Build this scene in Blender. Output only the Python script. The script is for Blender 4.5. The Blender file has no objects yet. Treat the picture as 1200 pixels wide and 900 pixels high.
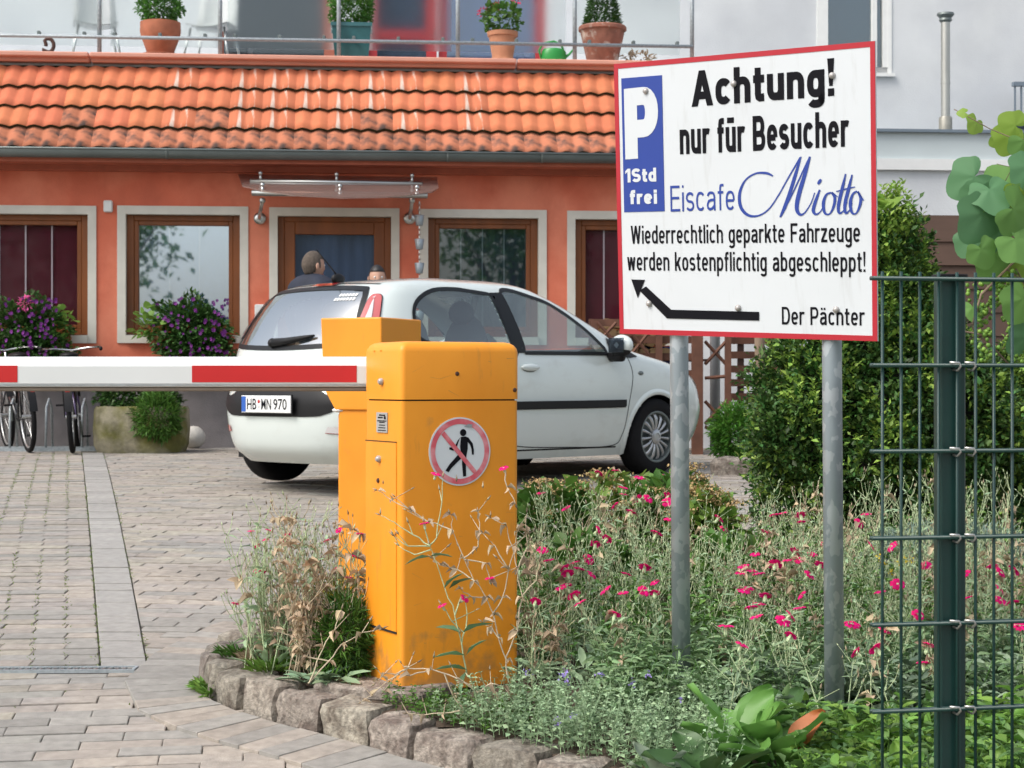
import bpy, bmesh, math, random
import numpy as np
from mathutils import Vector, Matrix, geometry, noise
R_ = math.radians
SC = bpy.context.scene
COL = SC.collection
rnd = random.Random(7)
F, HY, CZ = 2100.0, 450.0, 1.2

# ------------------------------------------------ camera, world, sun, exposure
cam = bpy.data.objects.new('camera', bpy.data.cameras.new('camera'))
COL.objects.link(cam)
cam.location = (0, 0, CZ); cam.rotation_euler = (R_(90), 0, 0)
cam.data.sensor_width = 36; cam.data.lens = F / 1200 * 36
cam.data.clip_start = 0.1; cam.data.clip_end = 1200
cam.data.dof.use_dof = True; cam.data.dof.focus_distance = 6.3; cam.data.dof.aperture_fstop = 11
SC.camera = cam
w = bpy.data.worlds.new('World'); SC.world = w; w.use_nodes = True
nt = w.node_tree
sky = nt.nodes.new('ShaderNodeTexSky'); sky.sky_type = 'NISHITA'; sky.sun_disc = False
SUN_EL, SUN_AZ = 50, 238          # azimuth from +Y clockwise: behind the camera to the left
sky.sun_elevation = R_(SUN_EL); sky.sun_rotation = R_(SUN_AZ)
sky.dust_density = 4; sky.air_density = 1.2; sky.ozone_density = 1.0
hs = nt.nodes.new('ShaderNodeHueSaturation'); hs.inputs['Saturation'].default_value = 0.52
bg = nt.nodes['Background']; bg.inputs[1].default_value = 0.15
nt.links.new(sky.outputs[0], hs.inputs['Color']); nt.links.new(hs.outputs[0], bg.inputs[0])
sd = bpy.data.lights.new('sun', 'SUN'); sd.energy = 0.95; sd.angle = R_(28); sd.color = (1, .965, .91)
sun = bpy.data.objects.new('sun', sd); COL.objects.link(sun)
sun.rotation_euler = Vector((math.sin(R_(SUN_AZ)) * math.cos(R_(SUN_EL)), math.cos(R_(SUN_AZ)) * math.cos(R_(SUN_EL)), math.sin(R_(SUN_EL)))).to_track_quat('Z', 'Y').to_euler()
SC.view_settings.view_transform = 'Standard'; SC.view_settings.look = 'None'
SC.view_settings.exposure = 0.74; SC.view_settings.gamma = 1
SC.cycles.use_denoising = True
SC.cycles.max_bounces = 8; SC.cycles.transparent_max_bounces = 24

# ------------------------------------------------ helpers: ground and pixels to places
def dg(Y):
    Y = max(2.0, min(Y, 17.6))
    return 1.108 - .053 * (Y - 6.46) + .0031 * (Y - 6.46) * (Y - 14)
def zg(x, y): return CZ - dg(y)
def G(px, py, up=0.0):
    lo, hi = 2.5, 18.0
    for _ in range(40):
        m = (lo + hi) / 2
        if HY + (dg(m) - up) * F / m > py: lo = m
        else: hi = m
    return Vector(((px - 600) / F * lo, lo, CZ - dg(lo) + up))
def W(px, py, Y): return Vector(((px - 600) / F * Y, Y, CZ - (py - HY) / F * Y))

# ------------------------------------------------ helpers: materials
MATS = {}
def mat(name, col, rough=.7, var=.0, scale=8, bump=0, bscale=60, metal=0, coat=0, island=0, obj=0,
        col2=None, mixscale=4, spec=.5, transl=0, alpha=None, stretch=(1, 1, 1), mixlo=.45, mixhi=.6, det=6, hue=0, dirt=None):
    m = bpy.data.materials.new(name); m.use_nodes = True; MATS[name] = m
    n = m.node_tree.nodes; l = m.node_tree.links; b = n['Principled BSDF']
    b.inputs['Roughness'].default_value = rough; b.inputs['Metallic'].default_value = metal
    b.inputs['Coat Weight'].default_value = coat; b.inputs['Specular IOR Level'].default_value = spec
    tc = n.new('ShaderNodeTexCoord'); mp = n.new('ShaderNodeMapping'); mp.inputs['Scale'].default_value = stretch
    l.new(tc.outputs['Object'], mp.inputs[0])
    rgb = n.new('ShaderNodeRGB'); rgb.outputs[0].default_value = (*col, 1); cur = rgb.outputs[0]
    def noisen(s, d=det):
        t = n.new('ShaderNodeTexNoise'); t.inputs['Scale'].default_value = s; t.inputs['Detail'].default_value = d
        l.new(mp.outputs[0], t.inputs['Vector']); return t
    if col2:
        t = noisen(mixscale); r = n.new('ShaderNodeMapRange'); r.inputs[1].default_value = mixlo; r.inputs[2].default_value = mixhi
        l.new(t.outputs['Fac'], r.inputs[0]); mx = n.new('ShaderNodeMixRGB'); mx.inputs[2].default_value = (*col2, 1)
        l.new(r.outputs[0], mx.inputs[0]); l.new(cur, mx.inputs[1]); cur = mx.outputs[0]
    if dirt:   # (colour, amount, scale, stretch, lo, hi): stains and wear with their own outline
        dc, da, ds, dst, dlo, dhi = dirt
        m2 = n.new('ShaderNodeMapping'); m2.inputs['Scale'].default_value = dst; l.new(tc.outputs['Object'], m2.inputs[0])
        t = n.new('ShaderNodeTexNoise'); t.inputs['Scale'].default_value = ds; t.inputs['Detail'].default_value = 8; t.inputs['Roughness'].default_value = .65; l.new(m2.outputs[0], t.inputs['Vector'])
        r = n.new('ShaderNodeMapRange'); r.inputs[1].default_value = dlo; r.inputs[2].default_value = dhi; r.inputs[4].default_value = da; l.new(t.outputs['Fac'], r.inputs[0])
        mx = n.new('ShaderNodeMixRGB'); mx.inputs[2].default_value = (*dc, 1); l.new(r.outputs[0], mx.inputs[0]); l.new(cur, mx.inputs[1]); cur = mx.outputs[0]
    val = None
    def addval(sock, amp):
        nonlocal val
        r = n.new('ShaderNodeMapRange'); r.inputs[3].default_value = 1 - amp; r.inputs[4].default_value = 1 + amp
        l.new(sock, r.inputs[0])
        if val is None: val = r.outputs[0]
        else:
            q = n.new('ShaderNodeMath'); q.operation = 'MULTIPLY'; l.new(val, q.inputs[0]); l.new(r.outputs[0], q.inputs[1]); val = q.outputs[0]
    if var: 
        t = noisen(scale); r0 = n.new('ShaderNodeMapRange'); r0.inputs[1].default_value = .3; r0.inputs[2].default_value = .7
        l.new(t.outputs['Fac'], r0.inputs[0]); addval(r0.outputs[0], var)
    hueval = None
    if island:
        g = n.new('ShaderNodeNewGeometry'); addval(g.outputs['Random Per Island'], island); hueval = g.outputs['Random Per Island']
    if obj:
        g = n.new('ShaderNodeObjectInfo'); addval(g.outputs['Random'], obj); hueval = hueval or g.outputs['Random']
    if val is not None or hue:
        h = n.new('ShaderNodeHueSaturation'); l.new(cur, h.inputs['Color'])
        if val is not None: l.new(val, h.inputs['Value'])
        if hue and hueval:
            mm = n.new('ShaderNodeMath'); mm.operation = 'MULTIPLY'; mm.inputs[1].default_value = 7.31; l.new(hueval, mm.inputs[0])
            fr = n.new('ShaderNodeMath'); fr.operation = 'FRACT'; l.new(mm.outputs[0], fr.inputs[0])
            r = n.new('ShaderNodeMapRange'); r.inputs[3].default_value = .5 - hue; r.inputs[4].default_value = .5 + hue
            l.new(fr.outputs[0], r.inputs[0]); l.new(r.outputs[0], h.inputs['Hue'])
        cur = h.outputs[0]
    l.new(cur, b.inputs['Base Color'])
    if bump:
        t = noisen(bscale, 5); bp = n.new('ShaderNodeBump'); bp.inputs['Strength'].default_value = bump; bp.inputs['Distance'].default_value = .01
        l.new(t.outputs['Fac'], bp.inputs['Height']); l.new(bp.outputs[0], b.inputs['Normal'])
    if transl:
        tr = n.new('ShaderNodeBsdfTranslucent'); l.new(cur, tr.inputs[0]); mx = n.new('ShaderNodeMixShader'); mx.inputs[0].default_value = transl
        out = n['Material Output']; l.new(b.outputs[0], mx.inputs[1]); l.new(tr.outputs[0], mx.inputs[2]); l.new(mx.outputs[0], out.inputs[0])
    return m
def glass(name, tint, refl=.5, rough=.03, base=None, basemix=0, gcol=(.9, .93, .95)):
    """thin pane: tinted see-through with a fresnel mirror; base adds body colour"""
    m = bpy.data.materials.new(name); m.use_nodes = True; MATS[name] = m
    n = m.node_tree.nodes; l = m.node_tree.links; n.remove(n['Principled BSDF'])
    t = n.new('ShaderNodeBsdfTransparent'); t.inputs[0].default_value = (*tint, 1)
    g = n.new('ShaderNodeBsdfGlossy'); g.inputs['Roughness'].default_value = rough; g.inputs[0].default_value = (*gcol, 1)
    cur = t.outputs[0]
    if base:
        d = n.new('ShaderNodeBsdfDiffuse'); d.inputs[0].default_value = (*base, 1)
        x = n.new('ShaderNodeMixShader'); x.inputs[0].default_value = basemix
        l.new(cur, x.inputs[1]); l.new(d.outputs[0], x.inputs[2]); cur = x.outputs[0]
    f0 = .6 * refl ** 2.2; lw = n.new('ShaderNodeLayerWeight'); lw.inputs[0].default_value = .5
    pw = n.new('ShaderNodeMath'); pw.operation = 'POWER'; l.new(lw.outputs['Facing'], pw.inputs[0]); pw.inputs[1].default_value = 4.5
    fr = n.new('ShaderNodeMath'); fr.operation = 'MULTIPLY_ADD'; l.new(pw.outputs[0], fr.inputs[0]); fr.inputs[1].default_value = 1 - f0; fr.inputs[2].default_value = f0
    x = n.new('ShaderNodeMixShader'); l.new(fr.outputs[0], x.inputs[0]); l.new(cur, x.inputs[1]); l.new(g.outputs[0], x.inputs[2])
    l.new(x.outputs[0], n['Material Output'].inputs[0]); return m

# ------------------------------------------------ helpers: meshes
class MB:
    def __init__(s): s.v = []; s.f = []; s.m = []
    def add(s, vs, fs, mi=0):
        o = len(s.v); s.v.extend(tuple(v) for v in vs); s.f.extend(tuple(i + o for i in f) for f in fs); s.m.extend([mi] * len(fs)); return s
    def box(s, c, d, rz=0, mi=0, M=None, bev=0):
        x, y, z = d[0] / 2, d[1] / 2, d[2] / 2
        if bev > 0:
            b = min(bev, x * .45, y * .45, z * .45); vs = []; fs = []
            for (ax, ay, az) in ((x, y - b, z - b), (x - b, y, z - b), (x - b, y - b, z)):
                for sx in (-1, 1):
                    for sy in (-1, 1):
                        for sz in (-1, 1): vs.append(Vector((sx * ax, sy * ay, sz * az)))
            I = lambda k, sx, sy, sz: k * 8 + (sx > 0) * 4 + (sy > 0) * 2 + (sz > 0)
            for sx in (-1, 1):
                q = [I(0, sx, -1, -1), I(0, sx, 1, -1), I(0, sx, 1, 1), I(0, sx, -1, 1)]; fs.append(q if sx > 0 else q[::-1])
            for sy in (-1, 1):
                q = [I(1, -1, sy, -1), I(1, 1, sy, -1), I(1, 1, sy, 1), I(1, -1, sy, 1)]; fs.append(q if sy < 0 else q[::-1])
            for sz in (-1, 1):
                q = [I(2, -1, -1, sz), I(2, 1, -1, sz), I(2, 1, 1, sz), I(2, -1, 1, sz)]; fs.append(q if sz > 0 else q[::-1])
            for sx in (-1, 1):
                for sy in (-1, 1): fs.append([I(0, sx, sy, -1), I(1, sx, sy, -1), I(1, sx, sy, 1), I(0, sx, sy, 1)])
                for sz in (-1, 1): fs.append([I(0, sx, -1, sz), I(2, sx, -1, sz), I(2, sx, 1, sz), I(0, sx, 1, sz)])
            for sy in (-1, 1):
                for sz in (-1, 1): fs.append([I(1, -1, sy, sz), I(2, -1, sy, sz), I(2, 1, sy, sz), I(1, 1, sy, sz)])
            for sx in (-1, 1):
                for sy in (-1, 1):
                    for sz in (-1, 1): fs.append([I(k, sx, sy, sz) for k in range(3)])
        else:
            vs = [Vector((a, b_, c_)) for a in (-x, x) for b_ in (-y, y) for c_ in (-z, z)]
            fs = [(0, 1, 3, 2), (4, 6, 7, 5), (0, 4, 5, 1), (2, 3, 7, 6), (0, 2, 6, 4), (1, 5, 7, 3)]
        Rm = M if M is not None else Matrix.Rotation(rz, 3, 'Z')
        c = Vector(c); return s.add([Rm @ v + c for v in vs], fs, mi)
    def b2(s, lo, hi, mi=0, bev=0):
        lo = Vector(lo); hi = Vector(hi); return s.box((lo + hi) / 2, hi - lo, 0, mi, None, bev)
    def tube(s, pts, r, n=8, mi=0, cap=True, closed=False):
        pts = [Vector(p) for p in pts]; k = len(pts); rs = r if isinstance(r, (list, tuple)) else [r] * k
        o = len(s.v); prev = None
        for i, p in enumerate(pts):
            if closed: t = pts[(i + 1) % k] - pts[i - 1]
            else: t = (pts[min(i + 1, k - 1)] - pts[max(i - 1, 0)])
            t = t.normalized() if t.length > 1e-9 else Vector((0, 0, 1))
            if prev is None:
                a = Vector((0, 0, 1)) if abs(t.z) < .9 else Vector((1, 0, 0)); u = t.cross(a).normalized()
            else:
                u = (prev - t * prev.dot(t)); u = u.normalized() if u.length > 1e-6 else t.orthogonal().normalized()
            prev = u; v = t.cross(u)
            for j in range(n):
                a = 2 * math.pi * j / n; s.v.append(tuple(p + (u * math.cos(a) + v * math.sin(a)) * rs[i]))
        for i in range(k if closed else k - 1):
            a = o + i * n; b = o + ((i + 1) % k) * n
            for j in range(n): s.f.append((a + j, a + (j + 1) % n, b + (j + 1) % n, b + j)); s.m.append(mi)
        if cap and not closed:
            s.f.append(tuple(range(o, o + n))[::-1]); s.f.append(tuple(range(o + (k - 1) * n, o + k * n))); s.m += [mi, mi]
        return s
    def lathe(s, prof, c=(0, 0, 0), n=24, M=None, mi=0, capends=True, jit=0):
        o = len(s.v); c = Vector(c); M = M or Matrix.Identity(3)
        for r, z in prof:
            for j in range(n):
                a = 2 * math.pi * j / n; s.v.append(tuple(M @ Vector((r * math.cos(a), r * math.sin(a), z)) + c))
        for i in range(len(prof) - 1):
            for j in range(n): s.f.append((o + i * n + j, o + i * n + (j + 1) % n, o + (i + 1) * n + (j + 1) % n, o + (i + 1) * n + j)); s.m.append(mi)
        if capends:
            s.f.append(tuple(range(o, o + n))[::-1]); s.f.append(tuple(range(o + (len(prof) - 1) * n, o + len(prof) * n))); s.m += [mi, mi]
        return s
    def prism(s, poly, a, b, mi=0):
        """poly: 3-D points, extruded by vector b-a"""
        n = len(poly); d = Vector(b) - Vector(a)
        vs = [Vector(p) for p in poly] + [Vector(p) + d for p in poly]
        fs = [tuple(range(n))[::-1], tuple(range(n, 2 * n))] + [(i, (i + 1) % n, n + (i + 1) % n, n + i) for i in range(n)]
        return s.add(vs, fs, mi)
    def ball(s, c, r, n=8, m=5, mi=0, sc=(1, 1, 1)):
        prof = [(max(1e-4, r * math.sin(math.pi * i / m)), -r * math.cos(math.pi * i / m)) for i in range(m + 1)]
        return s.lathe(prof, c, n, Matrix.Diagonal(sc), mi)
    def build(s, name, m, parent=None, smooth=False, loc=None, kind=None, auto=None):
        me = bpy.data.meshes.new(name); me.from_pydata(s.v, [], s.f)
        ms = m if isinstance(m, (list, tuple)) else [m]
        for x in ms: me.materials.append(x)
        if len(ms) > 1: me.polygons.foreach_set('material_index', s.m)
        if smooth: me.polygons.foreach_set('use_smooth', [True] * len(s.f))
        me.update()
        if auto is not None:
            bm = bmesh.new(); bm.from_mesh(me); bmesh.ops.recalc_face_normals(bm, faces=bm.faces)
            for e in bm.edges:
                if len(e.link_faces) == 2 and e.calc_face_angle(9) > R_(auto): e.smooth = False
            for f in bm.faces: f.smooth = True
            bm.to_mesh(me); bm.free()
        return link(name, me, parent, loc, kind)
def link(name, me, parent=None, loc=None, kind=None):
    o = bpy.data.objects.new(name, me); COL.objects.link(o)
    if parent is not None: o.parent = parent
    if loc is not None: o.location = loc
    if kind: o['kind'] = kind
    return o
def tag(o, label, cat, group=None):
    o['label'] = label; o['category'] = cat
    if group: o['group'] = group
    return o
def thing(name, label, cat, loc=(0, 0, 0), rz=0, group=None):
    o = bpy.data.objects.new(name, None); COL.objects.link(o); o.location = loc; o.rotation_euler = (0, 0, rz)
    o.empty_display_size = .1
    return tag(o, label, cat, group)
def copy_tree(o, parent=None):
    c = o.copy(); COL.objects.link(c)
    if parent is not None: c.parent = parent
    for ch in o.children: copy_tree(ch, c)
    return c
def recalc(o):
    bm = bmesh.new(); bm.from_mesh(o.data); bmesh.ops.recalc_face_normals(bm, faces=bm.faces); bm.to_mesh(o.data); bm.free(); return o
def np_mesh(name, V, Fq, m, parent=None, kind=None, smooth=False, mi=None):
    me = bpy.data.meshes.new(name); k = Fq.shape[1]
    me.vertices.add(len(V)); me.vertices.foreach_set('co', V.astype(np.float32).ravel())
    me.loops.add(Fq.size); me.loops.foreach_set('vertex_index', Fq.astype(np.int32).ravel())
    me.polygons.add(len(Fq)); me.polygons.foreach_set('loop_start', np.arange(0, Fq.size, k, dtype=np.int32))
    me.polygons.foreach_set('loop_total', np.full(len(Fq), k, dtype=np.int32))
    for x in (m if isinstance(m, (list, tuple)) else [m]): me.materials.append(x)
    if mi is not None: me.polygons.foreach_set('material_index', mi.astype(np.int32))
    if smooth: me.polygons.foreach_set('use_smooth', np.ones(len(Fq), dtype=bool))
    me.update(calc_edges=True)
    if parent is not None and kind is None: kind = 'stuff'
    return link(name, me, parent, None, kind)
# leaf template: 6 verts folded along the middle, lying along +X, width along Y
def leaf_tpl(wid=.5, fold=.12, droop=.15, pts=3):
    if pts == 3:
        V = np.array([[0, 0, 0], [.35, wid / 2, fold], [.75, wid * .36, fold * .6 - droop * .5], [1, 0, -droop], [.75, -wid * .36, fold * .6 - droop * .5], [.35, -wid / 2, fold], [.5, 0, 0 - droop * .15]])
        Fq = np.array([[0, 6, 1], [6, 2, 1], [6, 3, 2], [6, 4, 3], [6, 5, 4], [0, 5, 6]])
    else:
        V = np.array([[0, 0, 0], [.5, wid / 2, fold], [1, 0, -droop], [.5, -wid / 2, fold]]); Fq = np.array([[0, 2, 1], [0, 3, 2]])
    return V, Fq
def scatter(tpl, P, D, S, rng, roll=.8, up=None):
    """place leaves at P (n,3), pointing along D (n,3), size S (n,), random roll"""
    V, Fq = tpl; n = len(P)
    D = D / (np.linalg.norm(D, axis=1, keepdims=True) + 1e-9)
    U = np.tile(np.array([0, 0, 1.]), (n, 1)) + rng.normal(0, roll * .5, (n, 3)); Yv = np.cross(U, D); Yv /= (np.linalg.norm(Yv, axis=1, keepdims=True) + 1e-9)
    Z = np.cross(D, Yv)
    out = P[:, None, :] + S[:, None, None] * (V[None, :, 0:1] * D[:, None] + V[None, :, 1:2] * Yv[:, None] + V[None, :, 2:3] * Z[:, None])
    idx = Fq[None] + (np.arange(n) * len(V))[:, None, None]
    return out.reshape(-1, 3), idx.reshape(-1, Fq.shape[1])
def merge(parts):
    Vs, Fs, o = [], [], 0
    for V, Fq in parts: Vs.append(V); Fs.append(Fq + o); o += len(V)
    return np.concatenate(Vs), np.concatenate(Fs)

# ------------------------------------------------ palette
M_plaster = mat('orange_plaster', (.64, .155, .085), .9, var=.13, scale=2.2, bump=.35, bscale=45, col2=(.66, .21, .125), mixscale=1.1, dirt=((.42, .10, .06), .55, 1.6, (1, 1, .45), .5, .72))
M_plinth = mat('grey_plaster', (.23, .21, .21), .95, var=.15, scale=5, bump=.6, bscale=90)
M_trim = mat('cream_trim', (.62, .60, .53), .8, var=.07, scale=6)
M_wood = mat('brown_window_wood', (.20, .062, .016), .42, var=.25, scale=5, stretch=(1, 1, .25), spec=.4)
M_darkwood = mat('dark_wood', (.055, .02, .012), .5, var=.2)
M_tile = mat('clay_tile', (.55, .175, .088), .92, spec=.2, var=.10, scale=7, obj=.06, hue=.005, bump=.15, bscale=60)
M_tile_old = mat('weathered_clay_tile', (.49, .18, .10), .9, spec=.2, var=.15, scale=8, obj=.14, col2=(.085, .058, .05), mixscale=7, mixlo=.44, mixhi=.66, stretch=(1, 1, .4))
M_tile_pale = mat('lime_streaked_clay_tile', (.54, .175, .09), .9, spec=.2, var=.12, scale=9, obj=.1, col2=(.66, .52, .43), mixscale=9, mixlo=.53, mixhi=.6, stretch=(1.6, .15, .15))
M_tile_shade = mat('tile_shade', (.030, .032, .010), .95, var=.4, scale=30)  # near-black: painted shade under the tile edges, also on the roof underlay
M_coping = mat('salmon_coping', (.62, .30, .22), .6, var=.08, scale=3)
M_zinc = mat('zinc_gutter', (.16, .185, .18), .45, var=.12, scale=3, metal=.5)
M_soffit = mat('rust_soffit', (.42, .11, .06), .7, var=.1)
M_steel = mat('brushed_steel', (.55, .57, .56), .28, metal=1, var=.05)
M_galv = mat('galvanised_steel', (.26, .30, .325), .48, metal=.35, var=.10, scale=30, col2=(.36, .40, .42), mixscale=24, mixlo=.5, mixhi=.53, det=1, stretch=(1, 1, .5))
M_rail = mat('galvanised_rail', (.34, .38, .40), .55, metal=.3, var=.2, scale=40)
M_white_wall = mat('white_render', (.63, .65, .66), .9, var=.05, scale=1.5, bump=.35, bscale=55, col2=(.56, .58, .60), mixscale=.8)
M_blue_wall = mat('pale_grey_band', (.50, .56, .57), .8, var=.04, scale=2)
M_slate = mat('slate_flashing', (.15, .19, .23), .5)
M_white = mat('white_paint', (.75, .76, .74), .5, var=.03)
M_red_paint = mat('red_frame_paint', (.36, .018, .022), .5, var=.05)
M_terra = mat('terracotta', (.40, .135, .07), .8, var=.15, scale=12, bump=.2, bscale=80)
M_terra_pale = mat('pale_terracotta', (.50, .22, .12), .8, var=.12, scale=12)
M_terra_old = mat('limed_terracotta', (.30, .12, .08), .85, var=.2, scale=14, col2=(.55, .45, .38), mixscale=9, mixlo=.56, mixhi=.7, bump=.4, bscale=50)
M_teal = mat('teal_glaze', (.035, .13, .14), .25, var=.2, scale=6)
M_black = mat('black_plastic', (.009, .009, .010), .5, spec=.25)
M_rubber = mat('tyre_rubber', (.009, .009, .010), .85, spec=.2, var=.15, scale=30)
M_seam = mat('dark_seam', (.01, .01, .01), .9)
M_car = mat('white_car_paint', (.63, .69, .665), .2, coat=.9, var=.02, scale=2, dirt=((.45, .45, .41), .35, 3, (1, 1, 2), .55, .75))
M_alloy = mat('silver_wheel', (.46, .47, .47), .35, metal=.75)
M_red_lens = mat('red_lens', (.42, .012, .015), .12, coat=1)
M_pink_lens = mat('faded_red_lens', (.50, .10, .10), .12, coat=1)
M_clear_lens = mat('clear_lens', (.60, .58, .58), .12, coat=1)
M_plate = mat('plate_white', (.72, .73, .72), .4)
M_euro = mat('plate_blue', (.02, .10, .42), .4)
M_text = mat('black_print', (.006, .006, .009), .6, spec=.12)
M_yellow = mat('yellow_orange_paint', (.84, .315, .022), .42, var=.055, scale=3.5, col2=(.78, .275, .016), mixscale=2.2, spec=.4, bump=.03, bscale=200, stretch=(1, 1, .6), dirt=((.36, .17, .05), .6, 9, (2.2, 2.2, .35), .60, .78))
def splash(m, col, amount, h, scale):
    """mud splashed up from the ground: patchy, up to h metres above the foot of the thing"""
    n = m.node_tree.nodes; l = m.node_tree.links; b = n['Principled BSDF']; src = b.inputs['Base Color'].links[0].from_socket
    tc = n.new('ShaderNodeTexCoord'); s = n.new('ShaderNodeSeparateXYZ'); l.new(tc.outputs['Object'], s.inputs[0]); t = n.new('ShaderNodeTexNoise'); t.inputs['Scale'].default_value = scale; t.inputs['Detail'].default_value = 8; l.new(tc.outputs['Object'], t.inputs['Vector'])
    r = n.new('ShaderNodeMapRange'); r.inputs[1].default_value = h; r.inputs[2].default_value = 0; r.inputs[3].default_value = -.18; r.inputs[4].default_value = .14; l.new(s.outputs['Z'], r.inputs[0])
    a = n.new('ShaderNodeMath'); a.operation = 'ADD'; l.new(t.outputs['Fac'], a.inputs[0]); l.new(r.outputs[0], a.inputs[1])
    q = n.new('ShaderNodeMapRange'); q.inputs[1].default_value = .5; q.inputs[2].default_value = .68; q.inputs[4].default_value = amount; l.new(a.outputs[0], q.inputs[0])
    mx = n.new('ShaderNodeMixRGB'); mx.inputs[2].default_value = (*col, 1); l.new(q.outputs[0], mx.inputs[0]); l.new(src, mx.inputs[1]); l.new(mx.outputs[0], b.inputs['Base Color'])
splash(M_yellow, (.30, .17, .07), .6, .30, 14)
M_alu = mat('white_barrier_paint', (.66, .68, .67), .38, var=.03, scale=3, coat=.2)
M_stripe = mat('red_reflective_foil', (.52, .011, .012), .38, coat=.3, var=.04)
M_lip = mat('shaded_brown_lip', (.21, .165, .125), .7, var=.12)  # brown tone paints the shade along the boom's underside
M_sign = mat('sign_white', (.62, .655, .68), .36, var=.03, scale=2.5, coat=.15, dirt=((.42, .43, .42), .5, 5, (5, 5, .5), .56, .8))
M_sign_red = mat('sign_red', (.43, .016, .03), .4)
M_sign_blue = mat('sign_blue', (.018, .05, .29), .4, var=.03)
M_sign_back = mat('sign_edge_grey', (.16, .16, .17), .5, metal=.5)
M_pinkfaded = mat('faded_prohibition_red', (.62, .09, .12), .5, col2=(.72, .36, .38), mixscale=16, mixlo=.42, mixhi=.68)
M_fence = mat('dark_green_coating', (.004, .036, .030), .42, coat=.1, var=.1, scale=20)
M_fence_clip = mat('clip_steel', (.5, .5, .48), .3, metal=.8)
M_granite = mat('granite_kerb', (.27, .24, .20), .9, var=.38, scale=55, bump=1.0, bscale=70, col2=(.13, .105, .085), mixscale=16, mixlo=.42, mixhi=.64, obj=.26, hue=.015)
M_paver = mat('concrete_paver', (.345, .308, .258), .88, var=.18, scale=22, bump=.35, bscale=160, island=.10, obj=.09, hue=.018, col2=(.31, .28, .24), mixscale=3, dirt=((.15, .14, .12), .55, 1.1, (1, 1, 1), .5, .75))
M_paver2 = mat('pinkish_paver', (.33, .296, .255), .88, var=.15, scale=22, bump=.35, bscale=160, island=.09, obj=.08, hue=.012, col2=(.30, .275, .25), mixscale=2.5, dirt=((.15, .14, .12), .55, 1.1, (1, 1, 1), .5, .75))
M_strip = mat('pale_grey_block', (.30, .288, .268), .88, var=.12, scale=25, bump=.35, bscale=160, island=.13)
M_paver3 = mat('grey_paver', (.278, .266, .240), .88, var=.15, scale=22, bump=.35, bscale=160, island=.12, obj=.1, hue=.015)
M_joint = mat('sandy_joint', (.12, .11, .085), .95, var=.3, scale=40, col2=(.075, .10, .02), mixscale=2.3, mixlo=.5, mixhi=.58)
M_soil = mat('bed_soil', (.075, .052, .036), .98, var=.4, scale=25, bump=1, bscale=30)
M_ground = mat('far_ground', (.25, .235, .21), .95, var=.1)
M_trough = mat('mossy_stone', (.27, .245, .17), .95, var=.3, scale=9, col2=(.13, .125, .035), mixscale=4, mixlo=.42, mixhi=.62, bump=.8, bscale=25)
M_stone = mat('pale_stone', (.50, .48, .44), .85, var=.12, scale=20, bump=.3)
M_plank = mat('brown_plank', (.085, .050, .036), .8, var=.25, scale=6, stretch=(.2, 1, 1), obj=.15)
M_lattice = mat('reddish_timber', (.11, .045, .026), .8, var=.25, scale=8, obj=.1)
M_post = mat('grey_brown_post', (.22, .16, .11), .9, var=.2, scale=8, stretch=(1, 1, .2))
M_log = mat('cut_firewood', (.40, .26, .13), .9, var=.25, scale=12, obj=.2)
M_bark = mat('bark', (.10, .07, .05), .95, var=.3, scale=15)
def leafm(name, col, isl=.35, tr=.25, hue=.015, rough=.5, spec=.35, **k): return mat(name, col, rough, island=isl, transl=tr, hue=hue, spec=spec, **k)
L_box = leafm('box_leaf', (.055, .125, .028), .6, .2, .03)
L_boxlight = leafm('young_box_leaf', (.27, .42, .075), .3, .3)
L_core = mat('hedge_inner_shade', (.010, .012, .006), .95, var=.3, scale=12)  # near-black, shade deep inside the shrub put into the colour
L_bright = leafm('bright_leaf', (.19, .35, .065), .35, .35)
L_mid = leafm('mid_green_leaf', (.09, .20, .035), .4, .25)
L_deep = leafm('deep_green_leaf', (.055, .13, .03), .4, .2)
L_grey = leafm('felted_grey_leaf', (.34, .48, .29), .25, .2, .01, .8, .15)
L_greystem = leafm('felted_grey_stem', (.48, .57, .34), .22, .1, .015, .85, .1)
L_dry = leafm('dry_leaf', (.52, .41, .28), .35, .2, .012, .85, .1)
L_drystem = leafm('dry_stem', (.58, .49, .35), .25, .05, .01, .85, .1)
L_bud = leafm('seed_bud', (.33, .27, .18), .45, .05, .02, .85, .1)
L_mint = leafm('mint_leaf', (.33, .46, .27), .35, .25, .015, .7, .2)
L_vine = leafm('vine_leaf', (.16, .34, .09), .3, .35)
L_vinelight = leafm('young_vine_leaf', (.26, .42, .07), .2, .45)
L_berg = leafm('bergenia_leaf', (.12, .28, .06), .35, .2, .012, .38, .4)
L_sant = leafm('santolina_leaf', (.27, .36, .30), .25, .1, .01, .85, .1)
P_mag = leafm('magenta_petal', (.72, .012, .17), .25, .3, .008, .6, .1)
P_pur = leafm('purple_petal', (.17, .025, .22), .35, .25, .02, .6)
P_pink = leafm('pink_petal', (.75, .14, .38), .2, .3, .01, .6)
P_lil = leafm('lilac_petal', (.33, .26, .62), .2, .3, .01, .6)
P_yel = leafm('yellow_petal', (.70, .52, .04), .2, .2, .01, .6)
P_bro = leafm('sedum_brown', (.44, .31, .15), .35, .1, .02, .85)
P_red = leafm('geranium_red', (.70, .04, .12), .2, .3, .01, .6)

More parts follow.
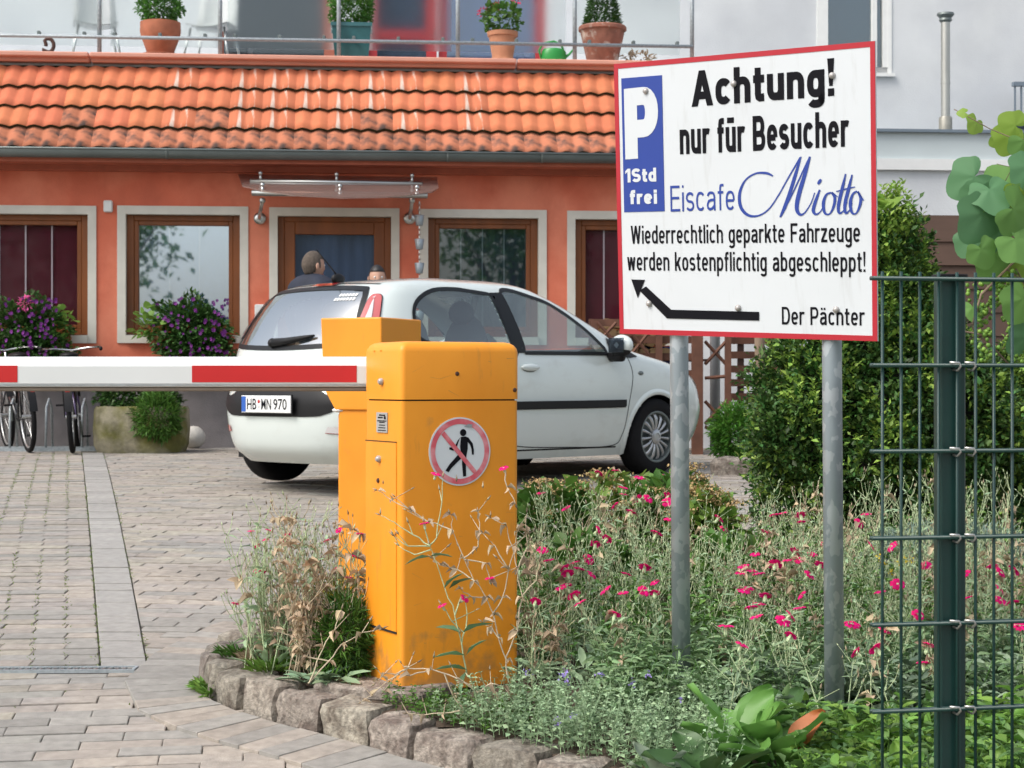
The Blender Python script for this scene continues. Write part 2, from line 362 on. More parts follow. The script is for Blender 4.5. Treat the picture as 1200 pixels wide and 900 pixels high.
# ================================================= SETTING: ground, paving, kerb, bed
def grid_sheet(name, xs, ys, dz, m, keep=None, kind='structure', jit=0):
    mb = MB(); nx, ny = len(xs), len(ys)
    for j, y in enumerate(ys):
        for i, x in enumerate(xs):
            mb.v.append((x, y, zg(x, y) + dz + (noise.noise(Vector((x * 3, y * 3, 1))) * jit)))
    for j in range(ny - 1):
        for i in range(nx - 1):
            if keep and not keep((xs[i] + xs[i + 1]) / 2, (ys[j] + ys[j + 1]) / 2): continue
            a = j * nx + i; mb.f.append((a, a + 1, a + nx + 1, a + nx)); mb.m.append(0)
    return mb.build(name, m, None, True, None, kind)
grid_sheet('ground', [-400, -60, -12, -6, -3, 0, 3, 6, 12, 60, 400], [-60, -5, 0, 2] + [2 + .5 * i for i in range(1, 34)] + [25, 60, 600], -.045, M_ground)
pavement = grid_sheet('pavement', [-7 + .5 * i for i in range(29)], [3 + .5 * i for i in range(33)], -.013, M_joint)

def inpoly(x, y, P):
    c = False; n = len(P)
    for i in range(n):
        x1, y1 = P[i]; x2, y2 = P[i - 1]
        if (y1 > y) != (y2 > y) and x < (x2 - x1) * (y - y1) / (y2 - y1) + x1: c = not c
    return c
def clip(poly, a, b, eps=0.0):
    """keep the part of poly left of the line a->b"""
    nx, ny = -(b[1] - a[1]), b[0] - a[0]; L = math.hypot(nx, ny); nx /= L; ny /= L; out = []
    dd = [((p[0] - a[0]) * nx + (p[1] - a[1]) * ny - eps) for p in poly]
    for i in range(len(poly)):
        p, q, dp, dq = poly[i], poly[(i + 1) % len(poly)], dd[i], dd[(i + 1) % len(poly)]
        if dp >= 0: out.append(p)
        if (dp >= 0) != (dq >= 0):
            t = dp / (dp - dq); out.append((p[0] + (q[0] - p[0]) * t, p[1] + (q[1] - p[1]) * t))
    return out
# kerb line (outer foot of the stones), from behind the posts round the front to beyond the right edge
kerb_px = [(232, 797), (250, 824), (285, 838), (330, 851), (400, 869), (455, 885), (520, 903), (600, 928), (720, 962)]
KERB = [G(*p).to_2d() for p in kerb_px]
KERB = [G(520, 690).to_2d(), G(400, 712).to_2d(), G(310, 742).to_2d(), G(258, 771).to_2d()] + KERB
dlast = (KERB[-1] - KERB[-2]).normalized(); KERB += [KERB[-1] + dlast * 1.2, KERB[-1] + dlast * 2.6]
BED = [tuple(p) for p in KERB] + [(6.0, 2.4), (6.0, 8.6), (2.4, 8.75), (1.25, 8.9), (.2, 8.7), (-.05, 8.4)]
def offset_line(L, d):
    out = []
    for i, p in enumerate(L):
        t = (L[min(i + 1, len(L) - 1)] - L[max(i - 1, 0)]).normalized(); out.append(p + Vector((t.y, -t.x)) * d)
    return out
# which side is outside: the kerb runs towards the camera, outside is on its right-hand (-X) side
BAND_O = offset_line(KERB, .27)
BANDP = [tuple(p) for p in BAND_O] + [tuple(p) for p in reversed(KERB)]

def paver_piece(poly, top, ch=.0028, tilt=(0, 0)):
    """verts, faces of one paver: chamfered slab with a top at height 'top' over the slope"""
    n = len(poly); cx = sum(p[0] for p in poly) / n; cy = sum(p[1] for p in poly) / n
    V = []; Fs = []
    def ring(inset, dz):
        for p in poly:
            dx, dy = p[0] - cx, p[1] - cy; L = math.hypot(dx, dy) + 1e-6; k = max(.2, 1 - inset * 1.3 / L)
            x, y = cx + dx * k, cy + dy * k; V.append((x, y, zg(x, y) + top + dz + dx * tilt[0] + dy * tilt[1]))
    ring(ch, 0); ring(0, -ch * .7); ring(0, -.03)
    Fs.append(tuple(range(n)))
    for r in range(2):
        for i in range(n): j = (i + 1) % n; Fs.append((r * n + i, (r + 1) * n + i, (r + 1) * n + j, r * n + j))
    return V, Fs
PIECES = []
def area(p): return abs(sum(p[i - 1][0] * p[i][1] - p[i][0] * p[i - 1][1] for i in range(len(p)))) / 2
def lay(origin, ang, L, Wd, region, m, bond=.5, gap=.008, skip=None, z=0, mats=None, bounds=((-7, 3.4), (4.2, 18.0)), wob=.0, shear=0.0):
    ca, sa = math.cos(ang), math.sin(ang)
    for j in range(-160, 160):
        for i in range(-60, 60):
            off = (j % 2) * bond * L + shear * j * Wd
            cx, cy = i * L + off, j * Wd
            wx = origin[0] + cx * ca - cy * sa; wy = origin[1] + cx * sa + cy * ca
            if not (bounds[0][0] < wx < bounds[0][1] and bounds[1][0] < wy < bounds[1][1]): continue
            if abs(wx) > .36 * wy + .7: continue
            if skip and skip(wx, wy): continue
            hx, hy = (L - gap) / 2, (Wd - gap * 2.3) / 2; poly = []
            a2 = rnd.uniform(-wob, wob); c2, s2 = math.cos(a2), math.sin(a2)
            for (u, v) in ((-hx, -hy), (hx, -hy), (hx, hy), (-hx, hy)):
                u, v = u * c2 - v * s2 + cx, u * s2 + v * c2 + cy
                poly.append((origin[0] + u * ca - v * sa, origin[1] + u * sa + v * ca))
            for (a, b) in region:
                poly = clip(poly, a, b, .004)
                if len(poly) < 3: break
            if len(poly) < 3 or area(poly) < .0012: continue
            mm = m
            if mats: mm = mats(wx, wy)
            PIECES.append((wy + abs(wx) * .3, poly, z + rnd.uniform(-.004, .003), mm, (rnd.uniform(-.008, .008), rnd.uniform(-.02, .02))))
g2 = lambda x, y: tuple(G(x, y).to_2d())
sl0, sl1, sr0, sr1 = g2(118, 783), g2(96, 531), g2(173, 783), g2(121, 531)
dr0, dr1 = g2(-200, 788), g2(300, 783)
inband = lambda x, y: inpoly(x, y, BED) or all(inpoly(x + a, y + b, BANDP) for a in (-.09, .09) for b in (-.04, .04))
def mixm(a, b, c, pa, pb, s=.9):
    def f(x, y):
        q = noise.noise(Vector((x * s, y * s, 3.3))) * .75 + rnd.random()
        return a if q < pa else (b if q < pa + pb else c)
    return f
ang_strip = math.atan2(sl1[1] - sl0[1], sl1[0] - sl0[0]) - math.pi / 2
lay(sl0, R_(3), .262, .1, [(sl0, sl1), (dr0, dr1)], M_paver2, .5, .004, inband, 0, mixm(M_paver2, M_paver3, M_paver, .62, .2), wob=.006, shear=-math.tan(ang_strip - R_(3)))
# strip of larger grey blocks
k = math.hypot(sl1[0] - sl0[0], sl1[1] - sl0[1]); y = .08
while y < k:
    t = y / k; h = .082
    a = Vector(sl0).lerp(Vector(sl1), (y - h + .004) / k); b = Vector(sr0).lerp(Vector(sr1), (y - h + .004) / k)
    c = Vector(sr0).lerp(Vector(sr1), (y + h - .004) / k); d = Vector(sl0).lerp(Vector(sl1), (y + h - .004) / k)
    e = (b - a).normalized() * .003
    poly = [tuple(a + e), tuple(b - e), tuple(c - e), tuple(d + e)]
    PIECES.append((a.y, poly, .004 + rnd.uniform(-.003, .003), M_strip, (0, rnd.uniform(-.015, .015)))); y += .165
lay((sr0[0], sr0[1]), R_(-6), .25, .1, [(sr1, sr0), (dr0, dr1)], M_paver, .5, .0036, inband, 0, mixm(M_paver, M_paver2, M_paver3, .5, .28), wob=.025)
lay((dr0[0], dr0[1] - .05), R_(7.5), .262, .098, [((dr1[0], dr1[1] - .045), (dr0[0], dr0[1] - .045))], M_paver, .5, .0032, inband, 0, mixm(M_paver, M_paver2, M_paver3, .45, .2), wob=.012)
# soldier band following the kerb
for i in range(1, len(KERB) - 2):
    L = (BAND_O[i + 1] - BAND_O[i]).length; n = max(1, round(L / .105))
    for q in range(n):
        t0, t1 = q / n, (q + 1) / n; a = BAND_O[i].lerp(BAND_O[i + 1], t0); b = BAND_O[i].lerp(BAND_O[i + 1], t1)
        c = KERB[i].lerp(KERB[i + 1], t1); d = KERB[i].lerp(KERB[i + 1], t0); ce = (a + b + c + d) / 4
        poly = [tuple(ce + (p - ce) * (1 - .005 / max(.02, (p - ce).length))) for p in (a, b, c, d)]
        poly = [tuple(p + (ce - p).normalized() * .004) for p in (a, b, c, d)]
        if area(poly) < .002: continue
        if sum(poly[k_ - 1][0] * poly[k_][1] - poly[k_][0] * poly[k_ - 1][1] for k_ in range(4)) < 0: poly = poly[::-1]
        PIECES.append((a.y - 1, poly, rnd.uniform(.0095, .0125), rnd.choice([M_paver3, M_paver3, M_paver]), (rnd.uniform(-.012, .012), rnd.uniform(-.01, .01))))
for p in PIECES: pass
PIECES = [(a, (p if sum(p[k_ - 1][0] * p[k_][1] - p[k_][0] * p[k_ - 1][1] for k_ in range(len(p))) > 0 else p[::-1]), c, d, e) for a, p, c, d, e in PIECES]
def seen(poly, z=0):
    x, y = poly[0]; px = 600 + x / y * F; py = HY + dg(y) * F / y; return -15 < px < 1215 and py < 915
PIECES.sort(key=lambda p: (not seen(p[1]), p[0]))
far = {}
for i, (k_, poly, z, m, t) in enumerate(PIECES):
    V, Fs = paver_piece(poly, z, .0028, t)
    if i < 298:
        me = bpy.data.meshes.new('paver'); me.from_pydata(V, [], Fs); me.materials.append(m); link('paver', me, pavement)
    else:
        far.setdefault(m.name, MB()).add(V, Fs)
for k_, mb in far.items(): mb.build('paver_field', MATS[k_], pavement, False, None, 'stuff')

# drain channel with a slotted grate
drain = MB(); dA = Vector(dr0); dB = Vector(g2(160, 785)); dv = (dB - dA).normalized(); dn = Vector((-dv.y, dv.x))
L = (dB - dA).length; z0 = zg(0, dB.y)
root = thing('drain_grate', 'slotted metal drain grate set flush across the paving at left', 'drain grate', (dA.x, dA.y, z0), math.atan2(dv.y, dv.x))
mb = MB(); mb.b2((0, -.045, -.004), (L, -.034, .009)); mb.b2((0, .034, -.004), (L, .045, .009)); mb.b2((L - .012, -.034, -.004), (L, .034, .009)); mb.build('grate_frame', M_rail, root)
mb = MB(); x = .01
while x < L - .03: mb.box((x, 0, .002), (.011, .068, .008)); x += .026
mb.build('grate_bar', M_steel, root, kind='stuff'); MB().b2((0, -.034, -.03), (L, .034, -.012)).build('channel', M_seam, root)

# kerb stones
def stone(L, D, H, seed, bevel=.016):
    nx, ny, nz = 6, 4, 4; r = random.Random(seed)
    V = {}; vs = []; fs = []
    def vid(i, j, k):
        if (i, j, k) in V: return V[i, j, k]
        x, y, z = (i / nx - .5) * L, (j / ny - .5) * D, k / nz * H
        e = 0
        ex = min(i, nx - i) == 0; ey = min(j, ny - j) == 0; ez = k == nz
        s = 1 - bevel * (ex + ey + ez - 1) * .9 / max(.05, min(L, D)) * 2 if (ex + ey + ez) > 1 else 1
        q = Vector((x * s, y * s, H - (H - z) if not (ez and (ex or ey)) else z - bevel * .8))
        n = noise.noise_vector(Vector((x * 11 + seed * 7.7, y * 11, z * 11))) * .016 + noise.noise_vector(Vector((x * 34 + seed, y * 34, z * 34))) * .006
        q += n; V[i, j, k] = len(vs); vs.append(q); return V[i, j, k]
    for i in range(nx):
        for j in range(ny): fs.append([vid(i, j, nz), vid(i + 1, j, nz), vid(i + 1, j + 1, nz), vid(i, j + 1, nz)])
    for k in range(nz):
        for i in range(nx):
            fs.append([vid(i, 0, k), vid(i + 1, 0, k), vid(i + 1, 0, k + 1), vid(i, 0, k + 1)])
            fs.append([vid(i + 1, ny, k), vid(i, ny, k), vid(i, ny, k + 1), vid(i + 1, ny, k + 1)])
        for j in range(ny):
            fs.append([vid(0, j + 1, k), vid(0, j, k), vid(0, j, k + 1), vid(0, j + 1, k + 1)])
            fs.append([vid(nx, j, k), vid(nx, j + 1, k), vid(nx, j + 1, k + 1), vid(nx, j, k + 1)])
    return vs, fs
kerb = bpy.data.objects.new('kerb', None); COL.objects.link(kerb); kerb['kind'] = 'structure'
pl = KERB; i = 1; pos = pl[1].copy(); seg = 1; sid = 0
def walk(s):
    """point and tangent at arc length s from KERB[1]"""
    for a, b in zip(KERB[1:], KERB[2:]):
        l = (b - a).length
        if s <= l: return a + (b - a) * (s / l), (b - a).normalized()
        s -= l
    return None, None
s = 0
while True:
    L = rnd.choice([.17, .2, .23, .26]); 
    p, t = walk(s); q, t2 = walk(s + L)
    if q is None: break
    mid = (p + q) / 2; tt = (q - p).normalized(); nrm = Vector((-tt.y, tt.x)); Dp = rnd.uniform(.15, .19); H = rnd.uniform(.145, .165)
    vs, fs = stone((q - p).length + .004, Dp, H, sid, .009); sid += 1
    c = mid + nrm * (Dp / 2 + rnd.uniform(-.008, .01)); Mx = Matrix.Rotation(math.atan2(tt.y, tt.x) + rnd.uniform(-.05, .05), 3, 'Z') @ Matrix.Rotation(rnd.uniform(-.04, .04), 3, 'X')
    o = MB().add([Mx @ v + Vector((c.x, c.y, zg(c.x, c.y) - .05)) for v in vs], fs).build('kerb_stone', M_granite, kerb, auto=38); s += L
# flat stone slab in front of the yellow housing
BEDZ = .105
def zb(x, y): return zg(x, y) + BEDZ
bed = grid_sheet('flower_bed', [-1.5 + .09 * i for i in range(86)], [2.3 + .09 * i for i in range(76)], BEDZ - .01, M_soil, lambda x, y: inpoly(x, y, [tuple(p) for p in offset_line(KERB, -.09)] + BED[len(KERB):]), 'structure', .02)
def GB(px, py): return G(px, py, BEDZ)
p = GB(445, 806)
o = MB().box((0, 0, -.01), (.42, .26, .045), 0, 0, None, .01).build('edging_slab', M_granite, None); o.location = (p.x + .02, p.y - .02, p.z + .01); o.rotation_euler = (0, 0, R_(-26))
tag(o, 'flat grey stone slab lying at the foot of the front yellow housing', 'stone slab')
# low kerb of the bed beyond the car
o = thing('low_kerb', 'low rough stone kerb beyond the car, under the fern by the trellis', 'kerb', G(850, 556), 0)
for i in range(3):
    vs, fs = stone(.42, .2, .17, 300 + i); MB().add([Vector((v.x + i * .43 + .1, v.y - i * .12, v.z - .04)) for v in vs], fs).build('kerb_stone', M_granite, o, auto=38)

# ================================================= CAFE BUILDING
BX, BY, BA = -3.22, 18.3, math.atan(.086); BZ = zg(0, 18)
BM = Matrix.Translation((BX, BY, BZ)) @ Matrix.Rotation(BA, 4, 'Z'); BI = BM.inverted()
def U(px, py, dep=0.0):
    """local (x, z) on the plane dep metres behind the front wall, seen at a pixel"""
    o = BI @ Vector((0, 0, CZ)); d = BI.to_3x3() @ Vector(((px - 600) / F, 1, (HY - py) / F)); t = (dep - o.y) / d.y
    q = o + d * t; return q.x, q.z
def root_at(name, label, cat, group=None):
    return thing(name, label, cat, (BX, BY, BZ), BA, group)
def at_b(x, y, z): return BM @ Vector((x, y, z))
def sub(o, mat4): o.matrix_world = mat4; return o
cafe = root_at('cafe_building', 'single storey orange plastered cafe with red clay tile roof and brown windows', 'building')
xl = U(-480, 300)[0]; xr = U(860, 300)[0]
z_eave = U(360, 190)[1]
opens = []   # x0,x1,z0,z1 of the trims
spec = [(-60, 113, 240, 402, 'w', 'red'), (137.5, 291, 241, 402, 'w', 'sky'), (315.5, 468, 243, 560, 'd', ''), (492, 640.5, 245, 404, 'w', 'dark'), (664.5, 800, 247, 405, 'w', 'red')]
spec = [(-330, -160, 240, 402, 'w', 'red')] + spec
for a, b, t, bt, k_, c in spec:
    x0, z1 = U(a, t); x1, _ = U(b, t); _, z0 = U(a, bt); opens.append((x0, x1, max(0.0, z0), z1, k_, c))
TW = .085
# wall with openings: columns between windows + bands above and below
mb = MB(); T = .3; cur = xl; zp = U(230, 458)[1]
for x0, x1, z0, z1, k_, c in opens:
    mb.b2((cur, 0, zp), (x0 + .01, T, z_eave)); mb.b2((x0 + .01, 0, z1 - .01), (x1 - .01, T, z_eave))
    if z0 > zp: mb.b2((x0 + .01, 0, zp), (x1 - .01, T, z0 + .01))
    cur = x1 - .01
mb.b2((cur, 0, zp), (xr, T, z_eave)); mb.build('wall', M_plaster, cafe)
mb = MB(); dx = [o for o in opens if o[4] == 'd'][0]
mb.b2((xl, -.02, -.2), (dx[0], T, zp)); mb.b2((dx[1], -.02, -.2), (xr, T, zp)); mb.b2((dx[0], 0, -.2), (dx[1], T, .0)); mb.build('plinth', M_plinth, cafe)
mb = MB(); mb.b2((xl, 4, -.2), (xr, 4.1, z_eave)); mb.b2((xl, T, z_eave - .02), (xr, 4, z_eave)); mb.b2((xl - .1, 0, -.2), (xl, 4.1, z_eave)); mb.b2((xr, 0, -.2), (xr + .1, 4.1, z_eave)); mb.build('back_wall', M_darkwood, cafe)
G_dark = glass('dark_window_glass', (.6, .66, .7), .5, .02)
G_sky = glass('reflecting_window_glass', (.82, .88, .96), .95, .02, gcol=(.80, .90, 1.0))
G_red = glass('clear_window_glass', (.88, .85, .87), .16, .03)
M_blindred = mat('wine_red_blind', (.105, .008, .020), .8, var=.1)
M_blindgrey = mat('grey_blue_blind', (.13, .165, .205), .8, var=.1)
M_blindblue = mat('dark_blue_curtain', (.085, .125, .20), .8, var=.2, scale=3, stretch=(2, 1, .5))
M_blindpale = mat('pale_blue_blind', (.42, .52, .68), .8, var=.08)
M_slit = mat('pale_cord', (.8, .8, .8), .8)
M_treesil = mat('dark_pot_plant', (.03, .045, .04), .9)
for n, (x0, x1, z0, z1, k_, c) in enumerate(opens):
    nm = 'door' if k_ == 'd' else 'window'
    mb = MB(); y0, y1 = -.018, .12
    mb.b2((x0, y0, z1 - TW), (x1, y1, z1)); mb.b2((x0, y0, z0), (x0 + TW, y1, z1 - TW)); mb.b2((x1 - TW, y0, z0), (x1, y1, z1 - TW))
    if k_ == 'w': mb.b2((x0 + TW, y0 - .03, z0), (x1 - TW, y1, z0 + TW * .95))
    wn = mb.build(nm, M_trim, cafe)
    a, b, lo, hi = x0 + TW, x1 - TW, (z0 + TW if k_ == 'w' else z0), z1 - TW
    # outer frame
    fw = .075 if k_ == 'w' else .065; mb = MB(); fy = .075
    for q in ((a, lo, a + fw, hi), (b - fw, lo, b, hi), (a + fw, hi - fw * .8, b - fw, hi)): mb.box(((q[0] + q[2]) / 2, fy + .03, (q[1] + q[3]) / 2), (q[2] - q[0], .06, q[3] - q[1]), 0, 0, None, .006)
    if k_ == 'w': mb.box(((a + b) / 2, fy + .03, lo + fw * .4), (b - a - 2 * fw, .06, fw * .8), 0, 0, None, .006)
    mb.build('frame', M_wood, wn)
    sa, sb, sl, sh = a + fw, b - fw, lo + (fw * .8 if k_ == 'w' else 0), hi - fw * .8
    sw = .045 if k_ == 'w' else .11; mb = MB(); sy = .105
    mb.box((sa + sw / 2, sy, (sl + sh) / 2), (sw, .05, sh - sl), 0, 0, None, .006); mb.box((sb - sw / 2, sy, (sl + sh) / 2), (sw, .05, sh - sl), 0, 0, None, .006)
    if k_ == 'd': sw2 = .13
    else: sw2 = sw
    mb.box(((sa + sb) / 2, sy, sh - sw2 / 2), (sb - sa - 2 * sw, .05, sw2), 0, 0, None, .006); mb.box(((sa + sb) / 2, sy, sl + (sw2 if k_ == 'w' else .5) / 2), (sb - sa - 2 * sw, .05, (sw2 if k_ == 'w' else .5)), 0, 0, None, .006)
    mb.build('sash' if k_ == 'w' else 'door_leaf', M_wood if c != 'sky' else M_wood, wn)
    pa, pb, pl_, ph = sa + sw, sb - sw, sl + (sw2 if k_ == 'w' else .5), sh - sw2
    gm = {'red': G_red, 'sky': G_sky, 'dark': G_dark, '': G_dark}[c]
    if k_ == 'd': gm = glass('door_glass', (.8, .85, .9), .18, .03)
    MB().b2((pa - .004, .118, pl_ - .004), (pb + .004, .124, ph + .004)).build('pane', gm, wn)
    bm_ = {'red': M_blindred, 'sky': M_blindpale, 'dark': M_blindgrey, '': M_blindblue}[c]
    mb = MB()
    if k_ == 'w':
        k3 = 4 if c != 'sky' else 3
        for q in range(k3):
            u0 = pa + (pb - pa) * q / k3 + .006; u1 = pa + (pb - pa) * (q + 1) / k3 - .006
            mb.b2((u0, .17, pl_ - .03), (u1, .18, ph + .03))
        mb.build('blind', bm_, wn); mc_ = MB(); [mc_.b2((pa + (pb - pa) * q / k3 - .007, .150, pl_ - .03), (pa + (pb - pa) * q / k3 + .007, .156, ph + .03)) for q in range(1, k3)]; mc_.build('blind_cord', M_slit, wn); MB().b2((pa - .02, .19, pl_ - .03), (pb + .02, .195, ph + .03)).build('blind_backing', M_slit, wn)
    else:
        V = []; n_ = 40
        for q in range(n_ + 1):
            u = pa - .02 + (pb - pa + .04) * q / n_; yy = .2 + .006 * math.sin(q * 1.1) + .02 * math.sin(q * .27)
            V += [(u, yy, pl_ - .03), (u * .55 + (pa + pb) / 2 * .45, yy, ph + .03)] if False else [(u, yy, pl_ - .03), (u, yy, ph + .03)]
        MB().add(V, [(2 * q, 2 * q + 2, 2 * q + 3, 2 * q + 1) for q in range(n_)]).build('curtain', M_blindblue, wn)
        mb = MB(); hx, hz = U(461, 338); mb.b2((hx - .008, .068, hz - .06), (hx + .012, .076, hz + .06)); mb.build('hinge', M_steel, wn)
# roof: underlay, tiles, ridge coping, gutter
de = -.42; xE, zE = U(300, 173, de); dR = .5; _, zR = U(300, 80, dR)
def roofz(y): return zE + (zR - zE) * (y - de) / (dR - de)
slope = math.hypot(dR - de, zR - zE); pitch = math.atan2(zR - zE, dR - de)
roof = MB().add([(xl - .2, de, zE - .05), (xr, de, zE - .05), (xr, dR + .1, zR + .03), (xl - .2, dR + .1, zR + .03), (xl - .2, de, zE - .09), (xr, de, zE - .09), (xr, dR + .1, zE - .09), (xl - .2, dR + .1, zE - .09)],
    [(0, 1, 2, 3), (4, 7, 6, 5), (0, 4, 5, 1), (1, 5, 6, 2), (3, 2, 6, 7), (0, 3, 7, 4)]).build('roof', M_tile_shade, cafe)
tw = (U(720, 172, de)[0] - U(0, 172, de)[0]) / 18.4; rows = 4; rl = slope / rows
def tile_mesh(name, m):
    nx, ny = 20, 3; V = []; Fs = []
    def h(u): # two rolls per tile
        ph_ = (u * 2) % 1.0; return .027 * (math.sin(ph_ * math.pi) ** 1.6 if ph_ < .62 else math.sin(ph_ * math.pi) ** 1.0 * .9) 
    for side in (0, 1):
        for j in range(ny + 1):
            for i in range(nx + 1):
                u = i / nx; v = j / ny; y = -.03 + v * (rl + .05)
                V.append((u * tw * 1.012, y, h(u) + .042 * (1 - v) - (.024 if side else 0)))
    n = (nx + 1) * (ny + 1)
    for j in range(ny):
        for i in range(nx):
            a = j * (nx + 1) + i; Fs.append((a, a + 1, a + nx + 2, a + nx + 1))
    for i in range(nx): Fs.append((i, n + i, n + i + 1, i + 1))
    me = bpy.data.meshes.new(name); me.from_pydata(V, [], Fs); me.materials.append(m); me.materials.append(M_tile_shade)
    me.polygons.foreach_set('material_index', [0] * (nx * ny) + [1] * nx); me.polygons.foreach_set('use_smooth', [True] * (nx * ny) + [False] * nx); me.update(); return me  # front edge faces painted dark as the shade between tile rows
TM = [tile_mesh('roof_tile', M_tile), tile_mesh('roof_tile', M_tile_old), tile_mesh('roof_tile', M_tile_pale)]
x0t = U(0, 172, de)[0] - tw * 12.35
nt_ = int((xr - x0t) / tw)
pale = {7, 8, 9, 10, 11, 12, 14, 5}
for r in range(rows):
    for i in range(nt_ + 1):
        x = x0t + i * tw + (rnd.uniform(-.003, .003))
        if x < xl - .5 or x + tw > xr + .3: continue
        me = TM[0]
        if r == 0: me = TM[1] 
        elif i - 12 in pale and rnd.random() < .75: me = TM[2]
        elif r == 1 and rnd.random() < .2: me = TM[1]
        o = link('roof_tile', me, roof, (x, de + r * rl * math.cos(pitch), zE - .035 + r * rl * math.sin(pitch)))
        o.rotation_euler = (pitch + rnd.uniform(-.006, .006), rnd.uniform(-.006, .006), rnd.uniform(-.004, .004))
mb = MB(); yb = dR - .05; z0 = U(300, 81, yb)[1]; z1 = U(300, 67, yb)[1]; zt = z1 + .02
for a, b in ((-480, 105), (106, 605), (606, 870)):
    xa, xb = U(a, 70, yb)[0], U(b, 70, yb)[0]; mb.box(((xa + xb) / 2, yb + .22, (z0 + z1) / 2 + .03), (xb - xa - .006, .44, z1 - z0 - .04), 0, 0, None, .012)
    mb.box(((xa + xb) / 2, yb - .03, z1 - .01), (xb - xa - .006, .1, .05), 0, 0, None, .01)
mb.build('coping', M_coping, cafe)
gr = U(0, 176, de - .06); mb = MB(); gz = zE - .055; gy = de - .05; prof = []
for q in range(9): a = math.pi * (1 + q / 8); prof.append((gy + .068 * math.cos(a), gz + .072 * math.sin(a)))
prof = [(gy - .068, gz + .012)] + prof + [(gy + .068, gz + .03)]
V = []; Fs = []
for xx in (xl - .4, xr + .05): V += [(xx, a, b) for a, b in prof]
k = len(prof); Fs = [(i, i + 1, k + i + 1, k + i) for i in range(k - 1)]
mb.add(V, Fs); mb.tube([(xl - .4, gy - .07, gz + .014), (xr + .05, gy - .07, gz + .014)], .011, 8)
for px in (195, 523, 633): xx = U(px, 180, de)[0]; mb.add([(xx + s_, gy + (a - gy) * 1.06, gz + (b - gz) * 1.06) for s_ in (0, .03) for a, b in prof], Fs)
g_ = mb.build('gutter', M_zinc, cafe, True)
sm = g_.modifiers.new('s', 'SOLIDIFY'); sm.thickness = .004
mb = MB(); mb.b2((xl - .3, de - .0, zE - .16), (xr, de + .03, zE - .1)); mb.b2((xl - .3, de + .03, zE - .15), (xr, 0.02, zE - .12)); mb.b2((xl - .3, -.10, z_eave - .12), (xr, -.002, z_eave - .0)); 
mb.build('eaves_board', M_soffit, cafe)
# flat terrace
zT = z1 + .0
terr = MB().b2((xl - .5, yb + .13, zT - .25), (xr, 3.4, zT + .045)).build('terrace_deck', M_white_wall, cafe)
# things fixed to the front wall
x, z = U(127, 242); o = MB().box((0, -.02, 0), (.09, .05, .12), 0, 0, None, .012).build('wall_sensor', M_white, None); sub(o, BM @ Matrix.Translation((x, 0, z))); tag(o, 'small white sensor box on the orange wall between the two left windows', 'sensor')
x, z = U(305, 366); o = MB().box((0, -.02, 0), (.11, .04, .16), 0, 0, None, .012).build('doorbell_panel', M_white, None); sub(o, BM @ Matrix.Translation((x, 0, z))); tag(o, 'small pale bell box on the orange wall left of the door', 'bell')
# glass canopy over the door
can = root_at('glass_canopy', 'smoked glass door canopy hung from two round steel bars', 'canopy')
M_smoke = glass('smoked_canopy_glass', (.72, .62, .58), .2, .05, (.55, .42, .38), .22)
cy = -.75
def CU(px, py, dep): x, z = U(px, py, dep); return Vector((x, dep, z))
back = [CU(279, 205, -.05), CU(512, 209, -.05)]; front = [CU(514, 221, -.55), CU(506, 226, -.75), CU(450, 232, -.9), CU(400, 233, -.95), CU(345, 229, -.9), CU(300, 222, -.78), CU(284, 219, -.6)]
pb_, pfm = CU(400, 207, -.05), CU(400, 233, -.95); sl_ = (pfm.z - pb_.z) / (pfm.y - pb_.y)
def on_sheet(px, py):
    o = BI @ Vector((0, 0, CZ)); d = BI.to_3x3() @ Vector(((px - 600) / F, 1, (HY - py) / F)); t = (pb_.z + sl_ * (o.y - pb_.y) - o.z) / (d.z - sl_ * d.y); return o + d * t
poly = [on_sheet(*q) for q in ((279, 205), (512, 209), (514, 221), (506, 226), (480, 229.5), (450, 232), (400, 233), (345, 230), (310, 225), (284, 219))]
mb = MB(); mb.prism(poly, (0, 0, 0), (0, 0, .012)); mb.build('glass_sheet', M_smoke, can)
mb = MB(); a, b = CU(293, 212, -.35), CU(495, 215, -.35); mb.tube([a, b], .022, 12); mb.build('bar', M_steel, can, True)
mb = MB(); a2, b2 = CU(295, 226, -.62), CU(501, 229, -.62); mb.tube([a2, b2], .030, 12); mb.build('bar', M_steel, can, True)
for t in (.06, .5, .94):
    for (p, q) in ((a, b), (a2, b2)):
        c = p.lerp(q, t); mb = MB(); mb.tube([c, c + Vector((0, 0, .07))], .014, 8); mb.ball(c + Vector((0, 0, .08)), .024, 8, 5); mb.build('clamp', M_steel, can, True)
for px in (304.5, 480):
    c = CU(px, 256, -.02); mb = MB(); mb.lathe([(.062, 0), (.062, .02), (.03, .03)], c, 18, Matrix.Rotation(R_(90), 3, 'X')); top = CU(px + 3, 235, -.55)
    mb.tube([c, c + Vector((0, -.12, 0)), top], .018, 10); mb.ball(top, .032, 8, 6); mb.build('bracket', M_steel, can, True)
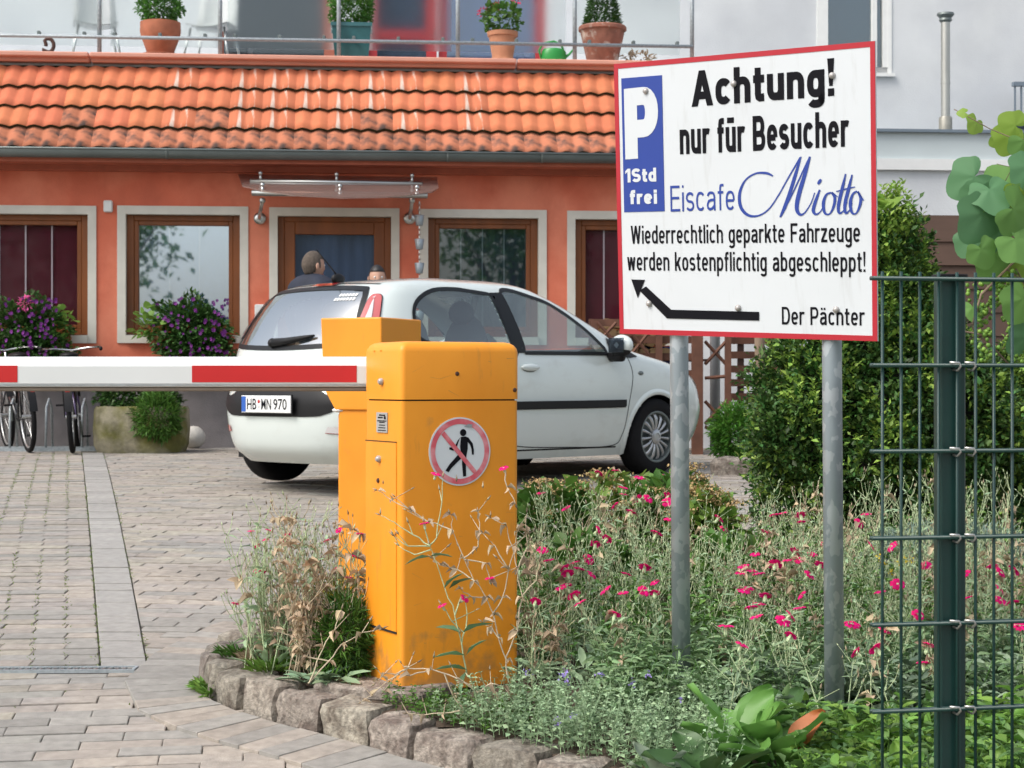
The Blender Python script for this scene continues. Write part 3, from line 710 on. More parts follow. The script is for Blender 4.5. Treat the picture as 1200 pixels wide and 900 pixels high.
# rain chain of zinc cups
rc = root_at('rain_chain', 'rain chain of small zinc cups hanging beside the door', 'rain chain')
M_cup = mat('zinc_cup', (.36, .42, .46), .45, metal=.4, var=.1)
x, z = U(491.5, 236, -.3)
mb = MB(); zlow = U(491, 420, -.3)[1]; q = z
while q > zlow: mb.tube([(x, -.3, q), (x, -.3, q - .03)], .006, 5); mb.tube([(x, -.3, q - .02), (x + .012, -.3, q - .035), (x, -.3, q - .05), (x - .012, -.3, q - .035)], .004, 4, closed=True); q -= .05
mb.build('chain', M_steel, rc)
for py in (258, 286, 314, 342, 370, 398):
    x, z = U(491.5, py, -.3); MB().lathe([(.03, -.055), (.034, -.05), (.05, .05), (.046, .052), (.03, -.045)], (x, -.3, z), 12).build('cup', M_cup, rc, True)
# gutter outlet feeding the chain is the chain's top link

# ---------------------------------- terrace railing with frosted glass
rail = root_at('terrace_railing', 'galvanised tube railing with frosted glass panels along the roof terrace', 'railing')
dP = .50
posts_px = [-450, -308, -167, -26, 116.5, 258, 397, 536.5, 673.5, 811]
zr = None
for px in posts_px:
    x, zb_ = U(px, 68, dP); MB().tube([(x, dP, zT), (x, dP, zT + 1.15)], .023, 10).build('railing_post', M_rail, rail, True)
    for q in (.30, .36, .42, .24): pass
xa = U(-450, 42, dP)[0]; za = U(0, 42.5, dP)[1]; xb, zb_ = U(811, 55, dP)
MB().tube([(xa, dP - .035, (za + zb_) / 2), (xb, dP - .035, (za + zb_) / 2)], .019, 10).build('lower_rail', M_rail, rail, True)
MB().tube([(xa, dP - .035, zT + 1.13), (xb, dP - .035, zT + 1.13)], .021, 10).build('top_rail', M_rail, rail, True)
zmid = (za + zb_) / 2
M_frost = bpy.data.materials.new('frosted_glass'); M_frost.use_nodes = True
b_ = M_frost.node_tree.nodes['Principled BSDF']; b_.inputs['Base Color'].default_value = (.84, .88, .87, 1); b_.inputs['Roughness'].default_value = .33; b_.inputs['IOR'].default_value = 1.12; b_.inputs['Transmission Weight'].default_value = 1
for a, b in zip(posts_px, posts_px[1:]):
    x0 = U(a, 40, dP)[0] + .04; x1 = U(b, 40, dP)[0] - .04
    MB().b2((x0, dP + .52, zmid + .01), (x1, dP + .528, zT + 1.1)).build('frosted_panel', M_frost, rail)
    for f_ in (.1, .5, .9) if (b - a) > 100 else (.5,):
        u = x0 + (x1 - x0) * f_; MB().box((u, dP + .02, zmid + .035), (.035, .07, .05), 0, 0, None, .006).build('clamp', M_zinc, rail)
# ---------------------------------- house behind the terrace
hse = root_at('apartment_house', 'white rendered house rising behind the roof terrace with red framed terrace doors', 'building')
dH = 3.4; HX0 = U(-560, 0, dH)[0]; HX1 = U(1500, 0, dH)[0]; zlo = -.2
doorspec = [(258, 392, 'A'), (432, 512, 'B'), (514, 640, 'C')]
mb = MB(); cur = HX0; HT = zT + 3.2
wx0, wz0 = U(970, 78, dH); wx1 = U(1040, 78, dH)[0]
for a, b, _ in doorspec:
    xa_, xb_ = U(a, 0, dH)[0], U(b, 0, dH)[0]
    mb.b2((cur, dH, zlo), (xa_, dH + .3, HT)); cur = xb_; mb.b2((xa_, dH, zT + 2.1), (xb_, dH + .3, HT)); mb.b2((xa_, dH, zlo), (xb_, dH + .3, zT))
mb.b2((cur, dH, zlo), (wx0, dH + .3, HT)); mb.b2((wx0, dH, zlo), (wx1, dH + .3, wz0)); mb.b2((wx0, dH, wz0 + 1.5), (wx1, dH + .3, HT)); mb.b2((wx1, dH, zlo), (HX1, dH + .3, HT))
mb.build('wall', M_white_wall, hse)
MB().b2((HX0, dH + 2, zlo), (HX1, dH + 2.1, HT)).build('inner_wall', M_plinth, hse)
M_door2 = mat('rust_door_frame', (.30, .085, .05), .5)
for (a, b, k_) in doorspec:
    xa_, xb_ = U(a, 0, dH)[0] + .003, U(b, 0, dH)[0] - .003; m_ = {'A': M_door2, 'B': M_red_paint, 'C': M_red_paint}[k_]
    mb = MB(); f_ = .1
    mb.b2((xa_, dH + .05, zT), (xa_ + f_ * (.35 if k_ == 'A' else 1), dH + .12, zT + 2.1)); mb.b2((xb_ - f_ * 1.25, dH + .05, zT), (xb_, dH + .12, zT + 2.1)); mb.b2((xa_, dH + .055, zT + 2.0), (xb_, dH + .115, zT + 2.1)); mb.b2((xa_, dH + .055, zT - .0), (xb_, dH + .115, zT + .1))
    if k_ == 'B': mb.b2((xa_, dH + .05, zT + .78), (xb_, dH + .12, zT + .9))
    d_ = mb.build('terrace_door', m_, hse)
    MB().b2((xa_ + .03, dH + .08, zT + .1), (xb_ - .1, dH + .09, zT + 2.0)).build('pane', {'A': glass('dim_glass', (.3, .34, .38), .5), 'B': MATS['door_glass'], 'C': glass('blue_door_glass', (.45, .55, .72), .6)}[k_], d_)
    MB().b2((xa_ + .05, dH + .35, zT), (xb_ - .12, dH + .37, zT + 2.0)).build('curtain', {'A': M_blindgrey, 'B': M_blindgrey, 'C': M_blindpale}[k_], d_)
# sash window above the sign
mb = MB(); g_ = .045
mb.b2((wx0 - .14, dH - .015, wz0 - .08), (wx0, dH + .1, wz0 + 1.6)); mb.b2((wx1, dH - .015, wz0 - .08), (wx1 + .05, dH + .1, wz0 + 1.6)); mb.b2((wx0 - .14, dH - .06, wz0 - .12), (wx1 + .08, dH + .1, wz0 - .08))
mb.b2((wx0, dH, wz0 - .08), (wx1, dH + .1, wz0 - .0))
xm = U(1022, 50, dH)[0]; mb.b2((xm, dH - .01, wz0), (xm + .06, dH + .09, wz0 + 1.5)); mb.b2((wx1 - .06, dH - .01, wz0), (wx1, dH + .09, wz0 + 1.5)); mb.b2((wx0, dH, wz0), (xm, dH + .09, wz0 + .06))
wd = mb.build('window', M_white, hse); MB().b2((wx0, dH + .05, wz0), (wx1, dH + .06, wz0 + 1.5)).build('pane', glass('sash_glass', (.5, .58, .62), .55), wd)
MB().b2((wx0, dH + .3, wz0), (wx1, dH + .32, wz0 + 1.5)).build('curtain', mat('pale_curtain', (.42, .50, .53), .8), wd)
# annex with flat roof, cornice and flue on the right
anx = root_at('flat_annex', 'low white annex with grey band and cornice behind the brown plank fence', 'building')
dA_ = 2.3; ax0 = U(760, 150, dA_)[0]; ax1 = U(1500, 150, dA_)[0]
za = U(1100, 156, dA_)[1]; zb1 = U(1100, 187, dA_)[1]; zb2 = U(1100, 200, dA_)[1]
MB().b2((ax0, dA_, -.2), (ax1, dH - .005, zb2 - .0)).build('wall', M_white_wall, anx)
MB().b2((ax0 - .03, dA_ - .06, zb2), (ax1, dH - .005, zb1)).build('cornice', mat('white_cornice', (.70, .71, .70), .8, var=.03), anx)
MB().b2((ax0, dA_ - .02, zb1), (ax1, dH - .005, za)).build('grey_band', M_blue_wall, anx)
MB().b2((ax0 - .04, dA_ - .08, za), (ax1, dH - .005, za + .035)).build('flashing', M_slate, anx)
x, z = U(1108, 150, 2.7); M_flue = mat('flue_steel', (.42, .42, .39), .38, metal=.7, var=.15, scale=4, stretch=(3, 3, .5))
fl = root_at('flue_pipe', 'slim stainless steel flue pipe with cap standing on the flat annex roof', 'flue')
zt_ = U(1108, 15, 2.7)[1]; zbse = za + .035
MB().lathe([(.08, zbse), (.08, zbse + .2), (.07, zbse + .22)], (x, 2.7, 0), 20).build('collar', mat('weathered_flue', (.30, .29, .25), .5, metal=.5, var=.2), fl, auto=40)
zc = U(1108, 26, 2.7)[1]
MB().lathe([(.055, zbse + .2), (.055, zbse + .62), (.058, zbse + .62), (.058, zbse + .64), (.055, zbse + .64), (.055, zc)], (x, 2.7, 0), 20).build('pipe', M_flue, fl, auto=40)
MB().lathe([(.05, zc - .01), (.08, zc + .02), (.072, zc + .045), (.07, zc + .05), (.105, zt_ - .03), (.1, zt_ - .005), (.02, zt_ + .01)], (x, 2.7, 0), 20).build('cap', M_zinc, fl, auto=40)
# window grille at the far right edge of the house
gq = root_at('balcony_grille', 'dark metal balcony grille at the right edge of the white house', 'railing')
mb = MB(); x0, z0 = U(1187, 143, dH - .35); _, z1_ = U(1187, 98, dH - .35)
MB().b2((x0, dH - .38, z1_ - .03), (x0 + 1.2, dH - .3, z1_ + .02)).build('handrail', M_slate, gq)
for i in range(12): MB().b2((x0 + .02 + i * .08, dH - .35, z0), (x0 + .04 + i * .08, dH - .33, z1_)).build('bar', M_slate, gq)
MB().b2((x0, dH - .37, z0 - .03), (x0 + 1.2, dH - .002, z0)).build('floor_plate', M_slate, gq)

# ---------------------------------- terrace objects
def to_b(o, x, y, z, rz=0): o.matrix_world = BM @ Matrix.Translation((x, y, z)) @ Matrix.Rotation(rz, 4, 'Z'); return o
def leafball(n, rad, sc, seed, size, tpl=None, zoff=0, shell=.55, cone=False):
    rng = np.random.default_rng(seed); D = rng.normal(0, 1, (n, 3)); D /= np.linalg.norm(D, axis=1, keepdims=True)
    r = (shell + (1 - shell) * rng.random(n) ** .5)[:, None]; lump = 1 + .13 * np.sin(D[:, 0:1] * 5 + seed) * np.cos(D[:, 1:2] * 6 + 1.3 * seed) + .08 * np.sin(D[:, 2:3] * 9 + seed)
    P = D * r * lump * rad
    if cone:
        zz = rng.random(n) ** 1.3; a = rng.random(n) * 6.283; rr = (1 - zz) ** .7 * (.75 + .3 * rng.random(n)); P = np.stack([rr * np.cos(a), rr * np.sin(a), zz * 2 - 1], 1) * rad; D = P / (np.linalg.norm(P, axis=1, keepdims=True) + 1e-6) + np.array([0, 0, .6])
    P = P * np.array(sc) + np.array([0, 0, zoff]); DD = D + rng.normal(0, .6, (n, 3)) + np.array([0, 0, .25])
    return scatter(tpl or leaf_tpl(.55, .08, .1, 4), P, DD, size * rng.uniform(.6, 1.3, n), rng)
L_boxlight2 = leafm('clipped_box_leaf', (.09, .24, .04), .35, .2)
def pot_plant(px, pyb, dep, prof, m, leaves, label, lmat, flowers=None, saucer=False, square=False):
    x, z = U(px, pyb, dep); r_ = thing('potted_plant', label, 'potted plant'); to_b(r_, x, dep, zT + .045)
    if square:
        w_, h_ = prof; mb = MB(); mb.add([(sx * w_ * k * .5, sy * w_ * k * .5, zz) for (k, zz) in ((.84, 0), (1, h_), (.9, h_), (.85, h_ - .04)) for sx, sy in ((-1, -1), (1, -1), (1, 1), (-1, 1))],
            [(3, 2, 1, 0), (12, 13, 14, 15)] + [(r4 * 4 + i, r4 * 4 + (i + 1) % 4, r4 * 4 + 4 + (i + 1) % 4, r4 * 4 + 4 + i) for r4 in range(3) for i in range(4)]); mb.box((0, 0, h_ - .02), (w_ * 1.05, w_ * 1.05, .04)); mb.build('pot', m, r_)
    else: MB().lathe(prof, (0, 0, 0), 28).build('pot', m, r_, auto=35)
    if saucer: MB().lathe([(.14, 0), (.2, .03), (.19, .035), (.1, .02)], (0, 0, -.01), 24).build('saucer', M_terra, r_, True)
    V, Fq = leaves; np_mesh('foliage', V, Fq, lmat, r_)
    return r_
dq = .3 + .44
pot_plant(188, 66, .76, [(.13, .02), (.145, .05), (.2, .2), (.215, .26), (.212, .36), (.195, .365), (.18, .33), (.02, .32)], M_terra, leafball(2600, .22, (1, 1, .95), 3, .045, zoff=.53), 'round clipped box in a terracotta pot on the terrace between two white chairs', L_boxlight2, saucer=True)
pot_plant(412, 66, .76, (.42, .36), M_teal, leafball(2600, .23, (1, 1, 1), 5, .045, zoff=.54), 'round box shrub in a square teal glazed pot on the roof terrace', L_boxlight2, square=True)
gp = pot_plant(589, 66, .76, [(.125, 0), (.135, .02), (.12, .03), (.115, .06), (.15, .27), (.165, .275), (.168, .32), (.15, .32), (.14, .29), (.02, .28)], M_terra_pale, leafball(330, .2, (1, .9, .85), 7, .055, leaf_tpl(.9, .05, .1), zoff=.46), 'pale terracotta pot of red geraniums on the roof terrace', L_mid, saucer=False)
for q, (dx_, dz_) in enumerate(((-.2, .53), (-.06, .60), (.14, .68))):
    V, Fq = leafball(50, .05, (1.2, 1, .8), q, .03); o = np_mesh('flower_head', V, Fq, P_red, gp); o.location = (dx_, 0, dz_)
    MB().tube([(dx_ * .3, 0, .35), (dx_, 0, dz_)], .004, 4).build('stalk', L_mid, gp)
pot_plant(706, 70, .76, [(.16, 0), (.17, .02), (.24, .34), (.262, .355), (.262, .385), (.25, .40), (.225, .395), (.21, .35), (.02, .34)], M_terra_old, leafball(4200, .26, (.75, .75, 1.5), 9, .055, leaf_tpl(.3, .02, .1, 4), zoff=.72, cone=True), 'dark conifer in a large limed terracotta pot with rope rim on the roof terrace', L_deep)
# white garden chairs seen through the frosted glass
M_chairp = mat('pale_chair_plastic', (.48, .50, .50), .5)
def chair(px, dep, label, rz):
    x, z = U(px, 66, dep); r_ = thing('garden_chair', label, 'chair'); to_b(r_, x, dep, zT + .045, rz)
    r_['group'] = 'white plastic terrace chairs with metal legs'
    for sx in (-1, 1):
        for sy in (-1, 1): MB().tube([(sx * .27, sy * .25, 0), (sx * .19, sy * .17, .42)], .013, 8).build('leg', M_steel, r_, True)
    V = []; Fs = []; n_ = 10
    for j in range(n_ + 1):
        t = j / n_
        if t < .45: y = -.22 + t / .45 * .4; z_ = .43 + .02 * math.sin(t * 6)
        else: y = .18 + (t - .45) * .22; z_ = .43 + (t - .45) / .55 * .45
        wd_ = .23 * (1 - .18 * max(0, t - .5) * 2 * max(0, t - .5))
        for i in range(7):
            u = i / 6 * 2 - 1; V.append((u * wd_, y - abs(u) ** 2 * (.05 if t > .5 else 0), z_ + abs(u) ** 2 * (.04 if t < .5 else 0)))
    for j in range(n_):
        for i in range(6): a = j * 7 + i; Fs.append((a, a + 1, a + 8, a + 7))
    o = MB().add(V, Fs).build('seat_shell', M_chairp, r_, True); q = o.modifiers.new('s', 'SOLIDIFY'); q.thickness = .012
    return r_
chair(112, 1.45, 'white plastic chair with metal legs left of the clipped box pot, behind frosted glass', .2)
chair(249, 1.45, 'white plastic chair with metal legs right of the clipped box pot, behind frosted glass', -.25)
# watering can
x, z = U(649, 73, .72); wc = thing('watering_can', 'small green plastic watering can on the edge of the roof terrace', 'watering can'); to_b(wc, x, .72, zT + .045)
M_green = mat('green_plastic', (.03, .30, .06), .35)
MB().lathe([(.115, 0), (.125, .02), (.12, .11), (.1, .14), (.05, .15)], (0, 0, 0), 20, Matrix.Diagonal((1.1, .7, 1))).build('body', M_green, wc, auto=40)
MB().tube([(-.13, 0, .02), (-.16, 0, .12), (-.12, 0, .2), (0, 0, .225), (.08, 0, .19), (.1, 0, .14)], .012, 8).build('handle', M_green, wc, True)
MB().tube([(.1, 0, .04), (.17, 0, .09), (.24, 0, .17)], [.02, .013, .01], 8).build('spout', M_green, wc, True)
# rusty spiral ornament
x, z = U(53, 66, .55); o = MB().tube([(-.05 + .0 * i, 0, .0) if i == 0 else (.055 * math.cos(math.pi + i * .5) * (1 if i < 12 else .5), 0, .1 + .065 * math.sin(math.pi + i * .5) * (1.1 if i < 12 else .6)) for i in range(0, 14)], .02, 8).build('rusty_ornament', mat('rusty_iron', (.075, .035, .025), .85, var=.3, scale=20), None, True)
to_b(o, x, .75, zT + .045); tag(o, 'curled rusty iron ornament at the left end of the roof terrace', 'ornament')
x, z = U(30, 66, .8); o = MB().lathe([(.2, 0), (.22, .02), (.02, .035)], (0, 0, 0), 20).build('white_dish', M_white, None, True); to_b(o, x, .8, zT + .045); tag(o, 'flat white dish left of the rusty curl on the roof terrace', 'dish')
V, Fq = leafball(90, .1, (1.6, 1, .7), 31, .07, leaf_tpl(.4, .15, .3), zoff=.05); o = np_mesh('withered_plant', V, Fq, L_dry); x, z = U(752, 70, .56); to_b(o, x, .76, zT + .045); tag(o, 'small brown withered plant beside the rope rimmed pot', 'plant')

# ---------------------------------- window boxes with petunias
def flowerbox(px, py, wpx, label, seed, with_pink, geranium):
    x, z = U(px, py + 7, -.15); r_ = thing('window_box', label, 'window box'); to_b(r_, x, -.15, z)
    wd_ = wpx / 115
    mb = MB(); mb.add([(sx * wd_ * k * .5, sy * .1 * k2, zz) for (k, k2, zz) in ((.92, .8, -.17), (1, 1, 0), (.97, .85, 0), (.96, .8, -.03)) for sx, sy in ((-1, -1), (1, -1), (1, 1), (-1, 1))],
           [(3, 2, 1, 0), (12, 13, 14, 15)] + [(q * 4 + i, q * 4 + (i + 1) % 4, q * 4 + 4 + (i + 1) % 4, q * 4 + 4 + i) for q in range(3) for i in range(4)])
    mb.box((0, 0, -.01), (wd_ * 1.02, .22, .03)); mb.build('planter', M_terra, r_)
    rng = np.random.default_rng(seed)
    def cloud(n, c, s, size, tpl):
        D = rng.normal(0, 1, (n, 3)); D /= np.linalg.norm(D, axis=1, keepdims=True); P = D * (rng.random((n, 1)) ** .4) * np.array(s) * (1 + .25 * np.sin(D[:, :1] * 7 + D[:, 2:] * 5 + seed)) + np.array(c)
        return scatter(tpl, P, D + np.array([0, -.3, .2]) + rng.normal(0, .4, (n, 3)), size * rng.uniform(.6, 1.3, n), rng)
    V, Fq = merge([cloud(3000, (.0, -.14, .1), (wd_ * .48, .2, .29), .05, leaf_tpl(.6, .1, .2)), cloud(2600, (.10, -.22, -.13), (wd_ * .45, .16, .23), .05, leaf_tpl(.6, .1, .2))])
    np_mesh('foliage', V, Fq, L_deep, r_)
    petal = MB()
    for i in range(5):
        a = i * 1.2566; b = a + .55; c = a - .55
        petal.add([(0, 0, 0), (.032 * math.cos(c), -.008, .032 * math.sin(c)), (.04 * math.cos(a), -.012, .04 * math.sin(a)), (.032 * math.cos(b), -.008, .032 * math.sin(b))], [(0, 1, 2, 3)])
    base = petal.build('flower', P_pur, r_); base.location = (0, -.35, .1); base.scale = (.8, .8, .8); first = True
    for q in range(120):
        u = rng.uniform(-.46, .46); v = rng.uniform(-.36, .36); s_ = math.sqrt(max(.02, 1 - (u / .5) ** 2 - (v / .45) ** 2))
        o = base if q == 0 else link('flower', base.data, r_)
        o.location = (u * wd_ + (.08 if v < -.1 else 0), -.16 - .23 * s_ - .05, v + .02); o.scale = [rng.uniform(.32, .62)] * 3; o.rotation_euler = (rng.uniform(-.7, .4), rng.uniform(0, 6), rng.uniform(-.7, .7))
    if geranium:
        V, Fq = cloud(70, (geranium * wd_, -.12, .12), (.16, .12, .15), .075, leaf_tpl(1.0, .04, .1)); np_mesh('geranium_leaves', V, Fq, L_bright, r_)
    for k_, (dx_, dz_, rr) in enumerate(with_pink):
        V, Fq = leafball(70, rr, (1, .8, .9), seed + k_, .04); o = np_mesh('pink_bloom', V, Fq, P_pink, r_); o.location = (dx_, -.36, dz_)
    return r_
flowerbox(225, 388, 95, 'terracotta window box overflowing with purple petunias under the middle window', 3, [], -.50)
flowerbox(32, 388, 95, 'window box of purple petunias with pink blooms under the leftmost window', 8, [(.04, .33, .06), (-.32, .2, .07)], .42)

# ---------------------------------- stone trough, ball
def S(px, py): return G(px, py)
p = G(160, 531); tr_ = thing('stone_trough', 'mossy rounded stone trough planted with evergreens under the orange wall', 'planter', p + Vector((0, .25, 0)), BA)
V = []; Fs = []; n_ = 40; prof = [(.93, 0), (1.0, .07), (1.02, .22), (1.0, .41), (.96, .44), (.90, .425), (.86, .36)]
for k_, z_ in prof:
    for i in range(n_):
        a = i / n_ * 2 * math.pi; c_, s_ = math.cos(a), math.sin(a)
        V.append((.44 * k_ * math.copysign(abs(c_) ** .55, c_) + .012 * noise.noise(Vector((c_ * 3, s_ * 3, z_ * 5))), .3 * k_ * math.copysign(abs(s_) ** .7, s_), z_ + .012 * noise.noise(Vector((c_ * 2, s_ * 2, 4)))))
for j in range(len(prof) - 1):
    for i in range(n_): Fs.append((j * n_ + i, j * n_ + (i + 1) % n_, (j + 1) * n_ + (i + 1) % n_, (j + 1) * n_ + i))
Fs.append(tuple(range((len(prof) - 1) * n_, len(prof) * n_))); MB().add(V, Fs).build('trough', M_trough, tr_, auto=45)
def plant_in(parent, name, n, c, s, seed, size, m, tpl): 
    V, Fq = leafball(n, 1, s, seed, size, tpl); return np_mesh(name, V + np.array(c), Fq, m, parent)
o1 = np_mesh('box_shrub', *leafball(3200, 1, (.38, .24, .20), 4, .055), L_box); o1.location = p + Vector((-.04, .25, .54)); tag(o1, 'dark low evergreen shrub filling the mossy stone trough', 'shrub')
o1 = np_mesh('heather_shrub', *leafball(3200, 1, (.20, .17, .22), 6, .07, leaf_tpl(.2, .02, .1, 4)), L_mid); o1.location = p + Vector((.20, -.03, .34)); tag(o1, 'bright needle leaved shrub spilling over the front of the stone trough', 'shrub')
p = G(225, 526); o = MB().ball((0, 0, 0), .115, 28, 16).build('stone_ball', M_stone, None, True); o.location = p + Vector((0, .1, .11)); tag(o, 'pale stone ball on the paving right of the mossy trough', 'ball')

# ---------------------------------- timber screens right of the cafe
YS = 16.6
def SW(px, py, Y=YS): return W(px, py, Y)
zgr = zg(0, YS)
pg = thing('timber_frame', 'reddish timber post with crossed lattice beside the car bonnet', 'pergola', (SW(817, 450).x, YS, zgr))
L0 = Vector((SW(817, 450).x, YS, zgr))
def loc(px, py, dy=0): q = W(px, py, YS + dy); return q - L0
a = loc(817, 360); MB().b2((a.x - .05, -.05, 0), (a.x + .05, .05, loc(817, 300).z)).build('post', M_lattice, pg)
a = loc(853, 360); MB().b2((a.x - .028, -.03, 0), (a.x + .028, .03, loc(817, 300).z)).build('post', M_lattice, pg)
for (x1_, y1_, x2_, y2_) in ((826, 400, 851, 427), (851, 400, 826, 427), (851, 470, 826, 497), (826, 470, 851, 497), (826, 443, 851, 441), (826, 350, 851, 380), (851, 350, 826, 380), (826, 500, 851, 510), (826, 385, 851, 384)):
    p1, p2 = loc(x1_, y1_), loc(x2_, y2_); MB().tube([p1, p2], .016, 4).build('lattice_slat', M_lattice, pg)
for (px_, s_) in ((697, .05), (735, .05), (772, .05)): 
    a = loc(px_, 400); MB().b2((a.x - .03, -.04, 0), (a.x + .03, .02, loc(817, 376).z)).build('post', M_lattice, pg)
for py_ in (378, 398, 418, 438, 458, 478, 500):
    a, b = loc(690, py_), loc(812, py_ + 2); MB().b2((a.x, .03, a.z - .034), (b.x - .0, .055, a.z + .034)).build('slat', M_lattice, pg)
for (x1_, y1_, x2_, y2_) in ((700, 378, 722, 402), (722, 378, 700, 402), (740, 390, 760, 415), (760, 390, 740, 415)): MB().tube([loc(x1_, y1_, -.05), loc(x2_, y2_, -.05)], .015, 4).build('lattice_slat', M_lattice, pg)
hs_ = thing('horizontal_screen', 'screen of horizontal brown boards between the lattice and the big box shrub', 'fence', (SW(880, 450).x, YS + .3, zgr)); L1 = Vector((SW(880, 450).x, YS + .3, zgr))
for i, py_ in enumerate((366, 382, 399, 416, 432.5, 448.5, 465)):
    a = W(853, py_, YS + .3) - L1; b = W(935, py_, YS + .3) - L1; MB().b2((a.x, 0, a.z - .034), (b.x, .025, a.z + .034)).build('board', M_lattice, hs_)
for px_ in (868, 905): a = W(px_, 400, YS + .34) - L1; MB().b2((a.x - .03, .03, 0), (a.x + .03, .07, 1.9)).build('post', M_darkwood, hs_)
a = W(893.5, 400, YS - .3); o = MB().lathe([(.05, 0), (.046, .9), (.044, 2.2)], (0, 0, 0), 12).build('round_post', M_post, None, True); o.location = (a.x, YS - .3, zgr); o.rotation_euler = (0, R_(-1.5), 0); tag(o, 'round greyish brown wooden post in front of the horizontal boards', 'post')
a = W(838, 400, YS + .8); o = MB().tube([(0, 0, 0), (0, 0, 3)], .05, 12).build('drain_pipe', mat('grey_downpipe', (.30, .32, .34), .4, metal=.4), None, True); o.location = (a.x, YS + .8, zgr); tag(o, 'grey rain pipe behind the crossed lattice', 'pipe')
# shed wall behind the screens
o = MB(); a = W(770, 400, YS + 1.3); b = W(960, 400, YS + 1.3); o.b2((a.x + .3, YS + 1.3, zgr - .1), (b.x + 2.5, YS + 1.4, zgr + 2.25)); o = o.build('shed_wall', M_white_wall, None); tag(o, 'pale wall seen through the boards and lattice', 'wall')
# firewood stack on the shelf
fw = thing('firewood_stack', 'stack of split pale firewood showing above the car bonnet', 'firewood', (SW(730, 400).x, YS + .25, zgr)); L2 = Vector((SW(730, 400).x, YS + .25, zgr))
k_ = 0
for row, py_ in enumerate((380, 391, 402, 413)):
    for i in range(7):
        q = W(698 + i * 12.6 + (row % 2) * 5, py_, YS + .25) - L2; r_ = rnd.uniform(.05, .065); n5 = rnd.choice([5, 6, 7])
        poly = [(q.x + r_ * 1.1 * math.cos(j / n5 * 6.283 + i), -.15, q.z + r_ * .8 * math.sin(j / n5 * 6.283 + i)) for j in range(n5)]
        MB().prism(poly, (0, 0, 0), (0, .35 + rnd.uniform(0, .05), 0)).build('log', M_log, fw)
q = W(760, 425, YS + .3); o = MB().box((0, 0, 0), (.5, .3, .5), 0, 0, None, .06).build('blue_bin', mat('blue_plastic', (.015, .05, .32), .5), None); o.location = (q.x + .12, YS + .35, q.z - .1); tag(o, 'blue plastic bin standing behind the timber slats', 'bin')
o = MB().b2((-.8, -.2, -.02), (.8, .3, 0)).build('shelf', M_darkwood, fw); o.location = (0, 0, (W(730, 421, YS + .25) - L2).z)
# brown plank fence at right
YF = 12.0; pf = thing('plank_fence', 'dark brown fence of wide overlapping horizontal planks behind the vine', 'fence', (W(1055, 450, YF).x, YF, zg(0, YF)), R_(3)); LF = Vector(pf.location)
z_ = W(1100, 252, YF).z - LF.z; i = 0; zpt = z_ - .01
while z_ > 0:
    for seg in range(2):
        MB().box((.02 + 1.15 * seg + .575, rnd.uniform(-.006, .006), z_ - .09), (1.145, .024, .178), 0, 0, Matrix.Rotation(R_(-5), 3, 'X')).build('plank', M_plank, pf)
    z_ -= .158; i += 1
for q in (0.02, 1.17, 2.3): MB().b2((q - .04, .03, 0), (q + .04, .1, zpt)).build('post', M_darkwood, pf)

# ================================================= CAR
CT = R_(46.8)
car = thing('parked_car', 'white three door hatchback parked at an angle before the orange cafe', 'car', (-.292 - 2 * math.cos(CT), 13.741 - 2 * math.sin(CT), .484), CT)
ZT = [.17, .25, .35, .50, .60, .70, .80, .88, .94, 1.00, 1.10, 1.20, 1.30, 1.38, 1.43, 1.46, 1.478, 1.488]
XR = [.16, .06, .02, .0, .0, .045, .065, .08, .10, .13, .19, .26, .34, .44, .60, .84, 1.12, 1.42]
XF = [3.86, 3.95, 4.00, 4.03, 4.01, 3.97, 3.86, 3.62, 3.32, 3.03, 2.84, 2.62, 2.40, 2.19, 2.04, 1.90, 1.75, 1.55]
WD = [.74, .785, .815, .840, .843, .840, .832, .822, .808, .795, .765, .725, .68, .632, .575, .49, .37, .15]
def itp(T, z):
    if z <= ZT[0]: return T[0]
    for i in range(len(ZT) - 1):
        if z <= ZT[i + 1]:
            t = (z - ZT[i]) / (ZT[i + 1] - ZT[i])
            p0 = T[max(i - 1, 0)]; p1 = T[i]; p2 = T[i + 1]; p3 = T[min(i + 2, len(T) - 1)]
            h1 = ZT[i + 1] - ZT[i]; m1 = (p2 - p0) / (ZT[i + 1] - ZT[max(i - 1, 0)]) * h1; m2 = (p3 - p1) / (ZT[min(i + 2, len(T) - 1)] - ZT[i]) * h1
            lim = 3 * (p2 - p1)
            if (p2 - p1) == 0: m1 = m2 = 0
            else:
                m1 = max(min(m1 / lim, 1), 0) * lim; m2 = max(min(m2 / lim, 1), 0) * lim
            return (2 * t ** 3 - 3 * t * t + 1) * p1 + (t ** 3 - 2 * t * t + t) * m1 + (-2 * t ** 3 + 3 * t * t) * p2 + (t ** 3 - t * t) * m2
    return T[-1]
PR_, QR_, PF_, QF_ = 9.0, 2.9, 13.0, 3.4
def ex(s): return (PF_, QF_) if s > 0 else (PR_, QR_)
def cslice(z): a, b = itp(XR, z), itp(XF, z); return (a + b) / 2, (b - a) / 2, itp(WD, z)
def side_y(x, z):
    xc, a, w_ = cslice(z); X = min(.9999, abs(x - xc) / a); PE, QE = ex(x - xc); return w_ * (1 - X ** PE) ** (1 / QE)
def end_x(y, z, s):
    xc, a, w_ = cslice(z); Yv = min(.9999, abs(y) / w_); PE, QE = ex(s); return xc + s * a * (1 - Yv ** QE) ** (1 / PE)
def cnorm(p):
    def f(q): xc, a, w_ = cslice(q.z); PE, QE = ex(q.x - xc); return (abs(q.x - xc) / a) ** PE + (abs(q.y) / w_) ** QE
    e = 1e-3; return Vector([(f(p + Vector(d)) - f(p - Vector(d))) for d in ((e, 0, 0), (0, e, 0), (0, 0, e))]).normalized()
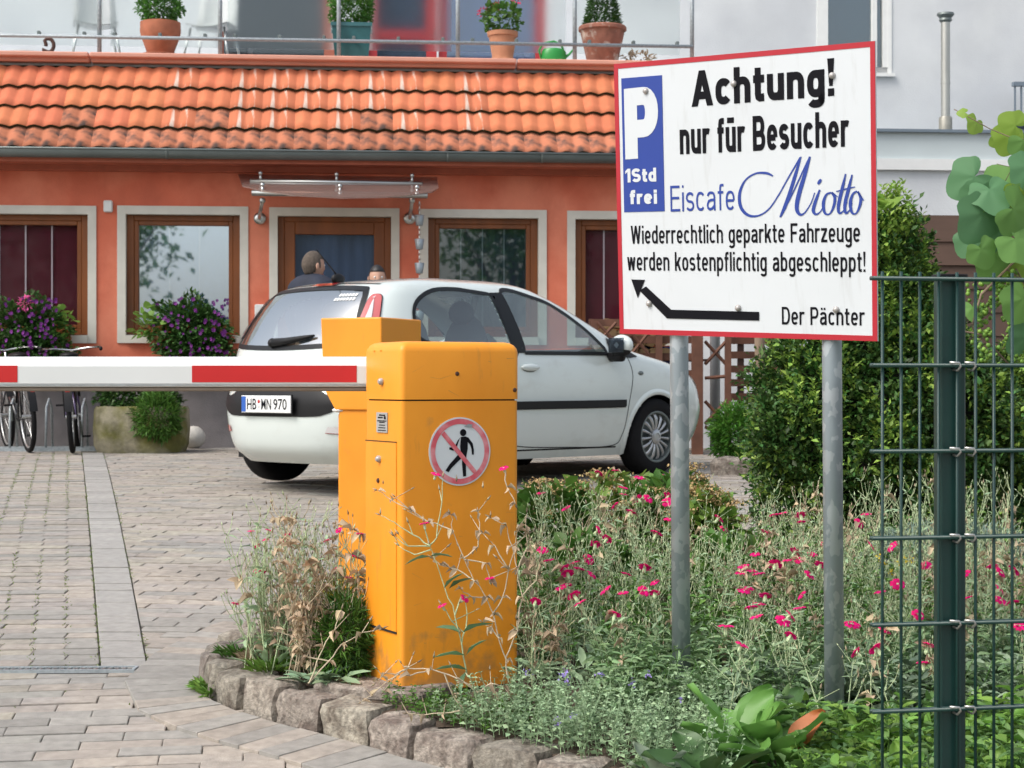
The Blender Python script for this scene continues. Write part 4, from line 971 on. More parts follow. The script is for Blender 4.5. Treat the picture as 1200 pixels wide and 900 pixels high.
def onside(x, z, off=0, s=-1): p = Vector((x, s * side_y(x, z), z)); return p + cnorm(p) * off
def onrear(y, z, off=0, s=-1): p = Vector((end_x(y, z, s), y, z)); return p + cnorm(p) * off
def smooth_poly(P, n=8):
    out = []; k = len(P)
    for i in range(k):
        p0, p1, p2, p3 = [Vector((P[(i + q) % k][0], P[(i + q) % k][1])) for q in (-1, 0, 1, 2)]
        if len(P[i]) > 2:   # corner marker: straight segment onwards
            for j in range(n): out.append(p1.lerp(p2, j / n))
            continue
        for j in range(n):
            t = j / n; out.append(.5 * ((2 * p1) + (-p0 + p2) * t + (2 * p0 - 5 * p1 + 4 * p2 - p3) * t * t + (-p0 + 3 * p1 - 3 * p2 + p3) * t ** 3))
    return out
def inset(P, d):
    k = len(P); A = sum(P[i - 1].x * P[i].y - P[i].x * P[i - 1].y for i in range(k)); sg = 1 if A > 0 else -1; out = []
    for i in range(k):
        t = (P[(i + 1) % k] - P[i - 1]); t = t.normalized() if t.length > 1e-9 else Vector((1, 0)); out.append(P[i] + Vector((-t.y, t.x)) * sg * d)
    return out
def panel(name, P, proj, off, m, parent, step=.05, thick=None):
    """fill the 2-D outline P and lay it on the body surface"""
    xs = [p.x for p in P]; ys = [p.y for p in P]; pts = [p.copy() for p in P]; PP = [(p.x, p.y) for p in P]
    x = min(xs) + step / 2
    ins = inset(P, step * .35); IN = [(p.x, p.y) for p in ins]
    while x < max(xs):
        y = min(ys) + step / 2
        while y < max(ys):
            if inpoly(x, y, IN): pts.append(Vector((x, y)))
            y += step
        x += step
    n = len(P); r = geometry.delaunay_2d_cdt(pts, [(i, (i + 1) % n) for i in range(n)], [list(range(n))], 1, 1e-6)
    mb = MB(); mb.add([proj(v.x, v.y, off) for v in r[0]], [tuple(f) for f in r[2]])
    o = mb.build(name, m, parent, True); recalc(o); return o
def ribbon(name, P, d0, d1, proj, off, m, parent, closed=True, offs=(0, 0)):
    A = inset(P, d0); B = inset(P, d1); n = len(P); mb = MB()
    V = [proj(p.x, p.y, off + offs[0]) for p in A] + [proj(p.x, p.y, off + offs[1]) for p in B]
    mb.add(V, [(i, (i + 1) % n, n + (i + 1) % n, n + i) for i in range(n if closed else n - 1)])
    o = mb.build(name, m, parent, True); return o
def strip(name, pts, wd, proj, off, m, parent):
    pts = [Vector(p) for p in pts]; V = []; mb = MB(); n = len(pts)
    for i, p in enumerate(pts):
        t = (pts[min(i + 1, n - 1)] - pts[max(i - 1, 0)]).normalized(); nn = Vector((-t.y, t.x)) * wd / 2
        V += [proj(*(p + nn), off), proj(*(p - nn), off)]
    return mb.add(V, [(2 * i, 2 * i + 1, 2 * i + 3, 2 * i + 2) for i in range(n - 1)]).build(name, m, parent, True)
def curve(P, n=10):
    P = [Vector(p) for p in P]; out = []
    for i in range(len(P) - 1):
        p0 = P[max(i - 1, 0)]; p1 = P[i]; p2 = P[i + 1]; p3 = P[min(i + 2, len(P) - 1)]
        for j in range(n):
            t = j / n; out.append(.5 * ((2 * p1) + (-p0 + p2) * t + (2 * p0 - 5 * p1 + 4 * p2 - p3) * t * t + (-p0 + 3 * p1 - 3 * p2 + p3) * t ** 3))
    out.append(P[-1]); return out
WIN_R = smooth_poly([(.70, 1.01), (1.00, .975), (1.585, .945, 1), (1.50, 1.36, 1), (1.20, 1.385), (.92, 1.365), (.72, 1.27), (.655, 1.12)])
WIN_F = smooth_poly([(1.705, .94, 1), (2.62, .945, 1), (2.60, .985), (2.42, 1.13), (2.20, 1.265), (1.98, 1.345), (1.62, 1.375, 1)])
WIN_Q = smooth_poly([(2.68, .945, 1), (2.97, .925, 1), (2.66, 1.055, 1)], 4)
REAR = smooth_poly([(-.56, .985), (-.2, .965), (.2, .965), (.56, .985), (.60, 1.03), (.545, 1.22), (.49, 1.345), (.40, 1.372), (0, 1.385), (-.40, 1.372), (-.49, 1.345), (-.545, 1.22), (-.60, 1.03)], 4)
SHLD = smooth_poly([(-.60, 1.00, 1), (.60, 1.00, 1), (.50, 1.40, 1), (-.50, 1.40, 1)], 6)
t2 = lambda P: [(p.x, p.y) for p in P]
holes_side = [t2(inset(WIN_R, .012)), t2(inset(WIN_F, .012)), t2(inset(WIN_Q, .01))]; hole_rear = t2(inset(REAR, .012)); hole_front = t2(inset(SHLD, .0))
WH = [(.69, .30), (3.20, .30)]; AR = .345
# body grid
zs = [.17 + (.60 - .17) * i / 22 for i in range(22)] + [.60 + (.94 - .60) * i / 34 for i in range(34)] + [.94 + (1.40 - .94) * i / 34 for i in range(34)] + [1.40 + (1.4885 - 1.40) * (i / 22) for i in range(23)]
NA = 260; V = []; Fs = []
def ring_pts(z):
    xc, a, w_ = cslice(z); n = NA // 4
    def quarter(s):
        h = []; PE, QE = ex(s)
        for i in range(n):
            u = i / n
            if u < .62: X = u / .62 * .93; Yv = (1 - X ** PE) ** (1 / QE)
            else: Y0 = (1 - .93 ** PE) ** (1 / QE); Yv = Y0 * (1 - (u - .62) / .38); X = (1 - Yv ** QE) ** (1 / PE)
            h.append((X, Yv))
        return h
    hf, h = quarter(1), quarter(-1)
    full = [(X, -Y_) for X, Y_ in hf] + [(1, 0)] + [(X, Y_) for X, Y_ in reversed(hf[1:])] + [(-X, Y_) for X, Y_ in h] + [(-1, 0)] + [(-X, -Y_) for X, Y_ in reversed(h[1:])]
    return [Vector((xc + a * X, w_ * Y_, z)) for X, Y_ in full]
rings = [ring_pts(z) for z in zs]; NR = len(rings[0]); V = [p for r in rings for p in r]
def crown(p):  # door-skin crease below the window line and sill tuck
    return p
for j in range(len(rings) - 1):
    for i in range(NR):
        k2 = (i + 1) % NR; f = (j * NR + i, j * NR + k2, (j + 1) * NR + k2, (j + 1) * NR + i); c = (V[f[0]] + V[f[1]] + V[f[2]] + V[f[3]]) / 4
        nn = cnorm(c); skip = False
        if abs(c.y) > .3 and abs(nn.y) > .35:
            for wx, wz in WH:
                if (c.x - wx) ** 2 + (c.z - wz) ** 2 < AR ** 2: skip = True
            if not skip:
                for P in holes_side:
                    if inpoly(c.x, c.z, P): skip = True; break
        xc = (itp(XR, c.z) + itp(XF, c.z)) / 2
        if not skip and c.x < xc - .3 and abs(nn.x) > .12 and inpoly(c.y, c.z, hole_rear): skip = True
        if not skip and c.x > xc + .3 and abs(nn.x) > .12 and inpoly(c.y, c.z, hole_front): skip = True
        if not skip: Fs.append(f)
Fs.append(tuple(range((len(rings) - 1) * NR, len(rings) * NR)))
body = MB().add(V, Fs).build('body', M_car, car, True)
M_carglass = glass('car_glass', (.74, .82, .80), .52, .015, (.30, .35, .35), .07)
M_rearglass = glass('rear_car_glass', (.60, .68, .66), .88, .015, (.30, .35, .35), .12)
M_trimblack = mat('black_window_trim', (.008, .009, .010), .4, spec=.25)
for s in (-1, 1):
    pj = lambda x, z, off, s=s: onside(x, z, off, s)
    for nm, P in (('side_window', WIN_R), ('side_window', WIN_F), ('quarter_window', WIN_Q)):
        wn_ = panel(nm, inset(P, .008), pj, .003, M_carglass, car); ribbon('window_trim', P, -.014, .014, pj, .006, M_trimblack, wn_)
    ribbon('window_trim', smooth_poly([(1.585, .94, 1), (1.705, .94, 1), (1.62, 1.378, 1), (1.50, 1.372, 1)], 4), 0, .05, pj, .0065, M_trimblack, car)
    o = panel('pillar_trim', smooth_poly([(1.59, .945, 1), (1.70, .945, 1), (1.615, 1.372, 1), (1.505, 1.368, 1)], 4), pj, .0075, M_trimblack, car)
    # door seam
    strip('door_seam', curve([(1.64, .95), (1.55, .80), (1.50, .55), (1.53, .36), (1.62, .27), (2.2, .245), (2.70, .245), (2.80, .33), (2.84, .55), (2.90, .78), (2.86, .92)], 8), .007, pj, .0015, M_seam, car)
    strip('rub_strip', [(1.53, .565), (1.9, .567), (2.3, .568), (2.6, .57), (2.80, .572)], .05, pj, .016, M_black, car)
    strip('rub_strip_edge', [(1.53, .54), (1.9, .542), (2.3, .543), (2.6, .545), (2.80, .547)], .02, pj, .008, M_black, car)
    strip('sill_seam', [(1.06 + .1 * i, .235) for i in range(18)], .012, pj, .0015, M_seam, car)
    # arches
    for wx, wz in WH:
        arc = [Vector((wx + AR * math.cos(a), wz + AR * math.sin(a))) for a in [math.pi * (-.115 + 1.23 * i / 40) for i in range(41)]]
        mb = MB(); n = len(arc); A_ = []; 
        for p in arc:
            q = Vector((wx, wz)); dr_ = (p - q).normalized(); zc_ = max(.17, p.y)
            for rr, off, inn in ((.034, .001, 0), (.018, .012, 0), (.0, .014, 0), (-.012, .004, 0), (-.014, -.06, 1), (.05, -.25, 1)):
                pp = p + dr_ * rr; zz = max(.16, pp.y)
                yy = s * (side_y(pp.x, zz) + off); A_.append(Vector((pp.x, yy, zz)))
        k_ = 6; mb.add(A_, [(i * k_ + j, i * k_ + j + 1, (i + 1) * k_ + j + 1, (i + 1) * k_ + j) for i in range(n - 1) for j in range(3)])
        mb.build('arch_lip', M_car, car, True)
        mb = MB(); L_ = []
        for p in arc:
            for off in (.012, -.05, -.30): pp = p; zz = max(.16, pp.y); L_.append(Vector((pp.x, s * (side_y(pp.x, zz) + off), zz)))
        mb.add(L_, [(i * 3 + j, i * 3 + j + 1, (i + 1) * 3 + j + 1, (i + 1) * 3 + j) for i in range(n - 1) for j in range(2)]); mb.build('wheel_well', M_black, car, True)
    # handle, indicator, mirror
    c = onside(1.73, .835, .012, s); mb = MB(); mb.ball(c, .1, 16, 8, 0, (1, .18, .26)); hd = mb.build('door_handle', M_car, car, True)
    c = onside(1.73, .822, .002, s); MB().ball(c, .075, 14, 6, 0, (1, .12, .3)).build('handle_recess', M_zinc, hd, True)
    c = onside(3.0, .80, .0, s); MB().ball(c, .035, 10, 6, 0, (1, .3, .5)).build('side_indicator', M_zinc, car, True)
    c = onside(2.66, .955, .0, s); mc = c + Vector((-.03, s * .14, .055))
    mr = MB().ball(mc, .1, 16, 10, 0, (.62, 1.05, .80)).build('door_mirror', M_car, car, True)
    mb = MB(); mb.ball(mc + Vector((-.005, 0, -.045)), .09, 14, 8, 0, (.6, 1.0, .5)); mb.tube([c + Vector((0, 0, -.03)), mc + Vector((0, 0, -.09)), mc + Vector((.0, 0, -.03))], [.04, .038, .05], 8); mb.build('mirror_foot', M_black, mr, True)
    MB().box(mc + Vector((-.062, 0, 0)), (.006, .15, .11), 0, 0, None, .003).build('mirror_glass', MATS['dim_glass'], mr)
    # tail lights on the rear pillars
    TL = smooth_poly([(s * .585, 1.05), (s * .66, 1.035), (s * .695, 1.065), (s * .668, 1.16), (s * .61, 1.30), (s * .57, 1.325), (s * .55, 1.30), (s * .575, 1.16)], 6)
    pr = lambda y, z, off: onrear(y, z, off, -1)
    tl = panel('tail_light', TL, pr, .012, M_pink_lens, car, .03); panel('light_unit', inset(TL, .03), pr, .018, M_clear_lens, tl, .03); ribbon('lens_edge', TL, -.004, .006, pr, .008, M_black, tl)
    RF = smooth_poly([(s * .50, .385, 1), (s * .70, .375, 1), (s * .72, .43, 1), (s * .52, .425, 1)], 5); rf_ = panel('reflector', RF, pr, .006, M_red_lens, car, .03)
    if s < 0: panel('reflector_chrome', smooth_poly([(s * .50, .39, 1), (s * .60, .385, 1), (s * .61, .428, 1), (s * .52, .425, 1)], 5), pr, .009, M_clear_lens, rf_, .03)
pr = lambda y, z, off: onrear(y, z, off, -1); pf_ = lambda y, z, off: onrear(y, z, off, 1)
rw = panel('rear_window', inset(REAR, .008), pr, .003, M_rearglass, car); ribbon('window_trim', REAR, -.016, .016, pr, .006, M_trimblack, rw)
ws = panel('windscreen', SHLD, pf_, .001, M_carglass, car)
INS = smooth_poly([(-.66, .685, 1), (.66, .685, 1), (.68, .60), (.60, .555), (.52, .515), (.36, .495), (-.36, .495), (-.52, .515), (-.60, .555), (-.68, .60)], 5)
panel('bumper_insert', INS, pr, .006, M_black, car, .05)
strip('bumper_seam', [(-.78 + .06 * i, .692) for i in range(27)], .008, pr, .002, M_seam, car)
strip('tailgate_seam', curve([(-.62, .70), (-.655, .85), (-.665, .97)], 6), .007, pr, .002, M_seam, car)
strip('tailgate_seam', curve([(.62, .70), (.655, .85), (.665, .97)], 6), .007, pr, .002, M_seam, car)
strip('roof_seam', curve([(-.50, 1.405), (0, 1.425), (.50, 1.405)], 8), .006, pr, .002, M_seam, car)
BL = smooth_poly([(-.12, 1.398, 1), (.12, 1.398, 1), (.115, 1.418, 1), (-.115, 1.418, 1)], 4); panel('brake_light', BL, pr, .012, M_red_lens, car, .03)
mb = MB(); q = [pr(y, z, .02) for y, z in ((.10, .99), (-.05, 1.0), (-.20, 1.02), (-.30, 1.035))]; mb.tube(q, [.032, .026, .018, .008], 8); mb.ball(q[0], .035, 8, 6); wp = mb.build('rear_wiper', M_black, car, True)
q = pr(0, .855, .004); mb = MB(); mb.lathe([(.042, 0), (.042, .008), (.034, .014), (.001, .016)], q, 20, Matrix.Rotation(R_(-90), 3, 'Y')); bd = mb.build('round_badge', M_steel, car, True); MB().lathe([(.028, .0145), (.028, .018), (.001, .0185)], q, 20, Matrix.Rotation(R_(-90), 3, 'Y')).build('badge_centre', M_red_lens, bd, True)
# sticker lettering on the rear window
mb = MB()
for r_, zz in enumerate((1.325, 1.295)):
    for i in range(6 + r_):
        u = -.30 - i * .026 + r_ * .02; mb.add([pr(u, zz - .009, .006), pr(u - .019, zz - .011, .006), pr(u - .021, zz + .008, .006), pr(u - .004, zz + .010, .006)], [(0, 1, 2, 3)])
mb.build('window_sticker', M_white, rw)
# exhaust, underbody, antenna, interior
mb = MB(); mb.b2((.25, -.66, .19), (3.75, .66, .24)); mb.b2((1.1, -.74, .172), (2.8, .74, .2)); mb.build('underbody', M_black, car)
MB().tube([(.14, .28, .235), (.5, .28, .235)], .028, 10).build('exhaust', M_steel, car, True)
mb = MB(); mb.ball((.62, 0, 1.462), .045, 10, 6, 0, (1.4, .7, .9)); mb.tube([(.62, 0, 1.48), (.42, 0, 1.66)], [.006, .003], 6); mb.build('roof_aerial', M_black, car, True)
M_seat = mat('dark_seat_fabric', (.13, .14, .145), .9); M_cabin = mat('cabin_grey', (.22, .23, .23), .9)
mb = MB(); mb.b2((.35, -.62, .60), (2.9, .62, .66)); mb.b2((2.55, -.68, .70), (3.1, .68, .93)); mb.build('cabin_floor', M_cabin, car)
for (sx, sy) in ((1.55, -.36), (1.55, .36), (.95, -.36), (.95, .36)):
    mb = MB(); mb.ball((sx, sy, .93), .24, 14, 10, 0, (.38, .95, 1.25)); mb.ball((sx + .25, sy, .72), .25, 14, 8, 0, (1, .95, .4)); se = mb.build('seat', M_seat, car, True)
    MB().ball((sx - .05, sy, 1.235), .12, 12, 8, 0, (.5, 1.0, .75)).build('headrest', M_seat, se, True)
mb = MB(); mb.tube([(2.33 + .07 * math.cos(a) * .4, .36 + .18 * math.cos(a + 1.57), .93 + .17 * math.sin(a + 1.57)) for a in [i * math.pi / 10 for i in range(20)]], .014, 8, closed=True); mb.build('steering_wheel', M_black, car, True)
# headlight and bonnet seam
HL = smooth_poly([(-.50, .70), (-.72, .70), (-.78, .76), (-.70, .84), (-.55, .80)], 5)
for s in (-1, 1): panel('headlight', smooth_poly([(s * abs(a), b) for a, b in ((.46, .66), (.68, .67), (.75, .74), (.66, .80), (.50, .75))], 5), pf_, .006, M_clear_lens, car, .03)
panel('front_grille', smooth_poly([(-.45, .34, 1), (.45, .34, 1), (.40, .48, 1), (-.40, .48, 1)], 4), pf_, .006, M_black, car, .05)
# wheels
def wheel():
    o = MB(); RM = Matrix.Rotation(R_(90), 3, 'X')
    o.lathe([(.19, -.085), (.215, -.095), (.28, -.095), (.30, -.075), (.303, -.03), (.303, .03), (.30, .075), (.28, .095), (.215, .095), (.19, .085)], (0, 0, 0), 48, RM, 0, False)
    return o
wm = wheel(); first = None
for wx, wz in WH:
    for s in (-1, 1):
        yc = s * .745
        if first is None:
            W0 = bpy.data.objects.new('wheel', None); COL.objects.link(W0); W0.parent = car; W0.location = (wx, yc, .303)
            wm.build('tyre', M_rubber, W0, auto=50)
            RMx = Matrix.Rotation(R_(90), 3, 'X')   # local z -> -y (outer side)
            mb = MB(); mb.lathe([(.205, -.09), (.205, .088), (.198, .092), (.186, .088), (.183, .06), (.17, .02), (.02, .02)], (0, 0, 0), 48, RMx, 0, False); mb.build('rim', M_zinc, W0, auto=50)
            mb = MB()
            for i in range(15):
                a = i / 15 * 2 * math.pi; ca, sa = math.cos(a), math.sin(a); pts = []
                for (r_, hw, zz) in ((.045, .007, .075), (.10, .0085, .088), (.15, .0125, .086), (.178, .018, .068)):
                    for (w2, dz) in ((-hw, -.012), (-hw * .55, 0), (hw * .55, 0), (hw, -.012)): pts.append(RMx @ Vector((r_ * ca - w2 * sa, r_ * sa + w2 * ca, zz + dz)))
                mb.add(pts, [(k * 4 + j, k * 4 + j + 1, k * 4 + 5 + j, k * 4 + 4 + j) for k in range(3) for j in range(3)])
            mb.lathe([(.185, .074), (.19, .083), (.196, .083), (.196, .06)], (0, 0, 0), 48, RMx, 0, False)
            mb.build('spokes', M_alloy, W0, True)
            MB().lathe([(.058, .05), (.056, .084), (.045, .092), (.03, .094), (.028, .088), (.002, .088)], (0, 0, 0), 20, RMx).build('hub_cap', M_alloy, W0, auto=40)
            MB().lathe([(.18, .018), (.02, .018)], (0, 0, 0), 32, RMx, 0, False).build('brake_backing', M_black, W0)
            first = W0
        else:
            c = copy_tree(first, car); c.location = (wx, yc, .303); c.rotation_euler = (0, .3 * wx, 0 if s < 0 else math.pi)
first.rotation_euler = (0, .4, 0)
# number plate with its letters
def text_mesh(body_, size=1, offset=0.0, shear=0, res=4, spacing=1.0):
    cu = bpy.data.curves.new('t', 'FONT'); cu.body = body_; cu.size = size; cu.offset = offset; cu.shear = shear; cu.resolution_u = res; cu.space_character = spacing
    ob = bpy.data.objects.new('t', cu); COL.objects.link(ob); dg_ = bpy.context.evaluated_depsgraph_get(); me = bpy.data.meshes.new_from_object(ob.evaluated_get(dg_)); bpy.data.objects.remove(ob); bpy.data.curves.remove(cu)
    V = np.array([v.co[:] for v in me.vertices]); Fs = [tuple(p.vertices) for p in me.polygons]; return V, Fs
def text_fit(body_, P0, PX, PY, m, name, parent, offset=0.0, shear=0, ref=None, spacing=1.0, lift=None):
    """place text so that its box (or the cap box of ref) spans P0 + PX across and P0 + PY up"""
    V, Fs = text_mesh(body_, 1, offset, shear, 4, spacing); x0, x1 = V[:, 0].min(), V[:, 0].max()
    if ref: R2, _ = text_mesh(ref, 1, offset); y0, y1 = R2[:, 1].min(), R2[:, 1].max()
    else: y0, y1 = V[:, 1].min(), V[:, 1].max()
    P0, PX, PY = Vector(P0), Vector(PX), Vector(PY)
    return MB().add([P0 + PX * ((v[0] - x0) / (x1 - x0)) + PY * ((v[1] - y0) / (y1 - y0)) for v in V], Fs).build(name, m, parent)
p0 = pr(0, .585, 0); px_ = p0.x - .03
lp = MB().box((px_, 0, .578), (.012, .53, .118), 0, 0, None, .004).build('number_plate', M_plate, car)
MB().box((px_ + .004, 0, .578), (.012, .55, .135), 0, 0, None, .004).build('plate_holder', M_black, lp)
MB().box((px_ - .0065, .238, .578), (.002, .046, .105)).build('blue_band', M_euro, lp)
T = lambda s, y0_, w_, **k: text_fit(s, (px_ - .0075, y0_, .541), (0, -w_, 0), (0, 0, .074), M_text, 'plate_text', lp, .006, **k)
T('HB', .20, .10); T('MN', .045, .105); T('970', -.085, .14)
MB().lathe([(.013, 0), (.001, .002)], (px_ - .0066, .073, .596), 12, Matrix.Rotation(R_(-90), 3, 'Y')).build('plate_seal', M_red_lens, lp); MB().lathe([(.013, 0), (.001, .002)], (px_ - .0066, .073, .564), 12, Matrix.Rotation(R_(-90), 3, 'Y')).build('plate_seal', M_clear_lens, lp)

# ================================================= PEOPLE
M_skin = mat('skin', (.47, .27, .19), .55, var=.05); M_hair1 = mat('short_grey_brown_hair', (.09, .07, .055), .9, var=.3, scale=60); M_hair2 = mat('black_hair', (.012, .010, .010), .5, var=.2)
M_jacket = mat('navy_jacket', (.012, .017, .034), .8, var=.2, scale=10, bump=.3, bscale=25); M_jeans = mat('dark_trousers', (.03, .035, .05), .9); M_pull = mat('dark_pullover', (.05, .03, .04), .9); M_shoe = mat('dark_shoes', (.02, .018, .016), .6)
def skinmesh(name, nodes, edges, m, parent, sub_=2):
    me = bpy.data.meshes.new(name); me.from_pydata([n[:3] for n in nodes], edges, []); me.materials.append(m); o = link(name, me, parent)
    bpy.context.view_layer.objects.active = o; md = o.modifiers.new('skin', 'SKIN'); md.use_smooth_shade = True
    for i, n in enumerate(nodes): r_ = n[3]; me.skin_vertices[0].data[i].radius = r_ if isinstance(r_, tuple) else (r_, r_)
    me.skin_vertices[0].data[0].use_root = True
    s_ = o.modifiers.new('sub', 'SUBSURF'); s_.levels = sub_; s_.render_levels = sub_; return o
def person(loc, rz, H, label, jacket, hair, hairstyle, turn=0, coll=False):
    k = H / 1.75; r_ = thing('person', label, 'person', loc, rz)
    N = [(0, 0, .95, (.16, .11)), (0, 0, 1.10, (.15, .10)), (0, .0, 1.28, (.18, .12)), (0, 0, 1.41, (.15, .09)), (0, 0, 1.48, .058), (0, .005, 1.54, .052),
         (-.17, 0, 1.40, .062), (-.235, .01, 1.15, .048), (-.22, -.09, .93, .036), (-.21, -.13, .87, (.02, .035)), (.17, 0, 1.40, .062), (.235, .01, 1.15, .048), (.22, -.09, .93, .036), (.21, -.13, .87, (.02, .035)),
         (-.095, 0, .86, .085), (-.10, -.01, .50, .06), (-.10, .02, .10, .042), (-.10, -.10, .035, (.045, .03)), (.095, 0, .86, .085), (.10, -.01, .50, .06), (.10, .02, .10, .042), (.10, -.10, .035, (.045, .03))]
    E_ = [(0, 1), (1, 2), (2, 3), (3, 4), (4, 5), (3, 6), (6, 7), (7, 8), (8, 9), (3, 10), (10, 11), (11, 12), (12, 13), (0, 14), (14, 15), (15, 16), (16, 17), (0, 18), (18, 19), (19, 20), (20, 21)]
    b = skinmesh('body', N, E_, M_skin, r_)
    J = [(0, 0, .88, (.175, .125)), (0, 0, 1.10, (.175, .125)), (0, 0, 1.28, (.205, .14)), (0, 0, 1.415, (.165, .10)), (0, .005, 1.475, .082), (-.17, 0, 1.405, .082), (-.245, .01, 1.15, .066), (-.225, -.09, .95, .052), (.17, 0, 1.405, .082), (.245, .01, 1.15, .066), (.225, -.09, .95, .052)]
    if coll: J[3] = (0, .01, 1.44, (.175, .115)); J[4] = (0, .03, 1.545, .105)
    skinmesh('jacket', J, [(0, 1), (1, 2), (2, 3), (3, 4), (3, 5), (5, 6), (6, 7), (3, 8), (8, 9), (9, 10)], jacket, r_)
    skinmesh('trousers', [(0, 0, .93, (.168, .12)), (-.095, 0, .84, .1), (-.10, -.01, .50, .075), (-.10, .02, .08, .06), (.095, 0, .84, .1), (.10, -.01, .50, .075), (.10, .02, .08, .06)], [(0, 1), (1, 2), (2, 3), (0, 4), (4, 5), (5, 6)], M_jeans, r_)
    for sx in (-.1, .1): MB().ball((sx, -.05, .045), .1, 12, 8, 0, (.5, 1.35, .45)).build('shoe', M_shoe, r_, True)
    # hands: palm and five fingers
    for sx in (-1, 1):
        nd = [(sx * .21, -.13, .87, .026), (sx * .208, -.145, .80, (.03, .014))]; ed = [(0, 1)]
        for f in range(4):
            a0 = len(nd); yy = -.165 + f * .017; L_ = (.062, .072, .068, .05)[f]
            nd += [(sx * .207, yy, .765, .0085), (sx * .203, yy - .006, .765 - L_ * .55, .0078), (sx * .192, yy - .004, .765 - L_, .0068)]; ed += [(1, a0), (a0, a0 + 1), (a0 + 1, a0 + 2)]
        a0 = len(nd); nd += [(sx * .205, -.178, .815, .010), (sx * .198, -.192, .785, .009)]; ed += [(0, a0), (a0, a0 + 1)]
        skinmesh('hand', nd, ed, M_skin, r_, 1)
    hd_ = bpy.data.objects.new('head', None)
    # head as a shaped ball
    V = []; Fs = []; n, m_ = 28, 20
    for j in range(m_ + 1):
        ph_ = math.pi * j / m_
        for i in range(n):
            th_ = 2 * math.pi * i / n; x = math.sin(ph_) * math.cos(th_); y = math.sin(ph_) * math.sin(th_); z = math.cos(ph_)
            X, Y_, Z = x * .076, y * .098, z * .118
            if z < 0: X *= 1 + z * .28; Y_ *= (1 + z * .22) if y > 0 else (1 + z * .05)
            if y < 0:
                nose = math.exp(-((x / .16) ** 2) - (((z + .12) / .2) ** 2)); Y_ -= nose * .018
                eye = math.exp(-(((abs(x) - .38) / .16) ** 2) - (((z - .08) / .13) ** 2)); Y_ += eye * .012
                mouth = math.exp(-((x / .3) ** 2) - (((z + .52) / .06) ** 2)); Y_ += mouth * .004
                chin = math.exp(-((x / .3) ** 2) - (((z + .85) / .15) ** 2)); Y_ -= chin * .012
            V.append((X, Y_, Z))
    for j in range(m_):
        for i in range(n): Fs.append((j * n + i, (j + 1) * n + i, (j + 1) * n + (i + 1) % n, j * n + (i + 1) % n))
    hd = MB().add(V, Fs).build('head', M_skin, r_, True); hd.location = (0, -.015, 1.59 if coll else 1.635); hd.rotation_euler = (0, 0, turn)
    for sx in (-1, 1):
        MB().ball((sx * .078, .012, -.005), .026, 8, 6, 0, (.35, .7, 1.15)).build('ear', M_skin, hd, True)
        MB().ball((sx * .031, -.080, .009), .011, 8, 6).build('eye', M_white, hd, True); MB().ball((sx * .031, -.0895, .009), .005, 6, 4).build('iris', M_text, hd, True)
    MB().ball((0, -.088, -.062), .017, 8, 5, 0, (1.1, .3, .28)).build('mouth', M_pinkfaded, hd, True)
    # hair cap
    V2 = []; F2 = []
    for j in range(m_ + 1):
        for i in range(n):
            v = Vector(V[j * n + i]); V2.append(v * 1.06 + Vector((0, .004, .004)))
    lim = .0
    for (f) in Fs:
        c = sum((V2[a] for a in f), Vector()) / 4
        front = c.y < -.02
        keep = (c.z > .055 + .35 * max(0, -c.y - .045) if front else c.z > (-.075 if c.y > .03 else -.02)) 
        if keep: F2.append(f)
    hr = MB().add(V2, F2).build('hair', hair, hd, True); q = hr.modifiers.new('s', 'SOLIDIFY'); q.thickness = .008
    if hairstyle: MB().ball((0, .09, .055), .05, 12, 8, 0, (1, .9, .9)).build('hair_bun', hair, hd, True)
    r_.scale = (k, k, k); return r_
Yp = 15.9; q = W(362, 450, Yp)
person((q.x + .03, Yp, zg(0, Yp)), R_(140), 1.88, 'man with short hair in a dark navy jacket standing before the door, head turned right', M_jacket, M_hair1, False, R_(-10), True)
q = W(441, 450, Yp); person((q.x, Yp + .1, zg(0, Yp)), R_(4), 1.715, 'dark haired woman standing behind the car roof, only her eyes and hair showing', M_pull, M_hair2, True, R_(8))

